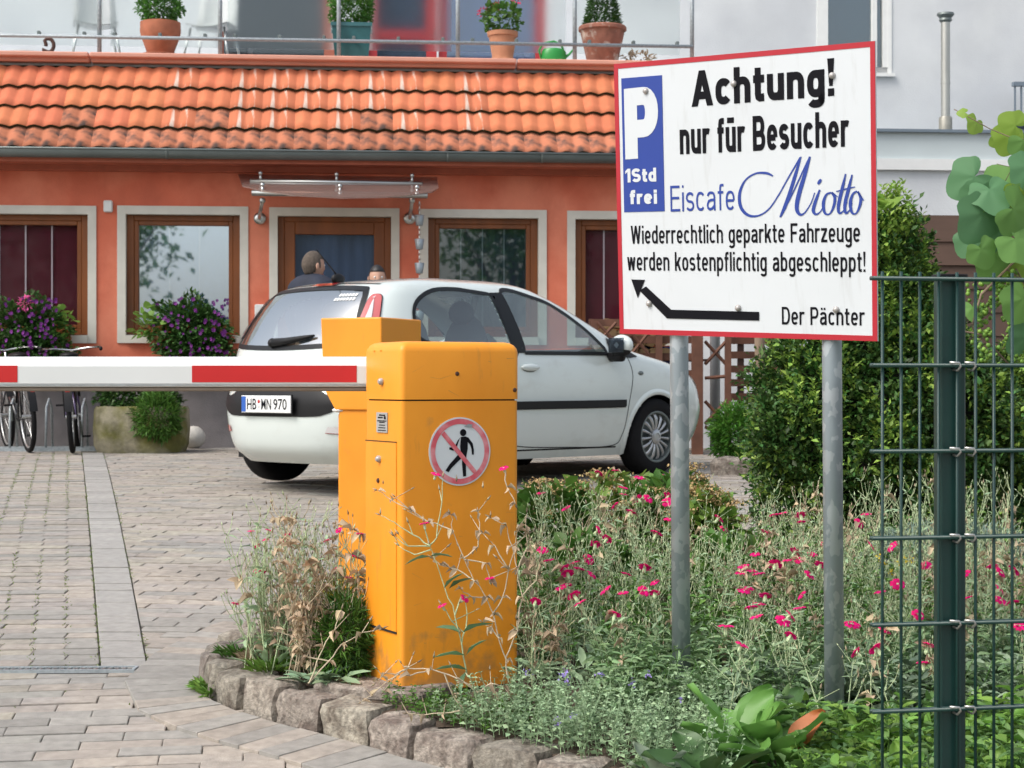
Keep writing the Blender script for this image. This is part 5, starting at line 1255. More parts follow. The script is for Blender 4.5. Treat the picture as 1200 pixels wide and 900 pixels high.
# ================================================= BICYCLES
M_frame1 = mat('black_cycle_paint', (.02, .022, .028), .3, coat=.5); M_frame2 = mat('purple_cycle_paint', (.075, .05, .13), .3, coat=.5); M_chrome = mat('chrome', (.65, .65, .64), .18, metal=1)
def bicycle(loc, rz, label, fm, lean, fender):
    r_ = thing('bicycle', label, 'bicycle', loc, rz); r_.rotation_euler = (lean, 0, rz); r_['group'] = 'bicycles standing in the rack'
    R0 = .335
    for cx in (-.53, .53):
        w_ = bpy.data.objects.new('wheel', None); COL.objects.link(w_); w_.parent = r_; w_.location = (cx, 0, R0)
        MB().tube([(R0 * math.cos(a) * .95, 0, R0 * .95 * math.sin(a)) for a in [i * math.pi / 24 for i in range(48)]], .024, 8, closed=True).build('tyre', M_rubber, w_, True)
        MB().tube([(R0 * .885 * math.cos(a), 0, R0 * .885 * math.sin(a)) for a in [i * math.pi / 24 for i in range(48)]], .012, 6, closed=True).build('rim', M_alloy, w_, True)
        mb = MB()
        for i in range(24): a = i * math.pi / 12; mb.tube([(.02 * math.cos(a + 1), .02 if i % 2 else -.02, .02 * math.sin(a + 1)), (R0 * .88 * math.cos(a), 0, R0 * .88 * math.sin(a))], .0015, 3, cap=False)
        mb.tube([(0, -.05, 0), (0, .05, 0)], .018, 8); mb.build('spokes', M_alloy, w_)
        arc = [((R0 + .022) * math.cos(a), (R0 + .022) * math.sin(a)) for a in [R_(20 + i * 8) for i in range(20)]] if cx < 0 else [((R0 + .022) * math.cos(a), (R0 + .022) * math.sin(a)) for a in [R_(30 + i * 7) for i in range(18)]]
        V = [(x, y, z) for x, z in arc for y in (-.036, .036)]; MB().add(V, [(2 * i, 2 * i + 1, 2 * i + 3, 2 * i + 2) for i in range(len(arc) - 1)]).build('mudguard', fender, w_, True)
    mb = MB(); bb = (-.1, 0, .29); st = (-.24, 0, .72); ht = (.36, 0, .80); hb = (.42, 0, .62)
    for a, b, q in ((bb, st, .016), (bb, hb, .018), ((-.16, 0, .48), (.37, 0, .74), .014), ((-.53, .05, R0), bb, .010), ((-.53, -.05, R0), bb, .010), ((-.53, .05, R0), (-.23, 0, .66), .009), ((-.53, -.05, R0), (-.23, 0, .66), .009), (hb, ht, .019), (hb, (.50, .05, R0 + .02), .011), (hb, (.50, -.05, R0 + .02), .011)): mb.tube([a, b], q, 8)
    mb.build('frame', fm, r_, True)
    MB().tube([st, (-.27, 0, .88)], .013, 8).build('seat_post', M_chrome, r_, True)
    MB().ball((-.28, 0, .91), .12, 16, 8, 0, (1.15, .75, .28)).build('saddle', M_black, r_, True)
    mb = MB(); mb.tube([ht, (.33, 0, .95)], .012, 8); mb.tube([(.10, -.28, .97), (.22, -.27, .99), (.33, -.16, .99), (.35, 0, .97), (.33, .16, .99), (.22, .27, .99), (.10, .28, .97)], .011, 8); hb_ = mb.build('handlebar', M_chrome, r_, True)
    for s in (-1, 1): MB().tube([(.02, s * .285, .965), (.14, s * .28, .98)], .017, 8).build('grip', M_black, hb_, True)
    MB().ball((.47, 0, .78), .05, 12, 8, 0, (1, .9, .9)).build('headlamp', M_chrome, r_, True)
    mb = MB(); mb.lathe([(.09, -.004), (.09, .004)], bb, 24, Matrix.Rotation(R_(90), 3, 'X')); mb.tube([(-.1, -.06, .29), (-.02, -.07, .14)], .01, 6); mb.tube([(-.1, .06, .29), (-.18, .07, .44)], .01, 6); mb.build('crankset', M_zinc, r_)
    MB().box((-.02, -.11, .135), (.09, .08, .02), 0, 0, None, .005).build('pedal', M_black, r_); MB().box((-.18, .11, .445), (.09, .08, .02), 0, 0, None, .005).build('pedal', M_black, r_)
    mb = MB(); mb.tube([(-.75, .06, .72), (-.35, .05, .72)], .007, 6); mb.tube([(-.75, -.06, .72), (-.35, -.05, .72)], .007, 6); mb.tube([(-.75, -.06, .72), (-.75, .06, .72)], .007, 6); mb.tube([(-.6, -.06, .72), (-.53, -.055, R0)], .006, 6); mb.tube([(-.6, .06, .72), (-.53, .055, R0)], .006, 6); mb.build('luggage_rack', M_black, r_, True)
    MB().box((-.885, 0, .60), (.03, .045, .07), 0, 0, None, .01).build('rear_reflector', M_red_lens, r_)
    return r_
q = G(88, 531); bicycle((q.x - .08, q.y + .35, q.z + .01), R_(101), 'purple framed city bicycle standing end on in the rack beside the mossy trough', M_frame2, R_(-3), M_black)
q = G(18, 530); bicycle((q.x - .05, q.y + .3, q.z + .01), R_(116), 'black city bicycle in the rack at the left edge, beside the purple bicycle', M_frame1, R_(-4), M_black)
q = G(52, 529); br = thing('bicycle_rack', 'low galvanised bicycle rack on the paving under the left window', 'bicycle rack', q, BA)
for dy_ in (0, .38): MB().b2((-1.6, dy_, 0), (.55, dy_ + .04, .035)).build('base_bar', M_rail, br)
for i in range(6): MB().tube([(-1.35 + i * .34, .02, .02), (-1.35 + i * .34, .05, .42), (-1.35 + i * .34, .2, .50), (-1.35 + i * .34, .35, .42), (-1.35 + i * .34, .40, .02)], .012, 8).build('hoop', M_rail, br, True)

# ================================================= BARRIER
PHI = R_(28); pA = G(470, 812); pA = Vector(((470 - 600) / F * 5.98, 5.98, CZ - (812 - HY) / F * 5.98))
hA = thing('barrier_housing', 'front orange yellow barrier housing with no pedestrians sticker and white boom with red bars', 'barrier', pA, PHI)
WA, DA = .446, .301; HA = (812 - 399.5) / F * 5.98; zs1 = (812 - 469) / F * 5.98; RB = .022
def rbox(x0, y0, x1, y1, z0, z1, rtop=0.0, rc=.018, roundfront=True):
    """upright box with rounded corners; the top edge rolls over along x"""
    cor = []
    for (cx, cy, a0) in ((x1 - rc, y0 + rc, -90), (x1 - rc, y1 - rc, 0), (x0 + rc, y1 - rc, 90), (x0 + rc, y0 + rc, 180)):
        for k in range(5): a = R_(a0 + k * 22.5); cor.append((cx + rc * math.cos(a), cy + rc * math.sin(a)))
    n = len(cor); V = [(x, y, z0) for x, y in cor]; lv = [(0, z1 - rtop)]
    if rtop: lv += [(rtop * (1 - math.cos(R_(a))), z1 - rtop + rtop * math.sin(R_(a))) for a in (22, 45, 67, 90)]
    mx, my = (x0 + x1) / 2, (y0 + y1) / 2
    for ins, z in lv:
        for x, y in cor: V.append((x + (ins if x < mx else -ins), y + (ins if y < my else -ins), z))
    L_ = 1 + len(lv); Fs = [(j * n + i, j * n + (i + 1) % n, (j + 1) * n + (i + 1) % n, (j + 1) * n + i) for j in range(L_ - 1) for i in range(n)]
    Fs += [tuple(range(n))[::-1], tuple(range((L_ - 1) * n, L_ * n))]; return V, Fs
V, Fs = rbox(0, 0, WA, DA, 0, zs1 - .003, 0); MB().add(V, Fs).build('cabinet', M_yellow, hA, auto=40)
V, Fs = rbox(-.002, -.002, WA + .002, DA + .002, zs1 + .002, HA, .035, .02); MB().add(V, Fs).build('hood', M_yellow, hA, auto=50)
V, Fs = rbox(.006, .006, WA - .006, DA - .006, zs1 - .01, zs1 + .01); MB().add(V, Fs).build('gap_seal', M_seam, hA)
# narrow side (local x = 0, seen at left): panel lines, lock, type plate
zz = lambda py: (812 - py) / F * 5.98
dl = MB().b2((-.0030, .035, zz(742)), (-.0005, DA - .012, zz(519))).build('side_door', M_yellow, hA)
MB().b2((-.0045, .0338, zz(519) - .0), (-.0006, DA - .010, zz(519) + .0025)).build('door_gap', M_seam, dl); mb = MB();  mb.b2((-.0045, .033, zz(744.5)), (-.0006, DA - .01, zz(742.5))); mb.build('door_gap', M_seam, dl)
M_bolt = mat('bolt_steel', (.42, .40, .38), .35, metal=.3)
RX = Matrix.Rotation(R_(-90), 3, 'Y')
for py, yy in ((447, .15), (540, .17)): MB().lathe([(.012, 0), (.012, .008), (.007, .014), (.001, .015)], (-.003, yy, zz(py)), 14, RX).build('lock', M_bolt, hA, auto=40)
MB().lathe([(.009, 0), (.007, .005), (.001, .006)], (-.003, .18, zz(566)), 10, RX).build('screw', M_darkwood, hA)
for yy in (.16, .215): MB().lathe([(.003, 0), (.002, .004), (.001, .005)], (-.002, yy, zz(410)), 8, RX).build('screw', M_yellow, hA)
plt = MB().b2((-.0045, .105, zz(508)), (-.001, .195, zz(484))).build('type_plate', mat('grey_label', (.36, .36, .35), .5), hA)
mb = MB()
for i in range(4): mb.b2((-.0055, .115 + .003 * i, zz(506) + i * .009), (-.0046, .18 - .004 * i, zz(506) + i * .009 + .003))
for (a, b, c, d_) in ((.12, .17, 486.5, 488), (.115, .13, 488.5, 492), (.14, .18, 489.5, 491), (.11, .185, 493.5, 494.8)): mb.b2((-.0055, a, zz(d_)), (-.0046, b, zz(c)))
mb.build('plate_print', M_text, plt)
# front face details: round no-pedestrians sticker
def fx(px, py):   # pixel on the front face -> local (x, z)
    r0 = Vector((0, 0, CZ)); d = Vector(((px - 600) / F, 1, (HY - py) / F)); n_ = Vector((math.sin(PHI), -math.cos(PHI), 0)); t = ((pA - r0).dot(n_)) / d.dot(n_); p = r0 + d * t - pA
    return p.x * math.cos(PHI) + p.y * math.sin(PHI), p.z
cx_, cz_ = fx(538.5, 529); rr = (40 / F) * 6.1
RY = Matrix.Rotation(R_(90), 3, 'X')
def disc(r0, r1, y, m, name, parent, a0=0, a1=360, n=64):
    mb = MB(); k = n; V = []
    for i in range(k + 1): a = R_(a0 + (a1 - a0) * i / k); V += [(cx_ + r0 * math.cos(a), y, cz_ + r0 * math.sin(a)), (cx_ + r1 * math.cos(a), y, cz_ + r1 * math.sin(a))]
    return mb.add(V, [(2 * i, 2 * i + 1, 2 * i + 3, 2 * i + 2) for i in range(k)]).build(name, m, parent)
st = MB().lathe([(rr, 0), (rr, .0025), (.001, .0026)], (cx_, -.0005, cz_), 64, RY).build('prohibition_sign', M_sign, hA)
disc(rr * .80, rr * .955, -.0040, M_pinkfaded, 'red_ring', st)
def fig(polys, y, m, name, parent, k=rr / 40.0):
    mb = MB()
    for P in polys: mb.add([(cx_ + a * k, y, cz_ + b * k) for a, b in P], [tuple(range(len(P)))])
    o = mb.build(name, m, parent); return o
circ = lambda cx, cy, r_, n=16: [(cx + r_ * math.cos(i / n * 6.283), cy + r_ * math.sin(i / n * 6.283)) for i in range(n)]
# walking figure (centre 0,0; +y up; units of photo pixels)
fig([circ(4, 22, 4.2), [(1, 17), (7, 17.5), (10, 15), (10, 3), (8.5, -4), (1, -3), (0, 6)], [(1, 17), (-1, 14), (-5, 3), (-9, 1), (-14, 2.5), (-14, 5), (-9, 5), (-7, 6), (-3, 13)],
     [(7, 17.5), (11, 16), (16.5, 9), (18, 2), (18, -4), (15.5, -4), (14.8, 3), (12.8, 8), (9, 12)], [(1, -3), (4, -6), (-3, -12), (-11, -19), (-15, -24), (-19, -22), (-14, -15), (-7, -8), (-1, -2)], [(3, -3), (8.5, -4), (7.5, -14), (8, -29), (4, -29.5), (2.5, -15)]], -.0045, M_text, 'walking_figure', st)
fig([[(-24.5, 20), (-20.5, 24), (21.5, -23), (18, -27)]], -.0050, M_pinkfaded, 'red_bar', st)
fig([[(5, 29), (10, 32), (16, 31.5), (15, 28), (9, 28)]], -.0058, M_rail, 'curled_edge', st)
for px_, py_ in ((535.5, 438), (603, 457)): a, b = fx(px_, py_); MB().lathe([(.008, 0), (.006, .004), (.001, .005)], (a, -.002, b), 10, RY).build('screw', M_darkwood, hA)
mb = MB(); r9 = random.Random(9)      # scratches and chips in the paint
for i in range(26):
    x_ = r9.uniform(.03, .42); z_ = r9.choice([r9.uniform(.1, .8), r9.uniform(.86, 1.12)]); L_ = r9.uniform(.006, .05); a_ = r9.uniform(-.5, .5) + (1.57 if r9.random() < .4 else 0)
    dx_, dz_ = math.cos(a_) * L_, math.sin(a_) * L_; w_ = r9.uniform(.0004, .0012); mb.add([(x_, -.0026, z_ - w_), (x_ + dx_, -.0026, z_ + dz_ - w_ * .3), (x_ + dx_, -.0026, z_ + dz_ + w_ * .3), (x_, -.0026, z_ + w_)], [(0, 1, 2, 3)])
mb.build('paint_scratches', mat('worn_paint', (.50, .24, .06), .7), hA, False, None, 'stuff')
# rear housing
pB = Vector(((447 - 600) / F * 7.3, 7.3, 0)); zBb = zb(0, 7.3) - .02; PB = R_(-24)
hB = thing('ticket_post', 'rear orange yellow housing with wide angular head, partly hidden by the front one', 'barrier', (pB.x, pB.y, zBb), PB)
zq = lambda py: CZ - (py - HY) / F * 7.3 - zBb
wB, dB_ = .255, .36
def taper(x0, x1, y0, y1, z0, z1, dx0=0, dz=0):
    V = [(x0 + dx0, y0, z0), (x1, y0, z0), (x1, y1, z0), (x0 + dx0, y1, z0), (x0, y0, z1), (x1, y0, z1 - dz), (x1, y1, z1 - dz), (x0, y1, z1)]
    return V, [(3, 2, 1, 0), (4, 5, 6, 7), (0, 1, 5, 4), (1, 2, 6, 5), (2, 3, 7, 6), (3, 0, 4, 7)]
# widths run to -x from the near corner
wpx = lambda px: ((px - 600) / F * 7.3 - pB.x) / (math.cos(PB) * (1)) * 1.0
mb = MB(); xL = -.285; V, Fs = taper(xL, .0, 0, dB_, zq(455), zq(371.5), .012, .0); mb.add(V, Fs); V, Fs = taper(xL + .012, -.001, .001, dB_ - .001, zq(481), zq(455), .055); mb.add(V, Fs); o = mb.build('head', M_yellow, hB); md = o.modifiers.new('b', 'BEVEL'); md.width = .006; md.segments = 2
mb = MB(); mb.b2((xL + .08, .01, 0), (-.012, dB_ - .02, zq(481) + .01)); o = mb.build('post', M_yellow, hB); md = o.modifiers.new('b', 'BEVEL'); md.width = .006; md.segments = 2
MB().b2((xL + .068, .03, .05), (xL + .079, dB_ - .05, zq(486))).build('side_door', M_yellow, hB)
MB().ball((xL + .075, .02, zq(481)), .02, 10, 6, 0, (1.6, 1, .5)).build('white_clip', M_white, hB, True)
# boom
YA = 6.30
xe = (429.5 - 600) / F * YA; ztp, zbt = CZ - (418 - HY) / F * YA, CZ - (458 - HY) / F * YA; zm = (ztp + zbt) / 2; hh = (ztp - zbt)
arm = bpy.data.objects.new('barrier_arm', None); COL.objects.link(arm); arm.parent = hA; arm['label'] = 'white boom with red reflective bars'
arm.matrix_local = (Matrix.Translation(pA) @ Matrix.Rotation(PHI, 4, 'Z')).inverted() @ Matrix.Translation((xe, YA, zm))
prof = [(-.026, hh / 2 - .034), (-.012, hh / 2 - .006), (0, hh / 2), (.03, hh / 2), (.045, hh / 2 - .02), (.045, -hh / 2 + .02), (.03, -hh / 2 + .012), (-.018, -hh / 2 + .014), (-.026, -hh / 2 + .026)]
V = [(x, y, z) for x in (-3.4, .16) for y, z in prof]; k = len(prof)
MB().add(V, [(i, k + i, k + (i + 1) % k, (i + 1) % k) for i in range(k)] + [tuple(range(k)), tuple(range(k, 2 * k))[::-1]]).build('boom', M_alu, arm, auto=25)
mb = MB(); mb.box((-1.62, .008, -hh / 2 + .006), (3.55, .045, .015), 0, 0, None, .004); mb.build('shaded_lip', M_lip, arm)  # bottom bevel of the boom, its shade painted as a darker brown strip
xp = lambda px: (px - 600) / F * (YA - .026) - xe
for a, b in ((225, 418), (-170, 20.5), (-560, -365)): MB().b2((xp(a), -.0275, CZ - (448 - HY) / F * YA - zm), (xp(b), -.0255, CZ - (428.5 - HY) / F * YA - zm)).build('red_bar', M_stripe, arm)
# rounded profile edge lines
for py_ in (451,): MB().b2((-3.4, -.0275, CZ - (py_ + .8 - HY) / F * YA - zm), (0, -.0262, CZ - (py_ - .2 - HY) / F * YA - zm)).build('edge_bead', M_rail, arm)

# ================================================= SIGN BOARD
RS = Matrix(((0.7718, 0.63524, -0.02831), (-0.6345, 0.76647, -0.09967), (-0.04161, 0.09489, 0.99462)))
OS = Vector((0.36154, 6.0, 0.16838 + CZ)); SWd, SHt = .957, .8917
zf = zb(.55, 5.84)
sg = thing('parking_sign', 'large white and blue Achtung parking sign with red border on two galvanised posts', 'sign', (OS.x, OS.y, zf))
SL = OS - Vector(sg.location)
def SP(u, v, n=0): return RS @ Vector((u, -n, v)) + SL
def spx(px, py, n=0.0):
    d = Vector(((px - 600) / F, 1, (HY - py) / F)); nn = RS.col[1]; o_ = Vector((OS.x, OS.y, OS.z - CZ)) - nn * n; t = o_.dot(nn) / d.dot(nn); q = RS.transposed() @ (d * t - o_); return q.x, q.z
def scr(cx, cy): return spx(700 + cx / 2.369, 40 + cy / 2.369)
def sbox(name, u0, v0, u1, v1, n0, n1, m, parent):
    V = [SP(u, v, n) for n in (n0, n1) for u, v in ((u0, v0), (u1, v0), (u1, v1), (u0, v1))]
    o = MB().add(V, [(3, 2, 1, 0), (4, 5, 6, 7), (0, 1, 5, 4), (1, 2, 6, 5), (2, 3, 7, 6), (3, 0, 4, 7)]).build(name, m, parent); return recalc(o)
pan = sbox('panel', 0, 0, SWd, SHt, -.006, 0, M_sign, sg)
sbox('back_sheet', .002, .002, SWd - .002, SHt - .002, -.009, -.0065, M_sign_back, pan)
bw = .0165
for a in ((0, 0, SWd, bw), (0, SHt - bw, SWd, SHt), (0, bw, bw, SHt - bw), (SWd - bw, bw, SWd, SHt - bw)): sbox('red_border', a[0], a[1], a[2], a[3], .0002, .0012, M_sign_red, pan)
def squad(pts, n, m, name, parent):
    return MB().add([SP(u, v, n) for u, v in pts], [tuple(range(len(pts)))]).build(name, m, parent)
bl = [scr(76, 494), scr(188.5, 492), scr(178.5, 113), scr(66, 124)]
u0 = (bl[0][0] + bl[3][0]) / 2; u1 = (bl[1][0] + bl[2][0]) / 2; v0 = (bl[0][1] + bl[1][1]) / 2; v1 = (bl[2][1] + bl[3][1]) / 2
blue = sbox('parking_panel', u0, v0, u1, v1, .0002, .0014, M_sign_blue, pan)
# narrow grotesque lettering drawn stroke by stroke (cap height 1, x-height X)
XH = .73
def sarc(cx, cy, rx, ry, a0, a1, n=14, p=2.5):
    out = []
    for i in range(n + 1):
        a = R_(a0 + (a1 - a0) * i / n); c, s = math.cos(a), math.sin(a)
        out.append((cx + rx * math.copysign(abs(c) ** (2 / p), c), cy + ry * math.copysign(abs(s) ** (2 / p), s)))
    return out
def glyph(ch, w, b):
    """strokes ('s', points), polygons ('p', points) and the advance width of a letter; w stroke width, b bowl width"""
    X = XH; h = w / 2; rx = (b - w) / 2; ry = (X - w) / 2; S = lambda *p: ('s', list(p)); P = lambda *p: ('p', list(p))
    def diag(x0, y0, x1, y1, k=1.08): q = w * k / 2; return P((x0 - q, y0), (x0 + q, y0), (x1 + q, y1), (x1 - q, y1))
    ov = ('c', sarc(b / 2, X / 2, rx, ry, 0, 360, 28)[:-1]); ra = min(.34 * X, rx * 1.15); arch = sarc(b / 2, X - h - ra, rx, ra, 180, 0)
    dots = [P((b * .16, .84), (b * .16 + w * .95, .84), (b * .16 + w * .95, .84 + w * .9), (b * .16, .84 + w * .9)), P((b * .84 - w * .95, .84), (b * .84, .84), (b * .84, .84 + w * .9), (b * .84 - w * .95, .84 + w * .9))]
    U = S(*([(h, X)] + sarc(b / 2, h + ra, rx, ra, 180, 360) ))
    if ch == ' ': return [], .24
    if ch in 'n': return [S((h, 0), (h, X)), S(*(arch + [(b - h, 0)]))], b
    if ch == 'h': return [S((h, 0), (h, 1)), S(*(arch + [(b - h, 0)]))], b
    if ch == 'u': return [U, S((b - h, 0), (b - h, X))], b
    if ch == '\u00fc': return [U, S((b - h, 0), (b - h, X))] + dots, b
    if ch == 'r': return [S((h, 0), (h, X)), S(*sarc(b * .52, X - h - ra, rx * 1.02, ra, 180, 62))], b * .70
    if ch == 'c': return [S(*sarc(b / 2, X / 2, rx, ry, 40, 320, 24))], b * .97
    if ch == 'o': return [ov], b
    if ch == 'e': return [S(*sarc(b / 2, X / 2, rx, ry, 0, 318, 26)), S((h, X * .5 - h * .1), (b - h, X * .5 - h * .1))], b
    if ch in 'bp': return [ov, S((h, 0 if ch == 'b' else -.27), (h, 1 if ch == 'b' else X))], b
    if ch == 'd': return [ov, S((b - h, 0), (b - h, 1))], b
    if ch == 'g': return [ov, S(*([(b - h, X), (b - h, -.06)] + sarc(b / 2, -.05, rx, .22 - h * .9, 0, -155)))], b
    if ch in 'a\u00e4':
        g = [S(*(sarc(b / 2, X - h - ra * .8, rx * .95, ra * .8, 165, 0) + [(b - h, 0)])), S((b - h, X * .56), (b * .5, X * .55), (b * .22 + h * .2, X * .50), (h + .01, X * .36), (h, X * .26), (h + .03, X * .12 + h * .3), (b * .36, h * .95), (b * .62, h + .03), (b - h, X * .27))]
        return g + (dots if ch != 'a' else []), b * 1.02
    t_ = b * .66
    if ch == 't': return [S((t_ * .42, .93), (t_ * .42, h + .1), (t_ * .46, h + .03), (t_ * .58, h), (t_ * .98, h + .005)), S((0, X - h), (t_, X - h))], t_
    if ch == 'f': return [S((t_ * .42, 0), (t_ * .42, 1 - h - .10), (t_ * .48, 1 - h - .02), (t_ * .62, 1 - h), (t_ * 1.02, 1 - h)), S((0, X - h), (t_ * .96, X - h))], t_
    if ch == 'l': return [S((h, 0), (h, 1))], w
    if ch == 'i': return [S((h, 0), (h, X)), P((0, 1 - w * .95), (w, 1 - w * .95), (w, 1), (0, 1))], w
    if ch == '!': return [P((0, 1), (w * .27, .27), (w * .83, .27), (w * 1.1, 1)), P((.05 * w, 0), (w * 1.05, 0), (w * 1.05, w * .95), (.05 * w, w * .95))], w * 1.1
    if ch == 'k': return [S((h, 0), (h, 1)), diag(w * .9, X * .34, b - h * 1.1, X, 1.3), diag(b - h, 0, b * .48, X * .60, 1.2)], b
    if ch in 'sS':
        H_ = X if ch == 's' else 1; bb = b * (.95 if ch == 's' else 1.18); r4 = (H_ - w) / 4; rr = (bb - w) / 2
        return [S(*(sarc(bb / 2, H_ - h - r4, rr, r4, 25, 270, 14, 2.2) + sarc(bb / 2, h + r4, rr, r4, 90, -155, 14, 2.2)[1:]))], bb
    if ch == 'z': return [S((0, X - h), (b * .9, X - h)), diag(h * 1.1, w * .8, b * .9 - h * 1.1, X - w * .8, 1.3), S((0, h), (b * .93, h))], b * .93
    if ch in 'wW':
        H_, ww = (X, b * 1.42) if ch == 'w' else (1, b * 1.75); q = w * .55
        return [diag(ww * .27, 0, q, H_), diag(ww * .27, 0, ww * .5, H_), diag(ww * .73, 0, ww * .5, H_), diag(ww * .73, 0, ww - q, H_)], ww
    C_ = b * 1.2
    if ch == 'A': return [diag(w * .5, 0, C_ * .55, 1), diag(C_ * 1.1 - w * .5, 0, C_ * .55, 1), S((C_ * .25, .30), (C_ * .86, .30))], C_ * 1.1
    if ch == 'E': return [S((h, 0), (h, 1)), S((h, 1 - h), (C_ * .92, 1 - h)), S((h, .52), (C_ * .87, .52)), S((h, h), (C_ * .95, h))], C_ * .95
    if ch == 'F': return [S((h, 0), (h, 1)), S((h, 1 - h), (C_ * .88, 1 - h)), S((h, .50), (C_ * .78, .50))], C_ * .88
    if ch == 'D': return [S((h, 0), (h, 1)), S(*([(h, h), (C_ * .5, h)] + sarc(C_ * .5, .5, C_ * .52 - h, .5 - h, -90, 90, 16, 2.3)[1:-1] + [(C_ * .5, 1 - h), (h, 1 - h)]))], C_ * 1.02
    if ch == 'P': return [S((h, 0), (h, 1)), S(*([(h, .42), (C_ * .55, .42)] + sarc(C_ * .55, .71 - h / 2, C_ * .43 - h, .29 - h / 2, -90, 90, 12, 2.2)[1:-1] + [(C_ * .55, 1 - h), (h, 1 - h)]))], C_ * .98
    if ch == 'B': return [S((h, 0), (h, 1)), S(*([(h, h), (C_ * .58, h)] + sarc(C_ * .58, .265 + h * .25, C_ * .42 - h, .265 - h * .75, -90, 90, 12, 2.2)[1:-1] + [(C_ * .58, .53 - h * .5), (h, .53 - h * .5)])), S(*([(C_ * .5, .53 - h * .5)] + sarc(C_ * .54, .765 - h * .75, C_ * .40 - h, .235 - h * .25, -90, 90, 12, 2.2) + [(h, 1 - h)]))], C_
    if ch == '1': return [S((b * .45, 0), (b * .45, 1)), P((b * .45 - h, 1), (b * .45 - h - .18, .80), (b * .45 - h - .18, .80 - w * .8), (b * .45 - h, .86 - w * .4))], b * .45 + h
    raise KeyError(ch)
def ribbon2(P_, w, closed=False):
    n = len(P_); Q = [Vector(p) for p in P_]; V_, F_ = [], []
    for i in range(n):
        a = Q[i - 1] if (i > 0 or closed) else None; c = Q[(i + 1) % n] if (i < n - 1 or closed) else None
        d1 = (Q[i] - a).normalized() if a is not None and (Q[i] - a).length > 1e-7 else None; d2 = (c - Q[i]).normalized() if c is not None and (c - Q[i]).length > 1e-7 else None
        d1 = d1 or d2; d2 = d2 or d1; t = (d1 + d2).normalized() if (d1 + d2).length > 1e-6 else d1; nn = Vector((-t.y, t.x)); k = min(1.6, 1 / max(.3, nn.dot(Vector((-d1.y, d1.x)))))
        V_ += [Q[i] + nn * w / 2 * k, Q[i] - nn * w / 2 * k]
    m = n if closed else n - 1
    return V_, [(2 * i, 2 * i + 1, (2 * i + 3) % (2 * n), (2 * i + 2) % (2 * n)) for i in range(m)]
def stext(s, cl, cr, ctop, n, m, name, parent, wt=.16, b=.52, gap=.10):
    """one line of lettering; cl, cr: ends of the baseline in crop pixels; ctop: cap line at the left end"""
    a = scr(*cl); b_ = scr(*cr); c = scr(cl[0], ctop); hgt = c[1] - a[1]; x = 0; items = []
    for ch in s:
        g, adv = glyph(ch, wt, b)
        for kd, pts in g: items.append((kd, [(p[0] + x, p[1]) for p in pts]))
        x += adv + gap
    tot = x - gap; mb = MB(); k = 0
    for kd, pts in items:
        if kd == 'p': V_, F_ = [Vector(p) for p in pts], [tuple(range(len(pts)))]
        else: V_, F_ = ribbon2(pts, wt, kd == 'c')
        lift = n + .00005 * (k % 5); k += 1
        mb.add([SP(a[0] + (b_[0] - a[0]) * p[0] / tot, a[1] + (b_[1] - a[1]) * p[0] / tot + hgt * p[1], lift) for p in V_], F_)
    return mb.build(name, m, parent)
stext('P', (79, 348), (172, 341), 152, .0024, M_sign, 'letter_p', blue, .25, .56)
stext('1Std', (80, 412), (165, 409), 374, .0024, M_sign, 'small_text', blue, .23, .60, .10); stext('frei', (92, 472), (167, 471), 433, .0024, M_sign, 'small_text', blue, .23, .60, .12)
stext('Achtung!', (263, 202), (659, 171), 103, .0012, M_text, 'headline', pan, .215, .60, .10)
stext('nur f\u00fcr Besucher', (230, 334), (698, 312), 240, .0012, M_text, 'headline', pan, .18, .50, .085)
stext('Eiscafe', (204, 493), (382, 488), 421, .0012, M_sign_blue, 'cafe_text', pan, .10, .52, .13)
stext('Wiederrechtlich geparkte Fahrzeuge', (94, 582), (730, 577), 532, .0012, M_text, 'small_text', pan, .135, .48, .105)
stext('werden kostenpflichtig abgeschleppt!', (84, 656), (745, 660), 605, .0012, M_text, 'small_text', pan, .135, .48, .105)
stext('Der P\u00e4chter', (513, 806), (742, 809), 757, .0012, M_text, 'small_text', pan, .135, .49, .11)
arr = MB()
for P in ([(450, 771), (450, 795), (192, 789), (194, 789), (206, 765)], [(194, 789), (206, 765), (136, 700), (118, 712)], [(95, 681), (133, 682), (113, 733)]):
    arr.add([SP(*scr(*q), .0012 + .0002 * len(P)) for q in P], [tuple(range(len(P)))])
arr.build('arrow', M_text, pan)
def brush(pts, n, name='script_text'):
    C = curve([(a, b, w_) if False else (a, b) for a, b, w_ in pts], 8); Ws = [p.x for p in curve([(w_, 0) for a, b, w_ in pts], 8)]; V = []
    for i, p in enumerate(C):
        t = (C[min(i + 1, len(C) - 1)] - C[max(i - 1, 0)]).normalized(); nn = Vector((-t.y, t.x)) * max(.8, Ws[i]) / 2
        for q in (p + nn, p - nn): V.append(SP(*scr(q.x, q.y), n))
    return [V, [(2 * i, 2 * i + 1, 2 * i + 3, 2 * i + 2) for i in range(len(C) - 1)]]
mio = MB(); k_ = 0
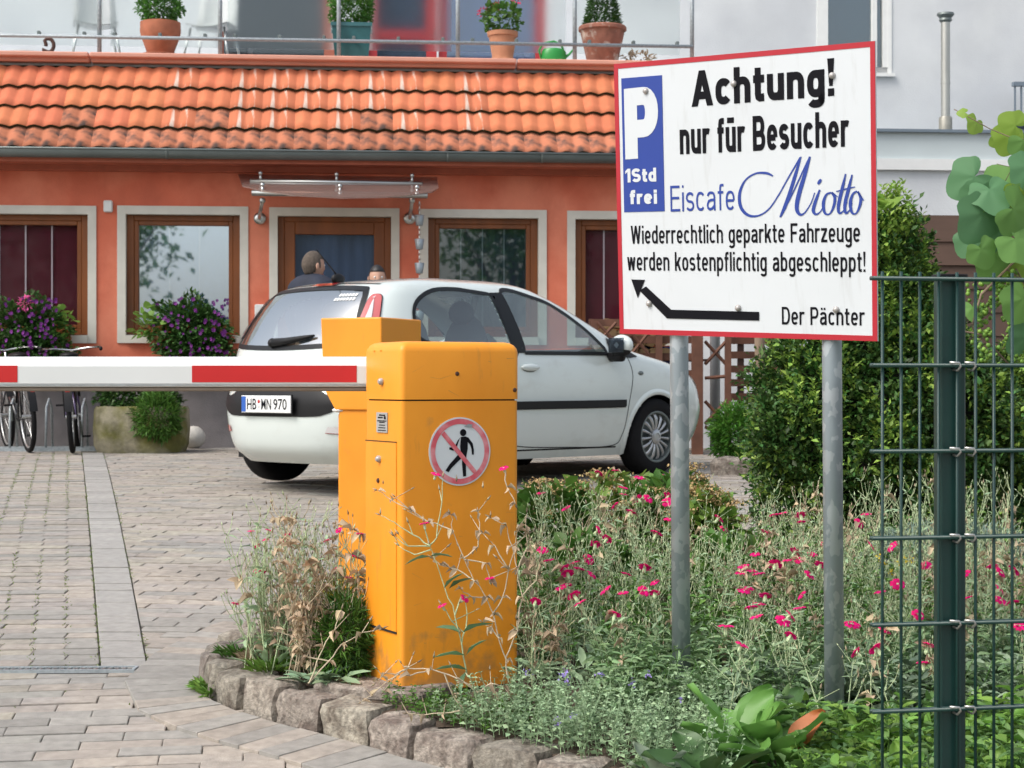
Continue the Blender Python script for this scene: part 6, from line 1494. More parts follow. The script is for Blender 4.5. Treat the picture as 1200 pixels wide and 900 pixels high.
for pts in ([(488, 394, 4), (470, 386, 7), (440, 387, 5), (412, 405, 5), (396, 440, 8), (398, 478, 9), (418, 502, 8), (447, 504, 5), (476, 486, 4), (503, 448, 4), (530, 400, 4), (564, 342, 5)],
            [(566, 340, 3), (552, 385, 9), (535, 440, 10), (520, 482, 10), (508, 508, 5)], [(507, 508, 3), (530, 468, 3), (555, 415, 4), (590, 340, 4)],
            [(592, 340, 3), (578, 385, 10), (560, 445, 12), (554, 482, 11), (562, 500, 8), (576, 496, 4), (594, 468, 3), (604, 440, 3)],
            [(618, 432, 5), (606, 465, 9), (600, 490, 9), (608, 500, 6), (620, 492, 3), (632, 470, 3)], [(622, 403, 6), (617, 410, 9), (613, 417, 5)],
            [(650, 440, 5), (636, 446, 6), (628, 470, 9), (632, 496, 7), (645, 499, 4), (656, 480, 7), (660, 455, 8), (652, 440, 5), (668, 452, 2)],
            [(690, 388, 4), (680, 430, 9), (670, 475, 9), (672, 496, 7), (684, 490, 3), (694, 465, 3)], [(708, 390, 4), (698, 430, 9), (688, 472, 9), (690, 496, 7), (701, 488, 3), (708, 468, 3)], [(664, 437, 3), (690, 430, 4), (716, 424, 3)],
            [(722, 436, 5), (710, 444, 6), (703, 468, 9), (707, 494, 7), (718, 498, 4), (728, 480, 7), (732, 456, 8), (724, 437, 5), (740, 462, 3)]):
    V, Fs = brush(pts, .0012 + .00008 * k_); k_ += 1; mio.add(V, Fs)
mio.build('script_text', M_sign_blue, pan)
for cx, cy in ((136, 158), (380, 138), (653, 115), (145, 748), (392, 760), (664, 765)):
    u, v = scr(cx, cy); Rb = RS @ Matrix.Rotation(R_(90), 3, 'X'); MB().lathe([(.0105, .001), (.0105, .004), (.0085, .009), (.004, .0115), (.0005, .012)], SP(u, v, .0), 14, Rb).build('bolt', M_bolt, pan, True)
Mp = mat('sign_post_zinc', (.32, .375, .41), .45, metal=.45, var=.08, scale=14, col2=(.45, .50, .53), mixscale=26, mixlo=.52, mixhi=.545, det=2.5, stretch=(1, 1, .7))
for px, top in ((.5509 - .0, 5.8443), (.98974, 5.48355)):
    base = Vector((px, top, 0)); p_lo = base + Vector((.035 * .64 + .003, .035 * .77 - .0, zb(px, top) - .1)) - Vector(sg.location); 
    u = (px - OS.x) / RS.col[0].x - .036; tp = SP(u, SHt - .06, -.042); low = SP(u, 0.0, -.042); dirv = (low - tp)
    mb = MB(); mb.tube([tp + Vector((0, 0, 0)), low, Vector((low.x + .009, low.y + .0, p_lo.z))], .0305, 24); mb.build('sign_post', Mp, sg, True)
    for vv in (.10, SHt - .14): c = SP(u, vv, -.04); MB().lathe([(.034, -.012), (.034, .012)], c, 20).build('clamp', M_bolt, sg)

# ================================================= GREEN MESH FENCE
FX0, FY0 = (1021 - 600) / F * 4.14, 4.14; FA = R_(11); fdir = Vector((math.cos(FA), math.sin(FA), 0))
gf = thing('mesh_fence', 'dark green double wire mesh fence with square post at the right', 'fence', (FX0, FY0, zb(FX0, FY0) - .02), FA)
zz0 = gf.location.z
def FU(px): t = (px - 600) / F; return (t * FY0 - FX0) / (fdir.x - t * fdir.y)
zh = [CZ - (py - HY) / F * FY0 - zz0 for py in (326, 428, 529, 631, 732.5, 834)]; st_ = zh[0] - zh[1]; zh += [zh[-1] - st_, ]
for z_ in zh:
    for dy in (-.0065, .0065): MB().tube([(0, dy, z_), (2.4, dy, z_)], .0048, 8).build('horizontal_wire', M_fence, gf, True)
u1s = FU(1034); du = FU(1056) - u1s; vm = None
for i in range(40):
    u = u1s + i * du
    if u > 2.35: break
    if vm is None: vm = MB().tube([(0, 0, 0), (0, 0, zh[0] + .016)], .0037, 6).build('vertical_wire', M_fence, gf, True); vm.location = (u, 0, 0)
    else: link('vertical_wire', vm.data, gf, (u, 0, 0))
ua, ub = FU(1099) + .012, FU(1130) + .012
MB().box(((ua + ub) / 2, .034, zh[0] / 2 - .1), (ub - ua - .003, .044, zh[0] + .2 + .006), 0, 0, None, .004).build('post', M_fence, gf)
MB().box(((ua + ub) / 2, .034, zh[0] + .009), (ub - ua + .004, .05, .008), 0, 0, None, .002).build('post_cap', M_black, gf)
uc = ua + (ub - ua) * .62
MB().b2((uc, .002, -.2), (uc + .006, .012, zh[0] - .004)).build('fixing_rail', M_fence, gf)
for z_ in zh[1:]:
    for u in (uc - .008, ub + .004): MB().tube([(u - .022, -.014, z_ + .007), (u, -.018, z_ + .006), (u + .004, -.018, z_ - .002), (u + .0, -.01, z_ - .012), (u - .003, .01, z_ - .010)], .0028, 6).build('clip', M_fence_clip, gf, True)

# ================================================= VEGETATION
def tri_tube(pts, rs, V, Fs, n=3):
    """cheap stem appended to lists V, Fs (quads)"""
    o = len(V); k = len(pts)
    for i, p in enumerate(pts):
        t = (pts[min(i + 1, k - 1)] - pts[max(i - 1, 0)]); t = t.normalized() if t.length > 1e-9 else Vector((0, 0, 1)); u = t.orthogonal().normalized(); v = t.cross(u)
        for j in range(n): a = 6.2832 * j / n; V.append(p + (u * math.cos(a) + v * math.sin(a)) * rs[i])
    for i in range(k - 1):
        for j in range(n): Fs.append((o + i * n + j, o + i * n + (j + 1) % n, o + (i + 1) * n + (j + 1) % n, o + (i + 1) * n + j))
def quadratic(a, b, c, n=5): return [a * (1 - t) ** 2 + b * 2 * t * (1 - t) + c * t * t for t in [i / n for i in range(n + 1)]]
# magenta flower of the rose campion: five broad petals over a small cup
def flower_mesh():
    mb = MB(); R0 = .0155
    for i in range(5):
        a = i * 1.2566; c_, s_ = math.cos(a), math.sin(a); pts = []
        for (r_, w_, z_) in ((.1, .12, 0), (.6, .52, .10), (1.0, .55, -.02), (1.08, .3, -.10)):
            for sgn in (-1, 0, 1): x, y = r_, w_ * sgn * .9; pts.append((R0 * (x * c_ - y * s_), R0 * (x * s_ + y * c_), R0 * (z_ - (.12 if sgn else 0) + .05 * i % 2 * .1)))
        mb.add(pts, [(k * 3 + j, k * 3 + j + 1, k * 3 + 4 + j, k * 3 + 3 + j) for k in range(3) for j in range(2)])
    me = bpy.data.meshes.new('flower'); mb.lathe([(.001, -.022), (.0042, -.018), (.0048, -.008), (.003, 0)], (0, 0, 0), 6, None, 1)
    me.from_pydata(mb.v, [], mb.f); me.materials.append(P_mag); me.materials.append(L_greystem); me.polygons.foreach_set('material_index', mb.m); me.update(); return me
FLOWER = flower_mesh()
BUDT = (np.array([[0, 0, 0], [.35, .16, 0], [.35, -.08, .14], [.35, -.08, -.14], [1, 0, 0]]) , np.array([[0, 2, 1], [0, 3, 2], [0, 1, 3], [4, 1, 2], [4, 2, 3], [4, 3, 1]]))
LANCE = leaf_tpl(.26, .05, .25)
def campion(base, H, spread, nst, seed, label, dry=0.0, flowers=(), leaves=14, group=None, ph=1.0, name='rose_campion', lean=Vector((0, 0, 0)), leafsize=.07, budn=1.0, area=None):
    r = random.Random(seed); rng = np.random.default_rng(seed); root = thing(name, label, 'flower', base, 0, group)
    gV, gF, dV, dF = [], [], [], []; LP, LD, LS = [], [], []; DP, DD, DS = [], [], []; BP, BD, BS = [], [], []; BUP, BUD, BUS = [], [], []
    tips = [Vector(f) - Vector(base) for f in flowers]
    for k in range(nst + len(tips)):
        isdry = r.random() < dry
        V, Fs = (dV, dF) if (isdry and k >= len(tips)) else (gV, gF)
        a = r.uniform(0, 6.283); b0 = Vector((r.gauss(0, spread * .35), r.gauss(0, spread * .35), 0))
        if area: b0 = Vector((r.uniform(-area[0], area[0]), r.uniform(-area[1], area[1]), 0))
        if k < len(tips): tip = tips[k]; b0 = Vector((tip.x * .3, tip.y * .3, 0)) if not area else Vector((tip.x + r.gauss(0, .05), tip.y + r.gauss(0, .05), 0))
        else: h = H * r.uniform(.6, 1.05); rr = spread * r.uniform(.3, 1.1); tip = Vector((math.cos(a) * rr, math.sin(a) * rr, h)) + lean * h + (b0 if area else Vector())
        mid = Vector((b0.x * .6 + tip.x * .4 + r.gauss(0, .02), b0.y * .6 + tip.y * .4 + r.gauss(0, .02), tip.z * .6))
        P = quadratic(b0, mid, tip, 5); th = r.uniform(.0019, .0031); tri_tube(P, [th, th, th * .9, th * .75, th * .6, th * .5], V, Fs)
        for j in range(1, 6):   # branches at the nodes
            p = P[j]
            for q in range(r.choice([1, 2, 2]) if j > 1 else 1):
                aa = r.uniform(0, 6.283); L = H * r.uniform(.12, .32) * (1.1 - j * .1); e = p + Vector((math.cos(aa) * L * .55, math.sin(aa) * L * .55, L * .85))
                if k < len(tips) and j == 5: continue
                m_ = p.lerp(e, .5) + Vector((math.cos(aa) * L * .15, math.sin(aa) * L * .15, -.01)); PP = quadratic(p, m_, e, 3); tri_tube(PP, [th * .6, th * .55, th * .45, th * .4], V, Fs)
                if r.random() < budn:
                    (BUP if isdry or r.random() < .35 else BP).append(e); (BUD if (BUP and BUP[-1] is e) else BD).append((e - m_).normalized()); (BUS if (BUP and BUP[-1] is e) else BS).append(r.uniform(.016, .026))
                if r.random() < .5:
                    e2 = PP[2] + Vector((r.gauss(0, .03), r.gauss(0, .03), r.uniform(.02, .05))); tri_tube([PP[1], e2], [th * .45, th * .35], V, Fs)
                    BP.append(e2) ; BD.append((e2 - PP[1]).normalized()); BS.append(r.uniform(.013, .02))
            for q in range(3 if isdry else 2):
                aa = r.uniform(0, 6.283); d_ = Vector((math.cos(aa), math.sin(aa), r.uniform(-.2, .9)))
                if isdry: DP.append(p); DD.append(d_ * 1 + Vector((0, 0, -.4))); DS.append(leafsize * r.uniform(.3, .75))
                else: LP.append(p); LD.append(d_); LS.append(leafsize * r.uniform(.35, .9) * (1.15 - .1 * j))
    for k in range(leaves):
        aa = r.uniform(0, 6.283); LP.append(Vector((math.cos(aa) * spread * .3, math.sin(aa) * spread * .3, r.uniform(0, .06))) + (Vector((r.uniform(-area[0], area[0]), r.uniform(-area[1], area[1]), 0)) if area else Vector())); LD.append(Vector((math.cos(aa), math.sin(aa), r.uniform(.1, 1.3)))); LS.append(leafsize * r.uniform(.9, 1.7))
    def arr(x): return np.array([tuple(v) for v in x]) if len(x) else None
    def stems(V, Fs, m, nm):
        if V: np_mesh(nm, arr(V), np.array(Fs), m, root, smooth=True)
    stems(gV, gF, L_greystem, 'stems'); stems(dV, dF, L_drystem, 'dry_stems')
    for P, D, S, m, tpl, nm in ((LP, LD, LS, L_grey, LANCE, 'leaves'), (DP, DD, DS, L_dry, leaf_tpl(.55, .3, .35), 'dry_leaves'), (BP, BD, BS, L_greystem, BUDT, 'buds'), (BUP, BUD, BUS, L_bud, BUDT, 'seed_heads')):
        if P:
            V, Fq = scatter(tpl, arr(P), arr(D), np.array(S), rng); np_mesh(nm, V, Fq, m, root)
    for t in tips:
        o = link('flower', FLOWER, root, t); o.rotation_euler = (r.uniform(-.1, 1.05), r.uniform(-.4, .4), r.uniform(0, 6)); s_ = r.uniform(.85, 1.2) * ph; o.scale = (s_, s_, s_)
    return root
def yfl(py): return max(5.5, min(8.6, 8.4 - (py - 550) * .0145))
def fl3(px, py, Y=None): Y = Y or (yfl(py) - .12); return W(px, py, Y)
mid_f = [(702, 554), (721, 551), (634, 577), (663, 595), (731, 571), (731, 579), (747, 584), (760, 584), (750, 559), (720, 592), (740, 599), (782, 588), (784, 581), (785, 608), (770, 624), (792, 634), (712, 631), (698, 637), (703, 622), (636, 644), (643, 656), (661, 665), (672, 659), (665, 671), (679, 666), (690, 655), (694, 673), (756, 664), (734, 672), (767, 682), (755, 692), (767, 694), (730, 694), (709, 691), (664, 685), (657, 688), (672, 697), (628, 704), (679, 706), (721, 719), (774, 559)]
rt_f = [(843, 607), (850, 620), (907, 603), (917, 601), (938, 603), (939, 611), (898, 624), (885, 649), (871, 663), (868, 671), (880, 668), (889, 672), (908, 661), (923, 656), (933, 646), (937, 656), (952, 649), (962, 661), (949, 673), (967, 639), (872, 692), (878, 689), (897, 697), (880, 711), (890, 707), (939, 697), (937, 712), (927, 721), (918, 727), (886, 722), (851, 733), (870, 755), (927, 744), (999, 731), (1002, 764), (1026, 759), (1031, 693), (1021, 639), (1007, 613), (1052, 684), (1076, 720), (1087, 755), (1082, 776), (1037, 738), (1131, 672), (1131, 701), (1163, 663), (1173, 670), (1189, 668), (1187, 705), (1172, 690), (1173, 703), (1195, 733), (1085, 662), (1015, 602), (1045, 640)]
flw = [(px, py, fl3(px, py)) for px, py in mid_f + rt_f]
# clumps by column and row, flowers given to the nearest
cols = [(612, 680, 'beside the front yellow housing'), (680, 745, 'left of the left signpost'), (745, 835, 'around the left signpost'), (835, 895, 'right of the left signpost'), (895, 955, 'left of the right signpost'),
        (955, 1020, 'around the right signpost'), (1020, 1090, 'between right signpost and fence post'), (1090, 1145, 'behind the fence post'), (1145, 1225, 'right of the fence post')]
rowsY = [(6.0, 6.45, 'front'), (6.55, 7.3, 'middle'), (7.4, 8.2, 'back')]
GRP = 'rose campion clumps massed across the flower bed'
cells = [(a, b, w_, y0, y1, rw_) for a, b, w_ in cols for y0, y1, rw_ in rowsY]
bye = {}
for f in flw:
    k = min(range(len(cells)), key=lambda i: abs((cells[i][0] + cells[i][1]) / 2 - f[0]) + 60 * abs((cells[i][3] + cells[i][4]) / 2 - f[2].y)); bye.setdefault(k, []).append(f[2])
for i, (p0_, p1_, w_, y0_, y1_, rw_) in enumerate(cells):
    px = (p0_ + p1_) / 2; Y = (y0_ + y1_) / 2; X = (px - 600) / F * Y; ax = (p1_ - p0_) / F * Y * .55
    fl = bye.get(i, []) + (bye.get(i + 1, []) if rw_ == 'middle' and 830 < px < 900 else []); z0_ = zb(X, Y); fl = [Vector((f.x, f.y, max(f.z, z0_ + .12))) for f in fl]
    n = {'front': 13, 'middle': 24, 'back': 17}[rw_] 
    if rw_ == 'front' and 700 < px < 960: n = 5
    if rw_ == 'back' and 830 < px < 900: continue
    lab = '%s row rose campion clump, %s, %s' % (rw_, w_, 'with %s magenta flowers' % ('a few' if len(fl) < 4 else 'many') if fl else 'grey stems without flowers')
    campion((X, Y, z0_), {'front': .27, 'middle': .36, 'back': .42}[rw_] + (.04 if px > 1000 else 0), .12, n, 100 + i, lab, (.28 if i % 4 == 1 else .07), fl, 50, GRP, 1.35, leafsize=.07, area=(ax, (y1_ - y0_) * .5))
# left clump
def GBv(px, py): q = GB(px, py); return q
lf = [(294, 622), (315, 621), (311, 632), (301, 640), (334, 632), (337, 626), (302, 668), (307, 669), (276, 707), (383, 633)]
b1 = Vector(GBv(318, 786)); campion(tuple(b1), .50, .18, 18, 21, 'grey green rose campion at the left tip of the bed, rooted behind the kerb', .15, [W(a, b, b1.y + .02) for a, b in lf], 16, None, .8, leafsize=.085)
b2 = Vector(GBv(352, 795)); campion(tuple(b2), .56, .14, 9, 22, 'tall withered straw coloured campion left of the yellow housings', 1.0, [], 0, None, 1, 'withered_campion', leafsize=.06)
campion(tuple(b2 + Vector((.05, -.03, 0))), .32, .10, 8, 29, 'short bushy withered campion with curled tan leaves at the kerb', 1.0, [], 0, None, 1, 'withered_campion', leafsize=.07)
b5 = Vector(GBv(372, 775)); campion(tuple(b5), .52, .17, 16, 27, 'grey green campion tuft behind the withered one at the kerb', .2, [], 30, None, 1, leafsize=.075)
b3 = Vector(GBv(404, 790)); campion(tuple(b3), .52, .07, 4, 23, 'thin rose campion with dark pink flowers between the two yellow housings', .3, [W(a, b, b3.y) for a, b in ((397, 621), (422, 625), (416, 652), (397, 666), (408, 676), (413, 723))], 10, None, .95, leafsize=.07)
# in front of the housing: hand-shaped dry branching stems
def px_stem(pts, Y): return [W(a, b, Y) for a, b in pts]
def twig(label, Y, stems_, buds, leaves_, flowers, m, seed, lm=L_grey, ls=.07, dleaves=0):
    base = W(stems_[0][0][0], stems_[0][0][1], Y); base.z = zb(base.x, base.y); r = random.Random(seed); rng = np.random.default_rng(seed)
    root = thing('campion_plant', label, 'flower', base); V, Fs = [], []; LP, LD, LS = [], [], []; BP, BD = [], []; DP, DD, DS = [], [], []
    for s_ in stems_:
        P = [p - base for p in px_stem(s_, Y)]; C = []
        for i in range(len(P) - 1):
            for t in (0, .33, .66): C.append(P[i].lerp(P[i + 1], t) + Vector((r.gauss(0, .0015), r.gauss(0, .004), r.gauss(0, .0015))))
        C.append(P[-1]); n = len(C); tri_tube(C, [.0026 * (1 - .6 * i / n) for i in range(n)], V, Fs, 5)
        for q in C[3::3]:
            for _ in range(dleaves): DP.append(q); DD.append(Vector((r.gauss(0, 1), -.3, r.gauss(-.3, .6)))); DS.append(r.uniform(.015, .04))
            if r.random() < .5:
                e = q + Vector((r.gauss(0, .03), r.gauss(0, .02), .035)); tri_tube([q, e], [.0018, .0012], V, Fs); BP.append(e); BD.append(e - q)
        BP.append(C[-1]); BD.append(C[-1] - C[-2])
    for (a, b) in buds: q = W(a, b, Y) - base; BP.append(q); BD.append(Vector((0, 0, 1)))
    np_mesh('stems', np.array([tuple(v) for v in V]), np.array(Fs), m, root, smooth=True)
    v_, f_ = scatter(BUDT, np.array([tuple(x) for x in BP]), np.array([tuple(x) for x in BD]), rng.uniform(.018, .028, len(BP)), rng); np_mesh('seed_heads', v_, f_, L_bud, root)
    if leaves_:
        lp = np.array([tuple(W(a, b, Y - .01) - base) for a, b, c, d in leaves_]); ld = np.array([(c, -.25, d) for a, b, c, d in leaves_]); v_, f_ = scatter(leaf_tpl(.32, .10, .18), lp, ld, np.full(len(lp), ls) * rng.uniform(.8, 1.2, len(lp)), rng, .3); np_mesh('leaves', v_, f_, lm, root, smooth=True)
    if DP:
        v_, f_ = scatter(leaf_tpl(.5, .3, .4), np.array([tuple(x) for x in DP]), np.array([tuple(x) for x in DD]), np.array(DS), rng); np_mesh('dry_leaves', v_, f_, L_dry, root)
    for (a, b) in flowers: o = link('flower', FLOWER, root, W(a, b, Y) - base); o.rotation_euler = (r.uniform(-.5, .8), r.uniform(-.5, .5), r.uniform(0, 6))
    return root
twig('tall arching campion stem with green leaves crossing the front of the yellow housing', 5.72,
     [[(548, 792), (541, 756), (533, 720), (522, 690), (511, 660), (504, 640)], [(504, 640), (483, 626), (462, 612), (446, 604)], [(504, 640), (478, 640), (463, 629)], [(504, 640), (497, 613)], [(504, 640), (512, 630), (518, 588), (519, 560)], [(504, 645), (486, 650), (468, 640)], [(533, 720), (540, 700), (545, 700)], [(541, 740), (530, 728), (518, 709)], [(541, 756), (548, 725), (545, 703)]],
     [(446, 604), (449, 568), (463, 629)], [(541, 742, -.9, .4), (541, 742, .9, .5), (546, 768, -1, .15), (546, 768, .8, .9), (548, 785, -.8, .2), (548, 785, -.3, -.7), (504, 652, .8, .15), (526, 690, .7, .5), (505, 652, -.9, -.1), (520, 690, .6, .7)], [(497, 613), (545, 701), (518, 709), (511, 555)], L_greystem, 61, leafm('greygreen_leaf', (.13, .24, .12), .25, .25), .095)
twig('branching straw coloured campion stem across the right half of the yellow housing', 5.75,
     [[(596, 800), (592, 772), (584, 748), (578, 720), (570, 700), (556, 680), (544, 655), (530, 620), (528, 603)], [(578, 720), (590, 700), (596, 668), (604, 640), (606, 622)], [(556, 680), (536, 668), (516, 662), (508, 655)], [(544, 655), (560, 640), (563, 622), (560, 600)], [(528, 620), (500, 610), (478, 596), (458, 586), (443, 575)], [(584, 748), (575, 735), (566, 730)], [(592, 772), (606, 740), (612, 700), (606, 668), (600, 640), (592, 615), (576, 607)], [(544, 655), (568, 660), (574, 678)], [(570, 700), (552, 700), (540, 690)], [(596, 668), (580, 640), (566, 625)], [(606, 668), (618, 640), (616, 615)], [(612, 700), (628, 680), (632, 660)], [(590, 548), (594, 570), (604, 590)]],
     [(535, 565), (566, 573), (575, 606)], [], [(574, 677), (590, 548)], L_drystem, 62, dleaves=2)
twig('flopped dry campion stems lying across the slab in front of the yellow housing', 5.62,
     [[(560, 812), (536, 795), (505, 785), (478, 783), (455, 797), (436, 815), (424, 822)], [(505, 785), (480, 792), (452, 788), (440, 800)], [(536, 795), (560, 808), (576, 812)], [(520, 790), (530, 815), (545, 833), (556, 842)], [(560, 812), (575, 800), (590, 806), (598, 815)], [(545, 833), (520, 835), (500, 838), (478, 836)], [(478, 783), (465, 790), (450, 810)], [(556, 842), (566, 830), (580, 838)]],
     [], [], [], L_drystem, 63, dleaves=1)
# dry twigs lying in the clump next to the housing
twig('long curved dry stalk reaching from the left clump to the yellow housing', 5.8, [[(362, 800), (385, 775), (400, 755), (425, 742), (448, 736)], [(362, 800), (378, 760), (392, 738), (400, 715)], [(385, 775), (360, 770), (340, 745), (322, 740)]], [], [], [], L_drystem, 64, dleaves=2)

# rosettes and low greens at the left clump
def tuft(base, n, size, seed, m, tpl, label, name, cat, up=.8, spread=.05, group=None, parent=None):
    r = np.random.default_rng(seed); a = r.random(n) * 6.283; P = np.stack([np.cos(a) * r.random(n) * spread, np.sin(a) * r.random(n) * spread, r.random(n) * .02], 1)
    D = np.stack([np.cos(a), np.sin(a), r.uniform(up * .3, up * 1.7, n)], 1); V, Fq = scatter(tpl, P, D, size * r.uniform(.6, 1.2, n), r, .4)
    o = np_mesh(name, V, Fq, m, parent, smooth=True); o.location = base
    if label: tag(o, label, cat, group)
    return o
q = Vector(GBv(372, 803)); tuft(q, 24, .10, 5, leafm('rosette_leaf', (.20, .30, .19), .25, .15), leaf_tpl(.3, .08, .2), 'silvery leaf rosette on the kerb just left of the front yellow housing', 'campion_rosette', 'plant', .5)
q = Vector(GBv(385, 801)); tuft(q + Vector((.02, -.03, 0)), 16, .10, 6, L_grey, leaf_tpl(.28, .08, .25), 'small grey leaf rosette at the edge of the stone slab', 'campion_rosette', 'plant', .35)
def mound(px, py, n, sc, seed, size, m, tpl, label, name, cat, zoff=None, Y=None, flat=1.0, stems=None):
    q = Vector(GBv(px, py)) if Y is None else Vector(((px - 600) / F * Y, Y, zb((px - 600) / F * Y, Y)))
    V, Fq = leafball(n, 1, sc, seed, size, tpl, shell=.35); V[:, 2] += sc[2] * .8; V[:, 2] = np.maximum(V[:, 2], .004); o = np_mesh(name, V, Fq, m); o.location = q; return tag(o, label, cat)
mound(408, 792, 2600, (.11, .12, .14), 12, .055, L_mid, leaf_tpl(.10, .01, .15, 4), 'dark needle leaved lavender cotton between the clump and the yellow housing', 'needle_shrub', 'shrub')
o = mound(398, 780, 1100, (.10, .1, .17), 13, .05, leafm('yellowish_leaf', (.24, .30, .04), .3, .25), leaf_tpl(.12, .01, .15, 4), 'yellow green feathery plant above the dark needle shrub', 'feathery_plant', 'plant')
rng = np.random.default_rng(5)
P = rng.normal(0, 1, (160, 3)) * np.array([.05, .05, .05]) + np.array([0, -.03, .22]); V, Fq = scatter(leaf_tpl(.8, .1, .2, 4), P, rng.normal(0, 1, (160, 3)), rng.uniform(.008, .014, 160), rng); np_mesh('yellow_flowers', V, Fq, P_yel, o)
for i, (px, py, n, m, lab) in enumerate(((318, 788, 90, L_bright, 'fresh green grass tuft at the foot of the withered campion'), (238, 812, 60, L_bright, 'little green weed at the outer foot of the leftmost kerb stones'), (246, 818, 40, L_bright, 'tiny weed in the joint below the leftmost kerb stones'), (345, 770, 160, L_mid, 'green leafy tuft behind the withered campion'), (300, 778, 70, L_dry, 'dead leaf litter on the tip of the bed'), (282, 772, 60, L_mid, 'thin grass at the tip of the bed'))):
    q = Vector(GBv(px, py)) if i not in (1, 2) else Vector(G(px, py)); tuft(q, n * 2, .055 if i not in (1, 2) else .05, 40 + i, m, leaf_tpl(.09 if i != 1 else .35, .02, .3, 4), lab, 'green_weed', 'plant', 1.3, .07 if i not in (1, 2) else .03)
# mint-like low mass along the kerb: individual sprigs too many to count
def in_px(px0, px1, Y0, Y1, n, rng):
    Y = rng.uniform(Y0, Y1, n); px = rng.uniform(px0, px1, n); return np.stack([(px - 600) / F * Y, Y], 1)
def sprigs(name, n, px0, px1, Y0, Y1, H, m, tpl, lsize, seed, per=7, keep=None, kind='stuff', droop=.3, label=None, hfun=None):
    rng = np.random.default_rng(seed); XY = in_px(px0, px1, Y0, Y1, n, rng); P, D, S = [], [], []; sV, sF = [], []
    bedin = [tuple(p) for p in offset_line(KERB, -.10)] + BED[len(KERB):]
    for (x, y) in XY:
        if not inpoly(x, y, bedin): continue
        if keep and not keep(x, y): continue
        h = H * rng.uniform(.5, 1.1) * (hfun(x, y) if hfun else 1) * (1 + .35 * noise.noise(Vector((x * 4, y * 4, seed)))); a = rng.uniform(0, 6.283); lx, ly = math.cos(a) * h * droop, math.sin(a) * h * droop; z0_ = zb(x, y)
        for k in range(per):
            t = (k + 1) / per; c = (x + lx * t * t, y + ly * t * t, z0_ + h * t)
            for sg_ in (0, math.pi): aa = a + k * 1.57 + sg_; P.append(c); D.append((math.cos(aa), math.sin(aa), rng.uniform(-.1, .8))); S.append(lsize * rng.uniform(.6, 1.2) * (1.15 - .5 * t))
        tri_tube([Vector((x, y, z0_)), Vector((x + lx * .3, y + ly * .3, z0_ + h * .55)), Vector((x + lx, y + ly, z0_ + h))], [.0016, .0014, .001], sV, sF)
    V, Fq = scatter(tpl, np.array(P), np.array(D), np.array(S), rng); o = np_mesh(name, V, Fq, m, None, kind); s_ = np_mesh('stems', np.array([tuple(v) for v in sV]), np.array(sF), L_mid if m is not L_mint else m, o, kind)
    if label: tag(o, label, 'ground cover')
    return o
OV = leaf_tpl(.62, .12, .12, 4)
mint = sprigs('catmint', 900, 470, 860, 4.9, 5.85, .15, L_mint, OV, .024, 71, 8, lambda x, y: not (y > 5.72 and x < .0) and x > -.30 and y < 5.9 - .25 * max(0, x), hfun=lambda x, y: .55 + min(1, max(0, (x + .3) / .35)) * .55, label='low grey green catmint spilling over the kerb in front of the signposts')
rng = np.random.default_rng(8)
lp = np.array([tuple(W(a, b, 5.35)) for a, b in ((658, 792), (665, 797), (670, 840), (652, 849), (760, 790), (740, 800), (704, 790), (618, 790), (655, 845), (672, 838), (664, 789), (800, 818))]); lp = np.repeat(lp, 9, 0) + rng.normal(0, .006, (len(lp) * 9, 3)); V, Fq = scatter(leaf_tpl(.8, .1, .2, 4), lp, rng.normal(0, 1, lp.shape), rng.uniform(.007, .012, len(lp)), rng); np_mesh('lilac_flowers', V, Fq, P_lil, mint, 'stuff')
sprigs('bright_weeds', 430, 940, 1230, 4.3, 5.45, .13, L_bright, leaf_tpl(.5, .14, .3), .082, 73, 3, lambda x, y: True, label='bright green leafy weeds around the right signpost and fence post')
sprigs('mixed_weeds', 260, 930, 1230, 4.4, 5.5, .15, leafm('mixed_weed_leaf', (.12, .23, .07), .4, .3), leaf_tpl(.4, .14, .3), .075, 83, 4, label='taller dull green weeds mixed into the bright ones at lower right')
sprigs('greyish_undergrowth', 500, 700, 1230, 5.6, 6.3, .20, leafm('undergrowth_leaf', (.19, .30, .14), .35, .2), leaf_tpl(.3, .1, .25), .075, 74, 5, label='grey green undergrowth beneath the rose campions')
sprigs('sage_leaves', 200, 860, 1220, 5.55, 5.95, .15, leafm('sage_green_leaf', (.25, .34, .22), .3, .2), leaf_tpl(.34, .12, .3), .10, 75, 4, lambda x, y: True, label='grey green felted leaves below the right part of the flower bed')
sprigs('bed_undergrowth', 900, 600, 1230, 6.2, 8.4, .26, leafm('shade_leaf', (.12, .25, .05), .4, .2), leaf_tpl(.45, .1, .25, 4), .05, 76, 5, label='dark green undergrowth between the campion stems')
sprigs('small_ground_leaves', 240, 440, 640, 5.5, 5.95, .05, L_mid, OV, .022, 77, 3, lambda x, y: x > -.42, label='sparse tiny green leaves on the soil beside the stone slab')
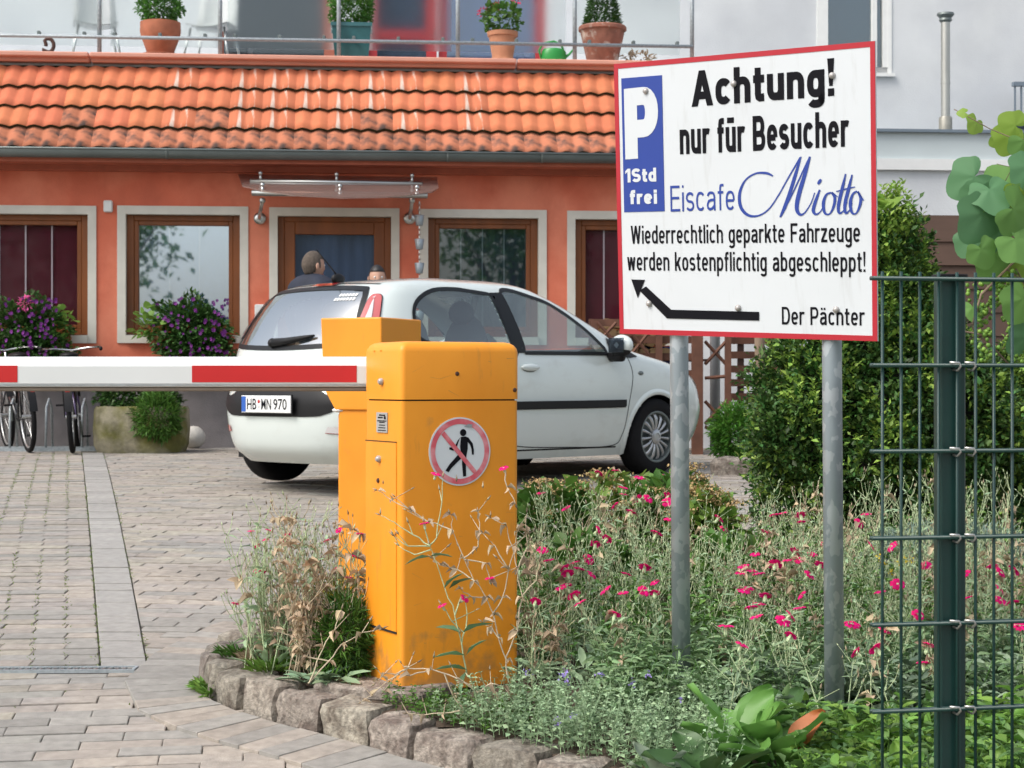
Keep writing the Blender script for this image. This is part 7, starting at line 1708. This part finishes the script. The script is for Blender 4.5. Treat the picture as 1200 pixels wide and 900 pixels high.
# grass in the paving joints along the strip
rng = np.random.default_rng(4); P = []
for (a, b, n) in ((sl0, sl1, 620), (sr0, sr1, 520)):
    for i in range(n):
        t = rng.random() ** 1.2
        if noise.noise(Vector((t * 14, a[0] * 3, 1.5))) < -.02: continue
        x = a[0] + (b[0] - a[0]) * t + rng.normal(0, .007); y = a[1] + (b[1] - a[1]) * t; P.append((x, y, zg(x, y) - .006))
for i in range(2600):
    x = rng.uniform(-4.4, .4); y = rng.uniform(5.3, 15)
    if noise.noise(Vector((x * 1.3, y * 1.1, 7.5))) < .28 or inpoly(x, y, BED): continue
    y = round(y / .105) * .105 + rng.normal(0, .006) + x * (.09 if y < 6.9 else -.05); P.append((x, y, zg(x, y) - .008))
for c_ in range(1, 26):
    ux = Vector((sl1[0] - sl0[0], sl1[1] - sl0[1])); Ls = ux.length; ux.normalize()
    for r_ in range(int(Ls / .1)):
        t = (r_ + .5) * .1; x = sl0[0] + ux.x * t - c_ * .131; y = sl0[1] + ux.y * t - c_ * .131 * math.tan(R_(3))
        if abs(x) > .3 * y + .1 or noise.noise(Vector((x * 1.1, y * .8, 5.5))) < -.12: continue
        for _ in range(5): P.append((x + rng.normal(0, .006), y + rng.normal(0, .022), zg(x, y) - .006))
P = np.array(P); D = np.stack([rng.normal(0, .6, len(P)), rng.normal(0, .4, len(P)), np.full(len(P), .7)], 1); V, Fq = scatter(leaf_tpl(.3, .03, .3, 4), P, D, rng.uniform(.008, .02, len(P)), rng); o = np_mesh('joint_grass', V, Fq, leafm('joint_moss', (.20, .27, .08), .3, .2), None, 'stuff'); tag(o, 'short moss and grass growing in the joints of the paving', 'grass')

# large-leaved bergenia in front
def bigleaf(L_, Wd, seed, ruff=.05, curl=.25, lobes=0):
    r = random.Random(seed); V = []; Fs = []; nu, nv = 9, 6
    for i in range(nu + 1):
        t = i / nu; w_ = Wd * (math.sin(math.pi * min(1, t * .93 + .05)) ** .65) * (1 if t < .97 else .4)
        for j in range(nv + 1):
            s_ = j / nv * 2 - 1; V.append(Vector((t * L_, s_ * w_ / 2, -curl * L_ * t * t + abs(s_) ** 1.5 * Wd * .18 + ruff * Wd * math.sin(t * 9 + seed + s_ * 4) * abs(s_))))
    for i in range(nu):
        for j in range(nv): a = i * (nv + 1) + j; Fs.append((a, a + 1, a + nv + 2, a + nv + 1))
    return V, Fs
def rosette(px, py, n, size, seed, m, label, name, Y=None, tilt=(.35, 1.2), red=0):
    q = Vector(GBv(px, py)) if Y is None else Vector(((px - 600) / F * Y, Y, zb((px - 600) / F * Y, Y))); root = thing(name, label, 'plant', q); r = random.Random(seed)
    for k in range(n):
        L_ = size * r.uniform(.7, 1.15); V, Fs = bigleaf(L_, L_ * .62, r.random() * 9); az = k * 2.4 + r.uniform(-.3, .3); el = r.uniform(*tilt); st = size * r.uniform(.25, .6)
        M = Matrix.Rotation(az, 3, 'Z') @ Matrix.Rotation(-el, 3, 'Y') @ Matrix.Rotation(r.uniform(-.5, .5), 3, 'X'); foot = Vector((0, 0, 0)); e = Matrix.Rotation(az, 3, 'Z') @ Vector((math.cos(el) * st, 0, math.sin(el) * st + .01))
        mb = MB().add([M @ v + e for v in V], Fs); mb.tube([foot, e * .5 + Vector((0, 0, .01)), e], .004, 5, 0)
        mb.build('leaf', m if k >= red else MATS['autumn_leaf'], root, True)
    return root
leafm('autumn_leaf', (.42, .15, .04), .3, .2)
L_dark2 = leafm('dark_bergenia_leaf', (.05, .115, .035), .35, .15, .012, .4)
rosette(862, 872, 15, .17, 3, L_berg, 'large round leaved bergenia at the front of the bed, left of the right signpost', 'bergenia', 5.15)
rosette(835, 915, 12, .15, 4, L_dark2, 'darker bergenia with a few red leaves at the bottom edge of the picture', 'bergenia', 4.9, (.2, .9), 2)
rosette(915, 895, 13, .15, 5, L_berg, 'bergenia with one orange leaf beside the right signpost', 'bergenia', 5.05, (.3, 1.1), 1)
rosette(918, 850, 9, .12, 6, L_dark2, 'dark bergenia directly behind the light green one', 'bergenia', 5.45, (.3, 1.1))
rosette(990, 900, 10, .10, 7, leafm('lime_leaf', (.19, .36, .06), .25, .3), 'lime green broad leaved plant at the foot of the right signpost', 'broad_leaf_plant', 5.0, (.4, 1.3))
rosette(1060, 905, 12, .11, 8, MATS['lime_leaf'], 'lime green leafy plant left of the fence post', 'broad_leaf_plant', 4.8, (.4, 1.3))
rosette(1165, 900, 12, .11, 9, L_bright, 'bright green leafy plant right of the fence post', 'broad_leaf_plant', 4.75, (.4, 1.3))
rosette(775, 920, 10, .09, 10, leafm('wooly_leaf', (.21, .27, .19), .3, .2, .01, .8), 'woolly grey leaved rosette at the bottom of the bed', 'woolly_plant', 4.95, (.3, 1.2))
rosette(1115, 925, 11, .10, 11, leafm('pale_leaf', (.22, .34, .12), .25, .3), 'pale green broad leaves directly below the fence post', 'broad_leaf_plant', 4.6, (.4, 1.3))
# yellow-green rosette in the campions
# sedum / hydrangea with brown flat heads behind
def sedum(px, Y, n, w_, h, seed, label, heads=True):
    X = (px - 600) / F * Y; q = Vector((X, Y, zb(X, Y))); root = thing('stonecrop', label, 'plant', q); rng = np.random.default_rng(seed)
    V, Fq = leafball(n, 1, (w_, w_ * .7, h * .55), seed, .07, leaf_tpl(.62, .12, .2), shell=.3); V[:, 2] += h * .5; V[:, 2] = np.maximum(V[:, 2], .005); np_mesh('foliage', V, Fq, L_mid if seed % 2 else leafm('stonecrop_leaf', (.19, .31, .06), .35, .3), root)
    if heads:
        for k in range(16):
            a = rng.uniform(0, 6.28); r_ = w_ * math.sqrt(rng.uniform(.05, 1)) * 1.0; c = np.array([math.cos(a) * r_, math.sin(a) * r_ * .6, h * (1.12 - .45 * (r_ / w_) ** 2) + rng.normal(0, .015)])
            P = rng.normal(0, 1, (90, 3)) * np.array([.030, .028, .008]) + c; Vh, Fh = scatter(leaf_tpl(.9, .1, .2, 4), P, rng.normal(0, 1, (90, 3)) + [0, 0, .8], rng.uniform(.008, .016, 90), rng); np_mesh('flower_head', Vh, Fh, P_bro, root)
            tv, tf = [], []; tri_tube([Vector((c[0] * .4, c[1] * .4, 0)), Vector((c[0] * .8, c[1] * .8, c[2] * .6)), Vector(c)], [.003, .003, .002], tv, tf); np_mesh('stalk', np.array([tuple(v) for v in tv]), np.array(tf), L_bright, root)
sedum(645, 8.0, 700, .24, .42, 1, 'stonecrop with brown flat flower heads right behind the front yellow housing')
sedum(720, 8.3, 500, .22, .44, 2, 'stonecrop with tan flower heads in front of the car wheel')
sedum(790, 8.1, 700, .24, .46, 3, 'stonecrop with tan flower heads around the left signpost')
sedum(828, 7.9, 450, .15, .40, 4, 'yellowing stonecrop with tan heads beside the paved gap')
sedum(690, 7.3, 500, .22, .30, 5, 'green stonecrop in the middle of the campions', False)
sedum(860, 7.2, 500, .20, .30, 7, 'green stonecrop amid the campions right of the left signpost', False)
# santolina behind the fence
o = mound(1120, 0, 5200, (.42, .24, .17), 33, .05, L_sant, leaf_tpl(.13, .02, .1, 4), 'silver grey lavender cotton mound behind the fence post', 'lavender_cotton', 'shrub', Y=7.7)
rng = np.random.default_rng(15); P = np.array([tuple(W(a, b, 6.6) - o.location) for a, b in ((1030, 652), (1043, 670), (1060, 655), (1068, 658), (1035, 660), (1053, 662), (1167, 745), (1170, 767), (1150, 772), (1180, 735))]); P = np.repeat(P, 14, 0) + rng.normal(0, .006, (140, 3)); V, Fq = scatter(leaf_tpl(.9, .1, .1, 4), P, rng.normal(0, 1, (140, 3)), rng.uniform(.006, .011, 140), rng); np_mesh('yellow_buttons', V, Fq, P_yel, o)

# big box hedge shrub: outline from heights, leaves on many upright shoots
def hedge(name, label, X0, Y0, prof, n, seed, size, ymul=.75, shoots=260):
    """prof: list of (z, halfwidth, centre x offset)"""
    zbase = zg(X0, Y0); root = thing(name, label, 'shrub', (X0, Y0, zbase)); rng = np.random.default_rng(seed)
    zs_ = [p[0] for p in prof]; hw = [p[1] for p in prof]; cx = [p[2] for p in prof]
    def f(z): return np.interp(z, zs_, hw), np.interp(z, zs_, cx)
    def surf(k, t, a):  # point on the surface at height z
        z = t * zs_[-1]; h_, c = f(z); lump = 1 + .10 * np.sin(a * 3 + z * 6 + seed) + .08 * np.sin(a * 7 - z * 9) + .06 * np.sin(a * 13 + z * 17); return np.stack([c + h_ * lump * np.cos(a) * k, h_ * ymul * lump * np.sin(a) * k, z], 1)
    # weight by halfwidth so leaf density is even
    t = rng.random(n * 3); w_ = np.interp(t * zs_[-1], zs_, hw); keep = rng.random(n * 3) < w_ / max(hw); t = t[keep][:n]; m_ = len(t); a = rng.random(m_) * 6.283
    a = np.where(rng.random(m_) < .6, math.pi + rng.random(m_) * math.pi, a)
    # twig clusters
    C = surf(1 - .16 * rng.random(m_) ** 1.5, t, a); C[:, 2] += 0
    out = np.stack([np.cos(a), np.sin(a), np.full(m_, .55)], 1); per = 7
    P = np.repeat(C, per, 0); O_ = np.repeat(out, per, 0); step = np.tile(np.arange(per), m_)[:, None] / per; jit = rng.normal(0, 1, P.shape); tw_dir = np.repeat(out + rng.normal(0, .5, out.shape) + [0, 0, .3], per, 0)
    P = P + tw_dir * step * .07 + jit * .006; D = tw_dir * .5 + jit * 1.0
    V, Fq = scatter(leaf_tpl(.58, .10, .08, 4), P, D, size * rng.uniform(.6, 1.2, len(P)), rng)
    light = np.repeat((rng.random(m_) < .30) & (np.sin(a * 5 + t * 14) > -.5), per) & (step[:, 0] > .25); mi = np.repeat(light.astype(int), 2)
    np_mesh('foliage', V, Fq, [L_box, L_boxlight], root, mi=mi)
    # sprouting shoots
    sh = shoots; t = rng.random(sh); a = math.pi + rng.random(sh) * math.pi; C = surf(np.full(sh, .97), t, a); P, D = [], []; top = rng.random(sh) < .3
    sv, sf = [], []
    for i in range(sh):
        d = np.array([math.cos(a[i]) * .35, math.sin(a[i]) * .3, 1.0]); L_ = rng.uniform(.06, .15) * (1.2 if t[i] > .85 else .8)
        for k in range(9):
            c = C[i] + d * L_ * k / 9
            for s_ in (0, math.pi): aa = k * 1.57 + s_; P.append(c); D.append((math.cos(aa), math.sin(aa), .9))
        tri_tube([Vector(C[i]), Vector(C[i] + d * L_)], [.002, .001], sv, sf)
    V, Fq = scatter(leaf_tpl(.5, .08, .05, 4), np.array(P), np.array(D), size * .85 * rng.uniform(.7, 1.1, len(P)), rng); np_mesh('young_shoots', V, Fq, L_boxlight, root)
    # added dark core: near-black paints the shade between leaves, blocks light through
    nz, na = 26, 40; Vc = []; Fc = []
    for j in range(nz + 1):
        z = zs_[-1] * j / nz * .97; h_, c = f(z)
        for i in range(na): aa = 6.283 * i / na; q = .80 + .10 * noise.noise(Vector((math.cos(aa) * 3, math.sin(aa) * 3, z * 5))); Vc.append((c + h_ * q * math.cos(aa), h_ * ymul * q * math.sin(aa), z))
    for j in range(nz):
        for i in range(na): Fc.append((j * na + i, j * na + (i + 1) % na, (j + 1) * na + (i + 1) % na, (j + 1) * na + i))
    np_mesh('shade_core', np.array(Vc), np.array(Fc), L_core, root)
    return root
YH = 9.6; sH = F / YH
def hz(py): return CZ - (py - HY) / sH - zg(0, YH)
X0 = (1045 - 600) / sH
hp = [(0.0, 900, 1190)] + [(hz(y_), a_, b_) for y_, a_, b_ in ((590, 886, 1200), (530, 866, 1200), (480, 882, 1192), (440, 898, 1156), (400, 916, 1134), (360, 948, 1108), (330, 965, 1098), (290, 992, 1084), (262, 1016, 1068), (238, 1036, 1054))]
hedge('box_shrub', 'tall rounded box shrub with fresh light shoots behind the fence and the right signpost', X0, YH, [(z, max(.02, (b_ - a_) / 2 - 13) / sH, ((a_ + b_) / 2 - 1045) / sH) for z, a_, b_ in hp], 6800, 5, .040, .8, 560)
# second shrub to the right so that the mesh fence is backed by green
sH2 = F / 10.2; hz2 = lambda py: CZ - (py - HY) / sH2 - zg(0, 10.2)
hedge('box_shrub', 'lower box shrub right of the fence post beneath the grape vine', (1190 - 600) / sH2, 10.2, [(0, .6), ] and [(0, .55, .2), (hz2(560), .60, .2), (hz2(480), .52, .2), (hz2(440), .42, .22), (hz2(415), .28, .22), (hz2(400), .1, .22)], 3000, 6, .042, .8, 220)
# fern-like bright plant by the trellis
q = W(860, 520, 15.2); V, Fq = leafball(3000, 1, (.20, .2, .25), 44, .06, leaf_tpl(.2, .04, .3, 4), shell=.3); o = np_mesh('leafy_fern', V, Fq, leafm('fern_leaf', (.10, .26, .035), .35, .3)); o.location = (q.x + .02, 15.2, zg(0, 15.2) + .25); tag(o, 'bright green feathery plant between the lattice and the box shrub', 'plant')
q = W(905, 440, 14.8); 
# grape vine at the upper right
def grape_leaf():
    ang = [(-168, .22), (-150, .60), (-128, .74), (-112, .66), (-98, .80), (-72, .92), (-54, .72), (-40, .84), (-16, .98), (0, 1.06), (16, .98), (40, .84), (54, .72), (72, .92), (98, .80), (112, .66), (128, .74), (150, .60), (168, .22)]
    V = [Vector((0, 0, 0))]; 
    for k in (.5, 1.0):
        for a, r_ in ang: a = R_(a); rr = r_ * (k if k < 1 else 1) * (.62 if k < 1 else 1) / (1 if k == 1 else .62 / .5); V.append(Vector((rr * math.cos(a), rr * math.sin(a), .03 * math.sin(a * 5) * k - .16 * rr * rr * k)))
    n = len(ang); Fs = [(0, 1 + i, 2 + i) for i in range(n - 1)] + [(1 + i, 1 + n + i, 2 + n + i, 2 + i) for i in range(n - 1)]
    return V, Fs
GLV, GLF = grape_leaf(); gme = {}
for nm, m in (('vine_leaf', L_vine), ('vine_leaf', L_vinelight), ('vine_leaf', leafm('blue_green_vine_leaf', (.11, .25, .12), .3, .25))):
    me = bpy.data.meshes.new(nm); me.from_pydata(GLV, [], GLF); me.materials.append(m); me.polygons.foreach_set('use_smooth', [True] * len(GLF)); me.update(); gme[m.name] = me
YV = 5.3
vine = thing('grape_vine', 'grape vine with large leaves and green grape clusters at the upper right', 'vine', ((1190 - 600) / F * YV, YV, zb(1.5, YV))); VL = Vector(vine.location)
r = random.Random(12)
def vl(px, py, s, az, m, Y=YV, el=0.0, roll=0.0):
    """leaf hanging roughly facing the camera; az = tip direction in the picture (deg, 0 right, -90 down)"""
    o = link('vine_leaf', gme[m], vine, W(px, py, Y) - VL); k = s / F * Y
    q = o.modifiers.new('s', 'SUBSURF'); q.levels = 1; q.render_levels = 1
    a = R_(az); X = Vector((math.cos(a), 0, math.sin(a))); Z = Vector((0, -1, 0)); X = (X + Vector((0, el, 0))).normalized(); Yx = Z.cross(X).normalized(); Z = X.cross(Yx); Mq = Matrix((X, Yx, Z)).transposed() @ Matrix.Rotation(roll, 3, 'X')
    o.matrix_local = Matrix.Translation(W(px, py, Y) - VL) @ Mq.to_4x4() @ Matrix.Scale(k, 4); return o
B, G_, Y_ = 'blue_green_vine_leaf', 'vine_leaf', 'young_vine_leaf'
for a in ((1142, 207, 36, 215, B), (1160, 222, 34, -70, B), (1146, 225, 26, -95, B), (1180, 222, 42, 200, G_), (1152, 250, 40, -120, B), (1140, 275, 36, -50, B), (1150, 292, 26, -60, G_), (1172, 262, 40, -85, B), (1188, 245, 40, -20, G_), (1200, 225, 34, -60, Y_), (1190, 280, 38, -40, G_), (1165, 300, 34, -100, G_),
          (1144, 143, 17, -120, Y_), (1183, 158, 26, -110, Y_), (1190, 147, 22, 150, Y_), (1130, 132, 9, 180, Y_), (1172, 163, 14, -150, Y_), (1200, 165, 26, -60, G_), (1205, 195, 30, -120, B), (1196, 310, 30, -60, Y_), (1200, 350, 34, -110, G_), (1140, 360, 18, -80, G_), (1203, 395, 28, -130, B)):
    vl(*a, Y=YV + r.uniform(-.12, .12), el=r.uniform(-.5, .5), roll=r.uniform(-.5, .5))
for i in range(24):
    px = r.uniform(1172, 1320); py = r.uniform(235, 420)
    if px < 1150 and py < 300: continue
    vl(px, py, r.uniform(14, 28), r.uniform(-160, -20), r.choice([B, G_, G_, Y_]), YV + r.uniform(.05, .5), r.uniform(-.6, .6), r.uniform(-.7, .7))
mb = MB(); V = lambda px, py, dy=0: W(px, py, YV + dy) - VL
for pts, rr in (([(1118, 128), (1135, 137), (1160, 151), (1182, 160), (1215, 166)], .0016), ([(1230, 640), (1225, 500), (1215, 400), (1205, 320), (1195, 240), (1200, 165)], .004), ([(1185, 430), (1150, 392), (1128, 388), (1098, 386)], .003), ([(1185, 270), (1160, 245), (1145, 225)], .003), ([(1195, 300), (1175, 320), (1150, 345), (1140, 380)], .004), ([(1193, 163), (1190, 190), (1178, 212)], .0012), ([(1168, 192), (1185, 196), (1196, 180)], .0009), ([(1200, 280), (1160, 300), (1135, 296)], .0022), ([(1200, 330), (1165, 305), (1150, 280)], .003), ([(1210, 350), (1182, 300), (1170, 250)], .0028)):
    mb.tube([V(a, b, r.uniform(-.03, .03)) for a, b in pts], rr, 6)
mb.build('vine_stem', M_post, vine, True)
M_grape = leafm('green_grape', (.20, .36, .06), .3, .2, .01, .35); gm_ = MB().ball((0, 0, 0), 1, 8, 6).build('grape_cluster', M_grape, None); gball = gm_.data; bpy.data.objects.remove(gm_)
gv = np.array([v.co[:] for v in gball.vertices]); gf_ = [tuple(p.vertices) for p in gball.polygons]
for (px, py, n) in ((1150, 370, 45), (1168, 335, 40), (1195, 410, 40), (1155, 400, 30), (1185, 378, 40), (1178, 318, 25), (1145, 345, 22)):
    mb = MB(); c = V(px, py, .02)
    for i in range(n):
        t = r.random(); p = c + Vector((r.gauss(0, .022 * (1 - t * .6)), r.gauss(0, .018), -.09 * t + .03)); mb.add([p + Vector(v) * r.uniform(.0052, .0078) for v in gv], gf_)
    mb.build('grape_cluster', M_grape, vine, True, None, 'stuff')
# climbing shrub top left of the sign gap: pale leaf behind the sign edge
tuft(W(1036, 246, 9.3), 14, .10, 88, L_vinelight, leaf_tpl(.7, .1, .2), 'pale leaves just right of the sign edge, atop the box shrub', 'pale_sprout', 'plant', .8)
# row of trees behind the camera and to the side, standing in the street the windows mirror
def tree(X, Y, H, seed, label):
    root = thing('street_tree', label, 'tree', (X, Y, zg(X, max(2, Y))), 0, 'trees across the street, mirrored in the windows'); MB().tube([(0, 0, 0), (.05, 0, H * .3), (0, .1, H * .62)], [.2, .16, .08], 8).build('trunk', M_bark, root, True)
    mb = MB()
    for k in range(5): a = k * 1.3; mb.tube([(0, 0, H * .35), (math.cos(a) * H * .12, math.sin(a) * H * .12, H * .55), (math.cos(a) * H * .22, math.sin(a) * H * .22, H * .7)], [.07, .05, .02], 6)
    mb.build('limbs', M_bark, root, True)
    rng = np.random.default_rng(seed); C = rng.normal(0, 1, (60, 3)); C /= np.linalg.norm(C, axis=1, keepdims=True); C *= rng.random((60, 1)) ** .4 * np.array([H * .27, H * .27, H * .26]); C[:, 2] += H * .68
    P = np.repeat(C, 55, 0) + rng.normal(0, H * .05, (3300, 3)); V, Fq = scatter(leaf_tpl(.6, .1, .1, 4), P, rng.normal(0, 1, P.shape), rng.uniform(.15, .35, len(P)), rng); np_mesh('crown', V, Fq, L_mid, root)
for i, (X, Y, H) in enumerate(((-11, -14, 8), (-6.4, -17, 9), (6, -16, 9), (13, -10, 8), (-16, -8, 9))): tree(X, Y, H, 200 + i, ['leafy street tree across the street, second from left', 'lowest street tree, directly behind the viewer', 'tall street tree just right behind the viewer', 'street tree farthest right behind the viewer', 'tall street tree farthest left behind the viewer'][i])
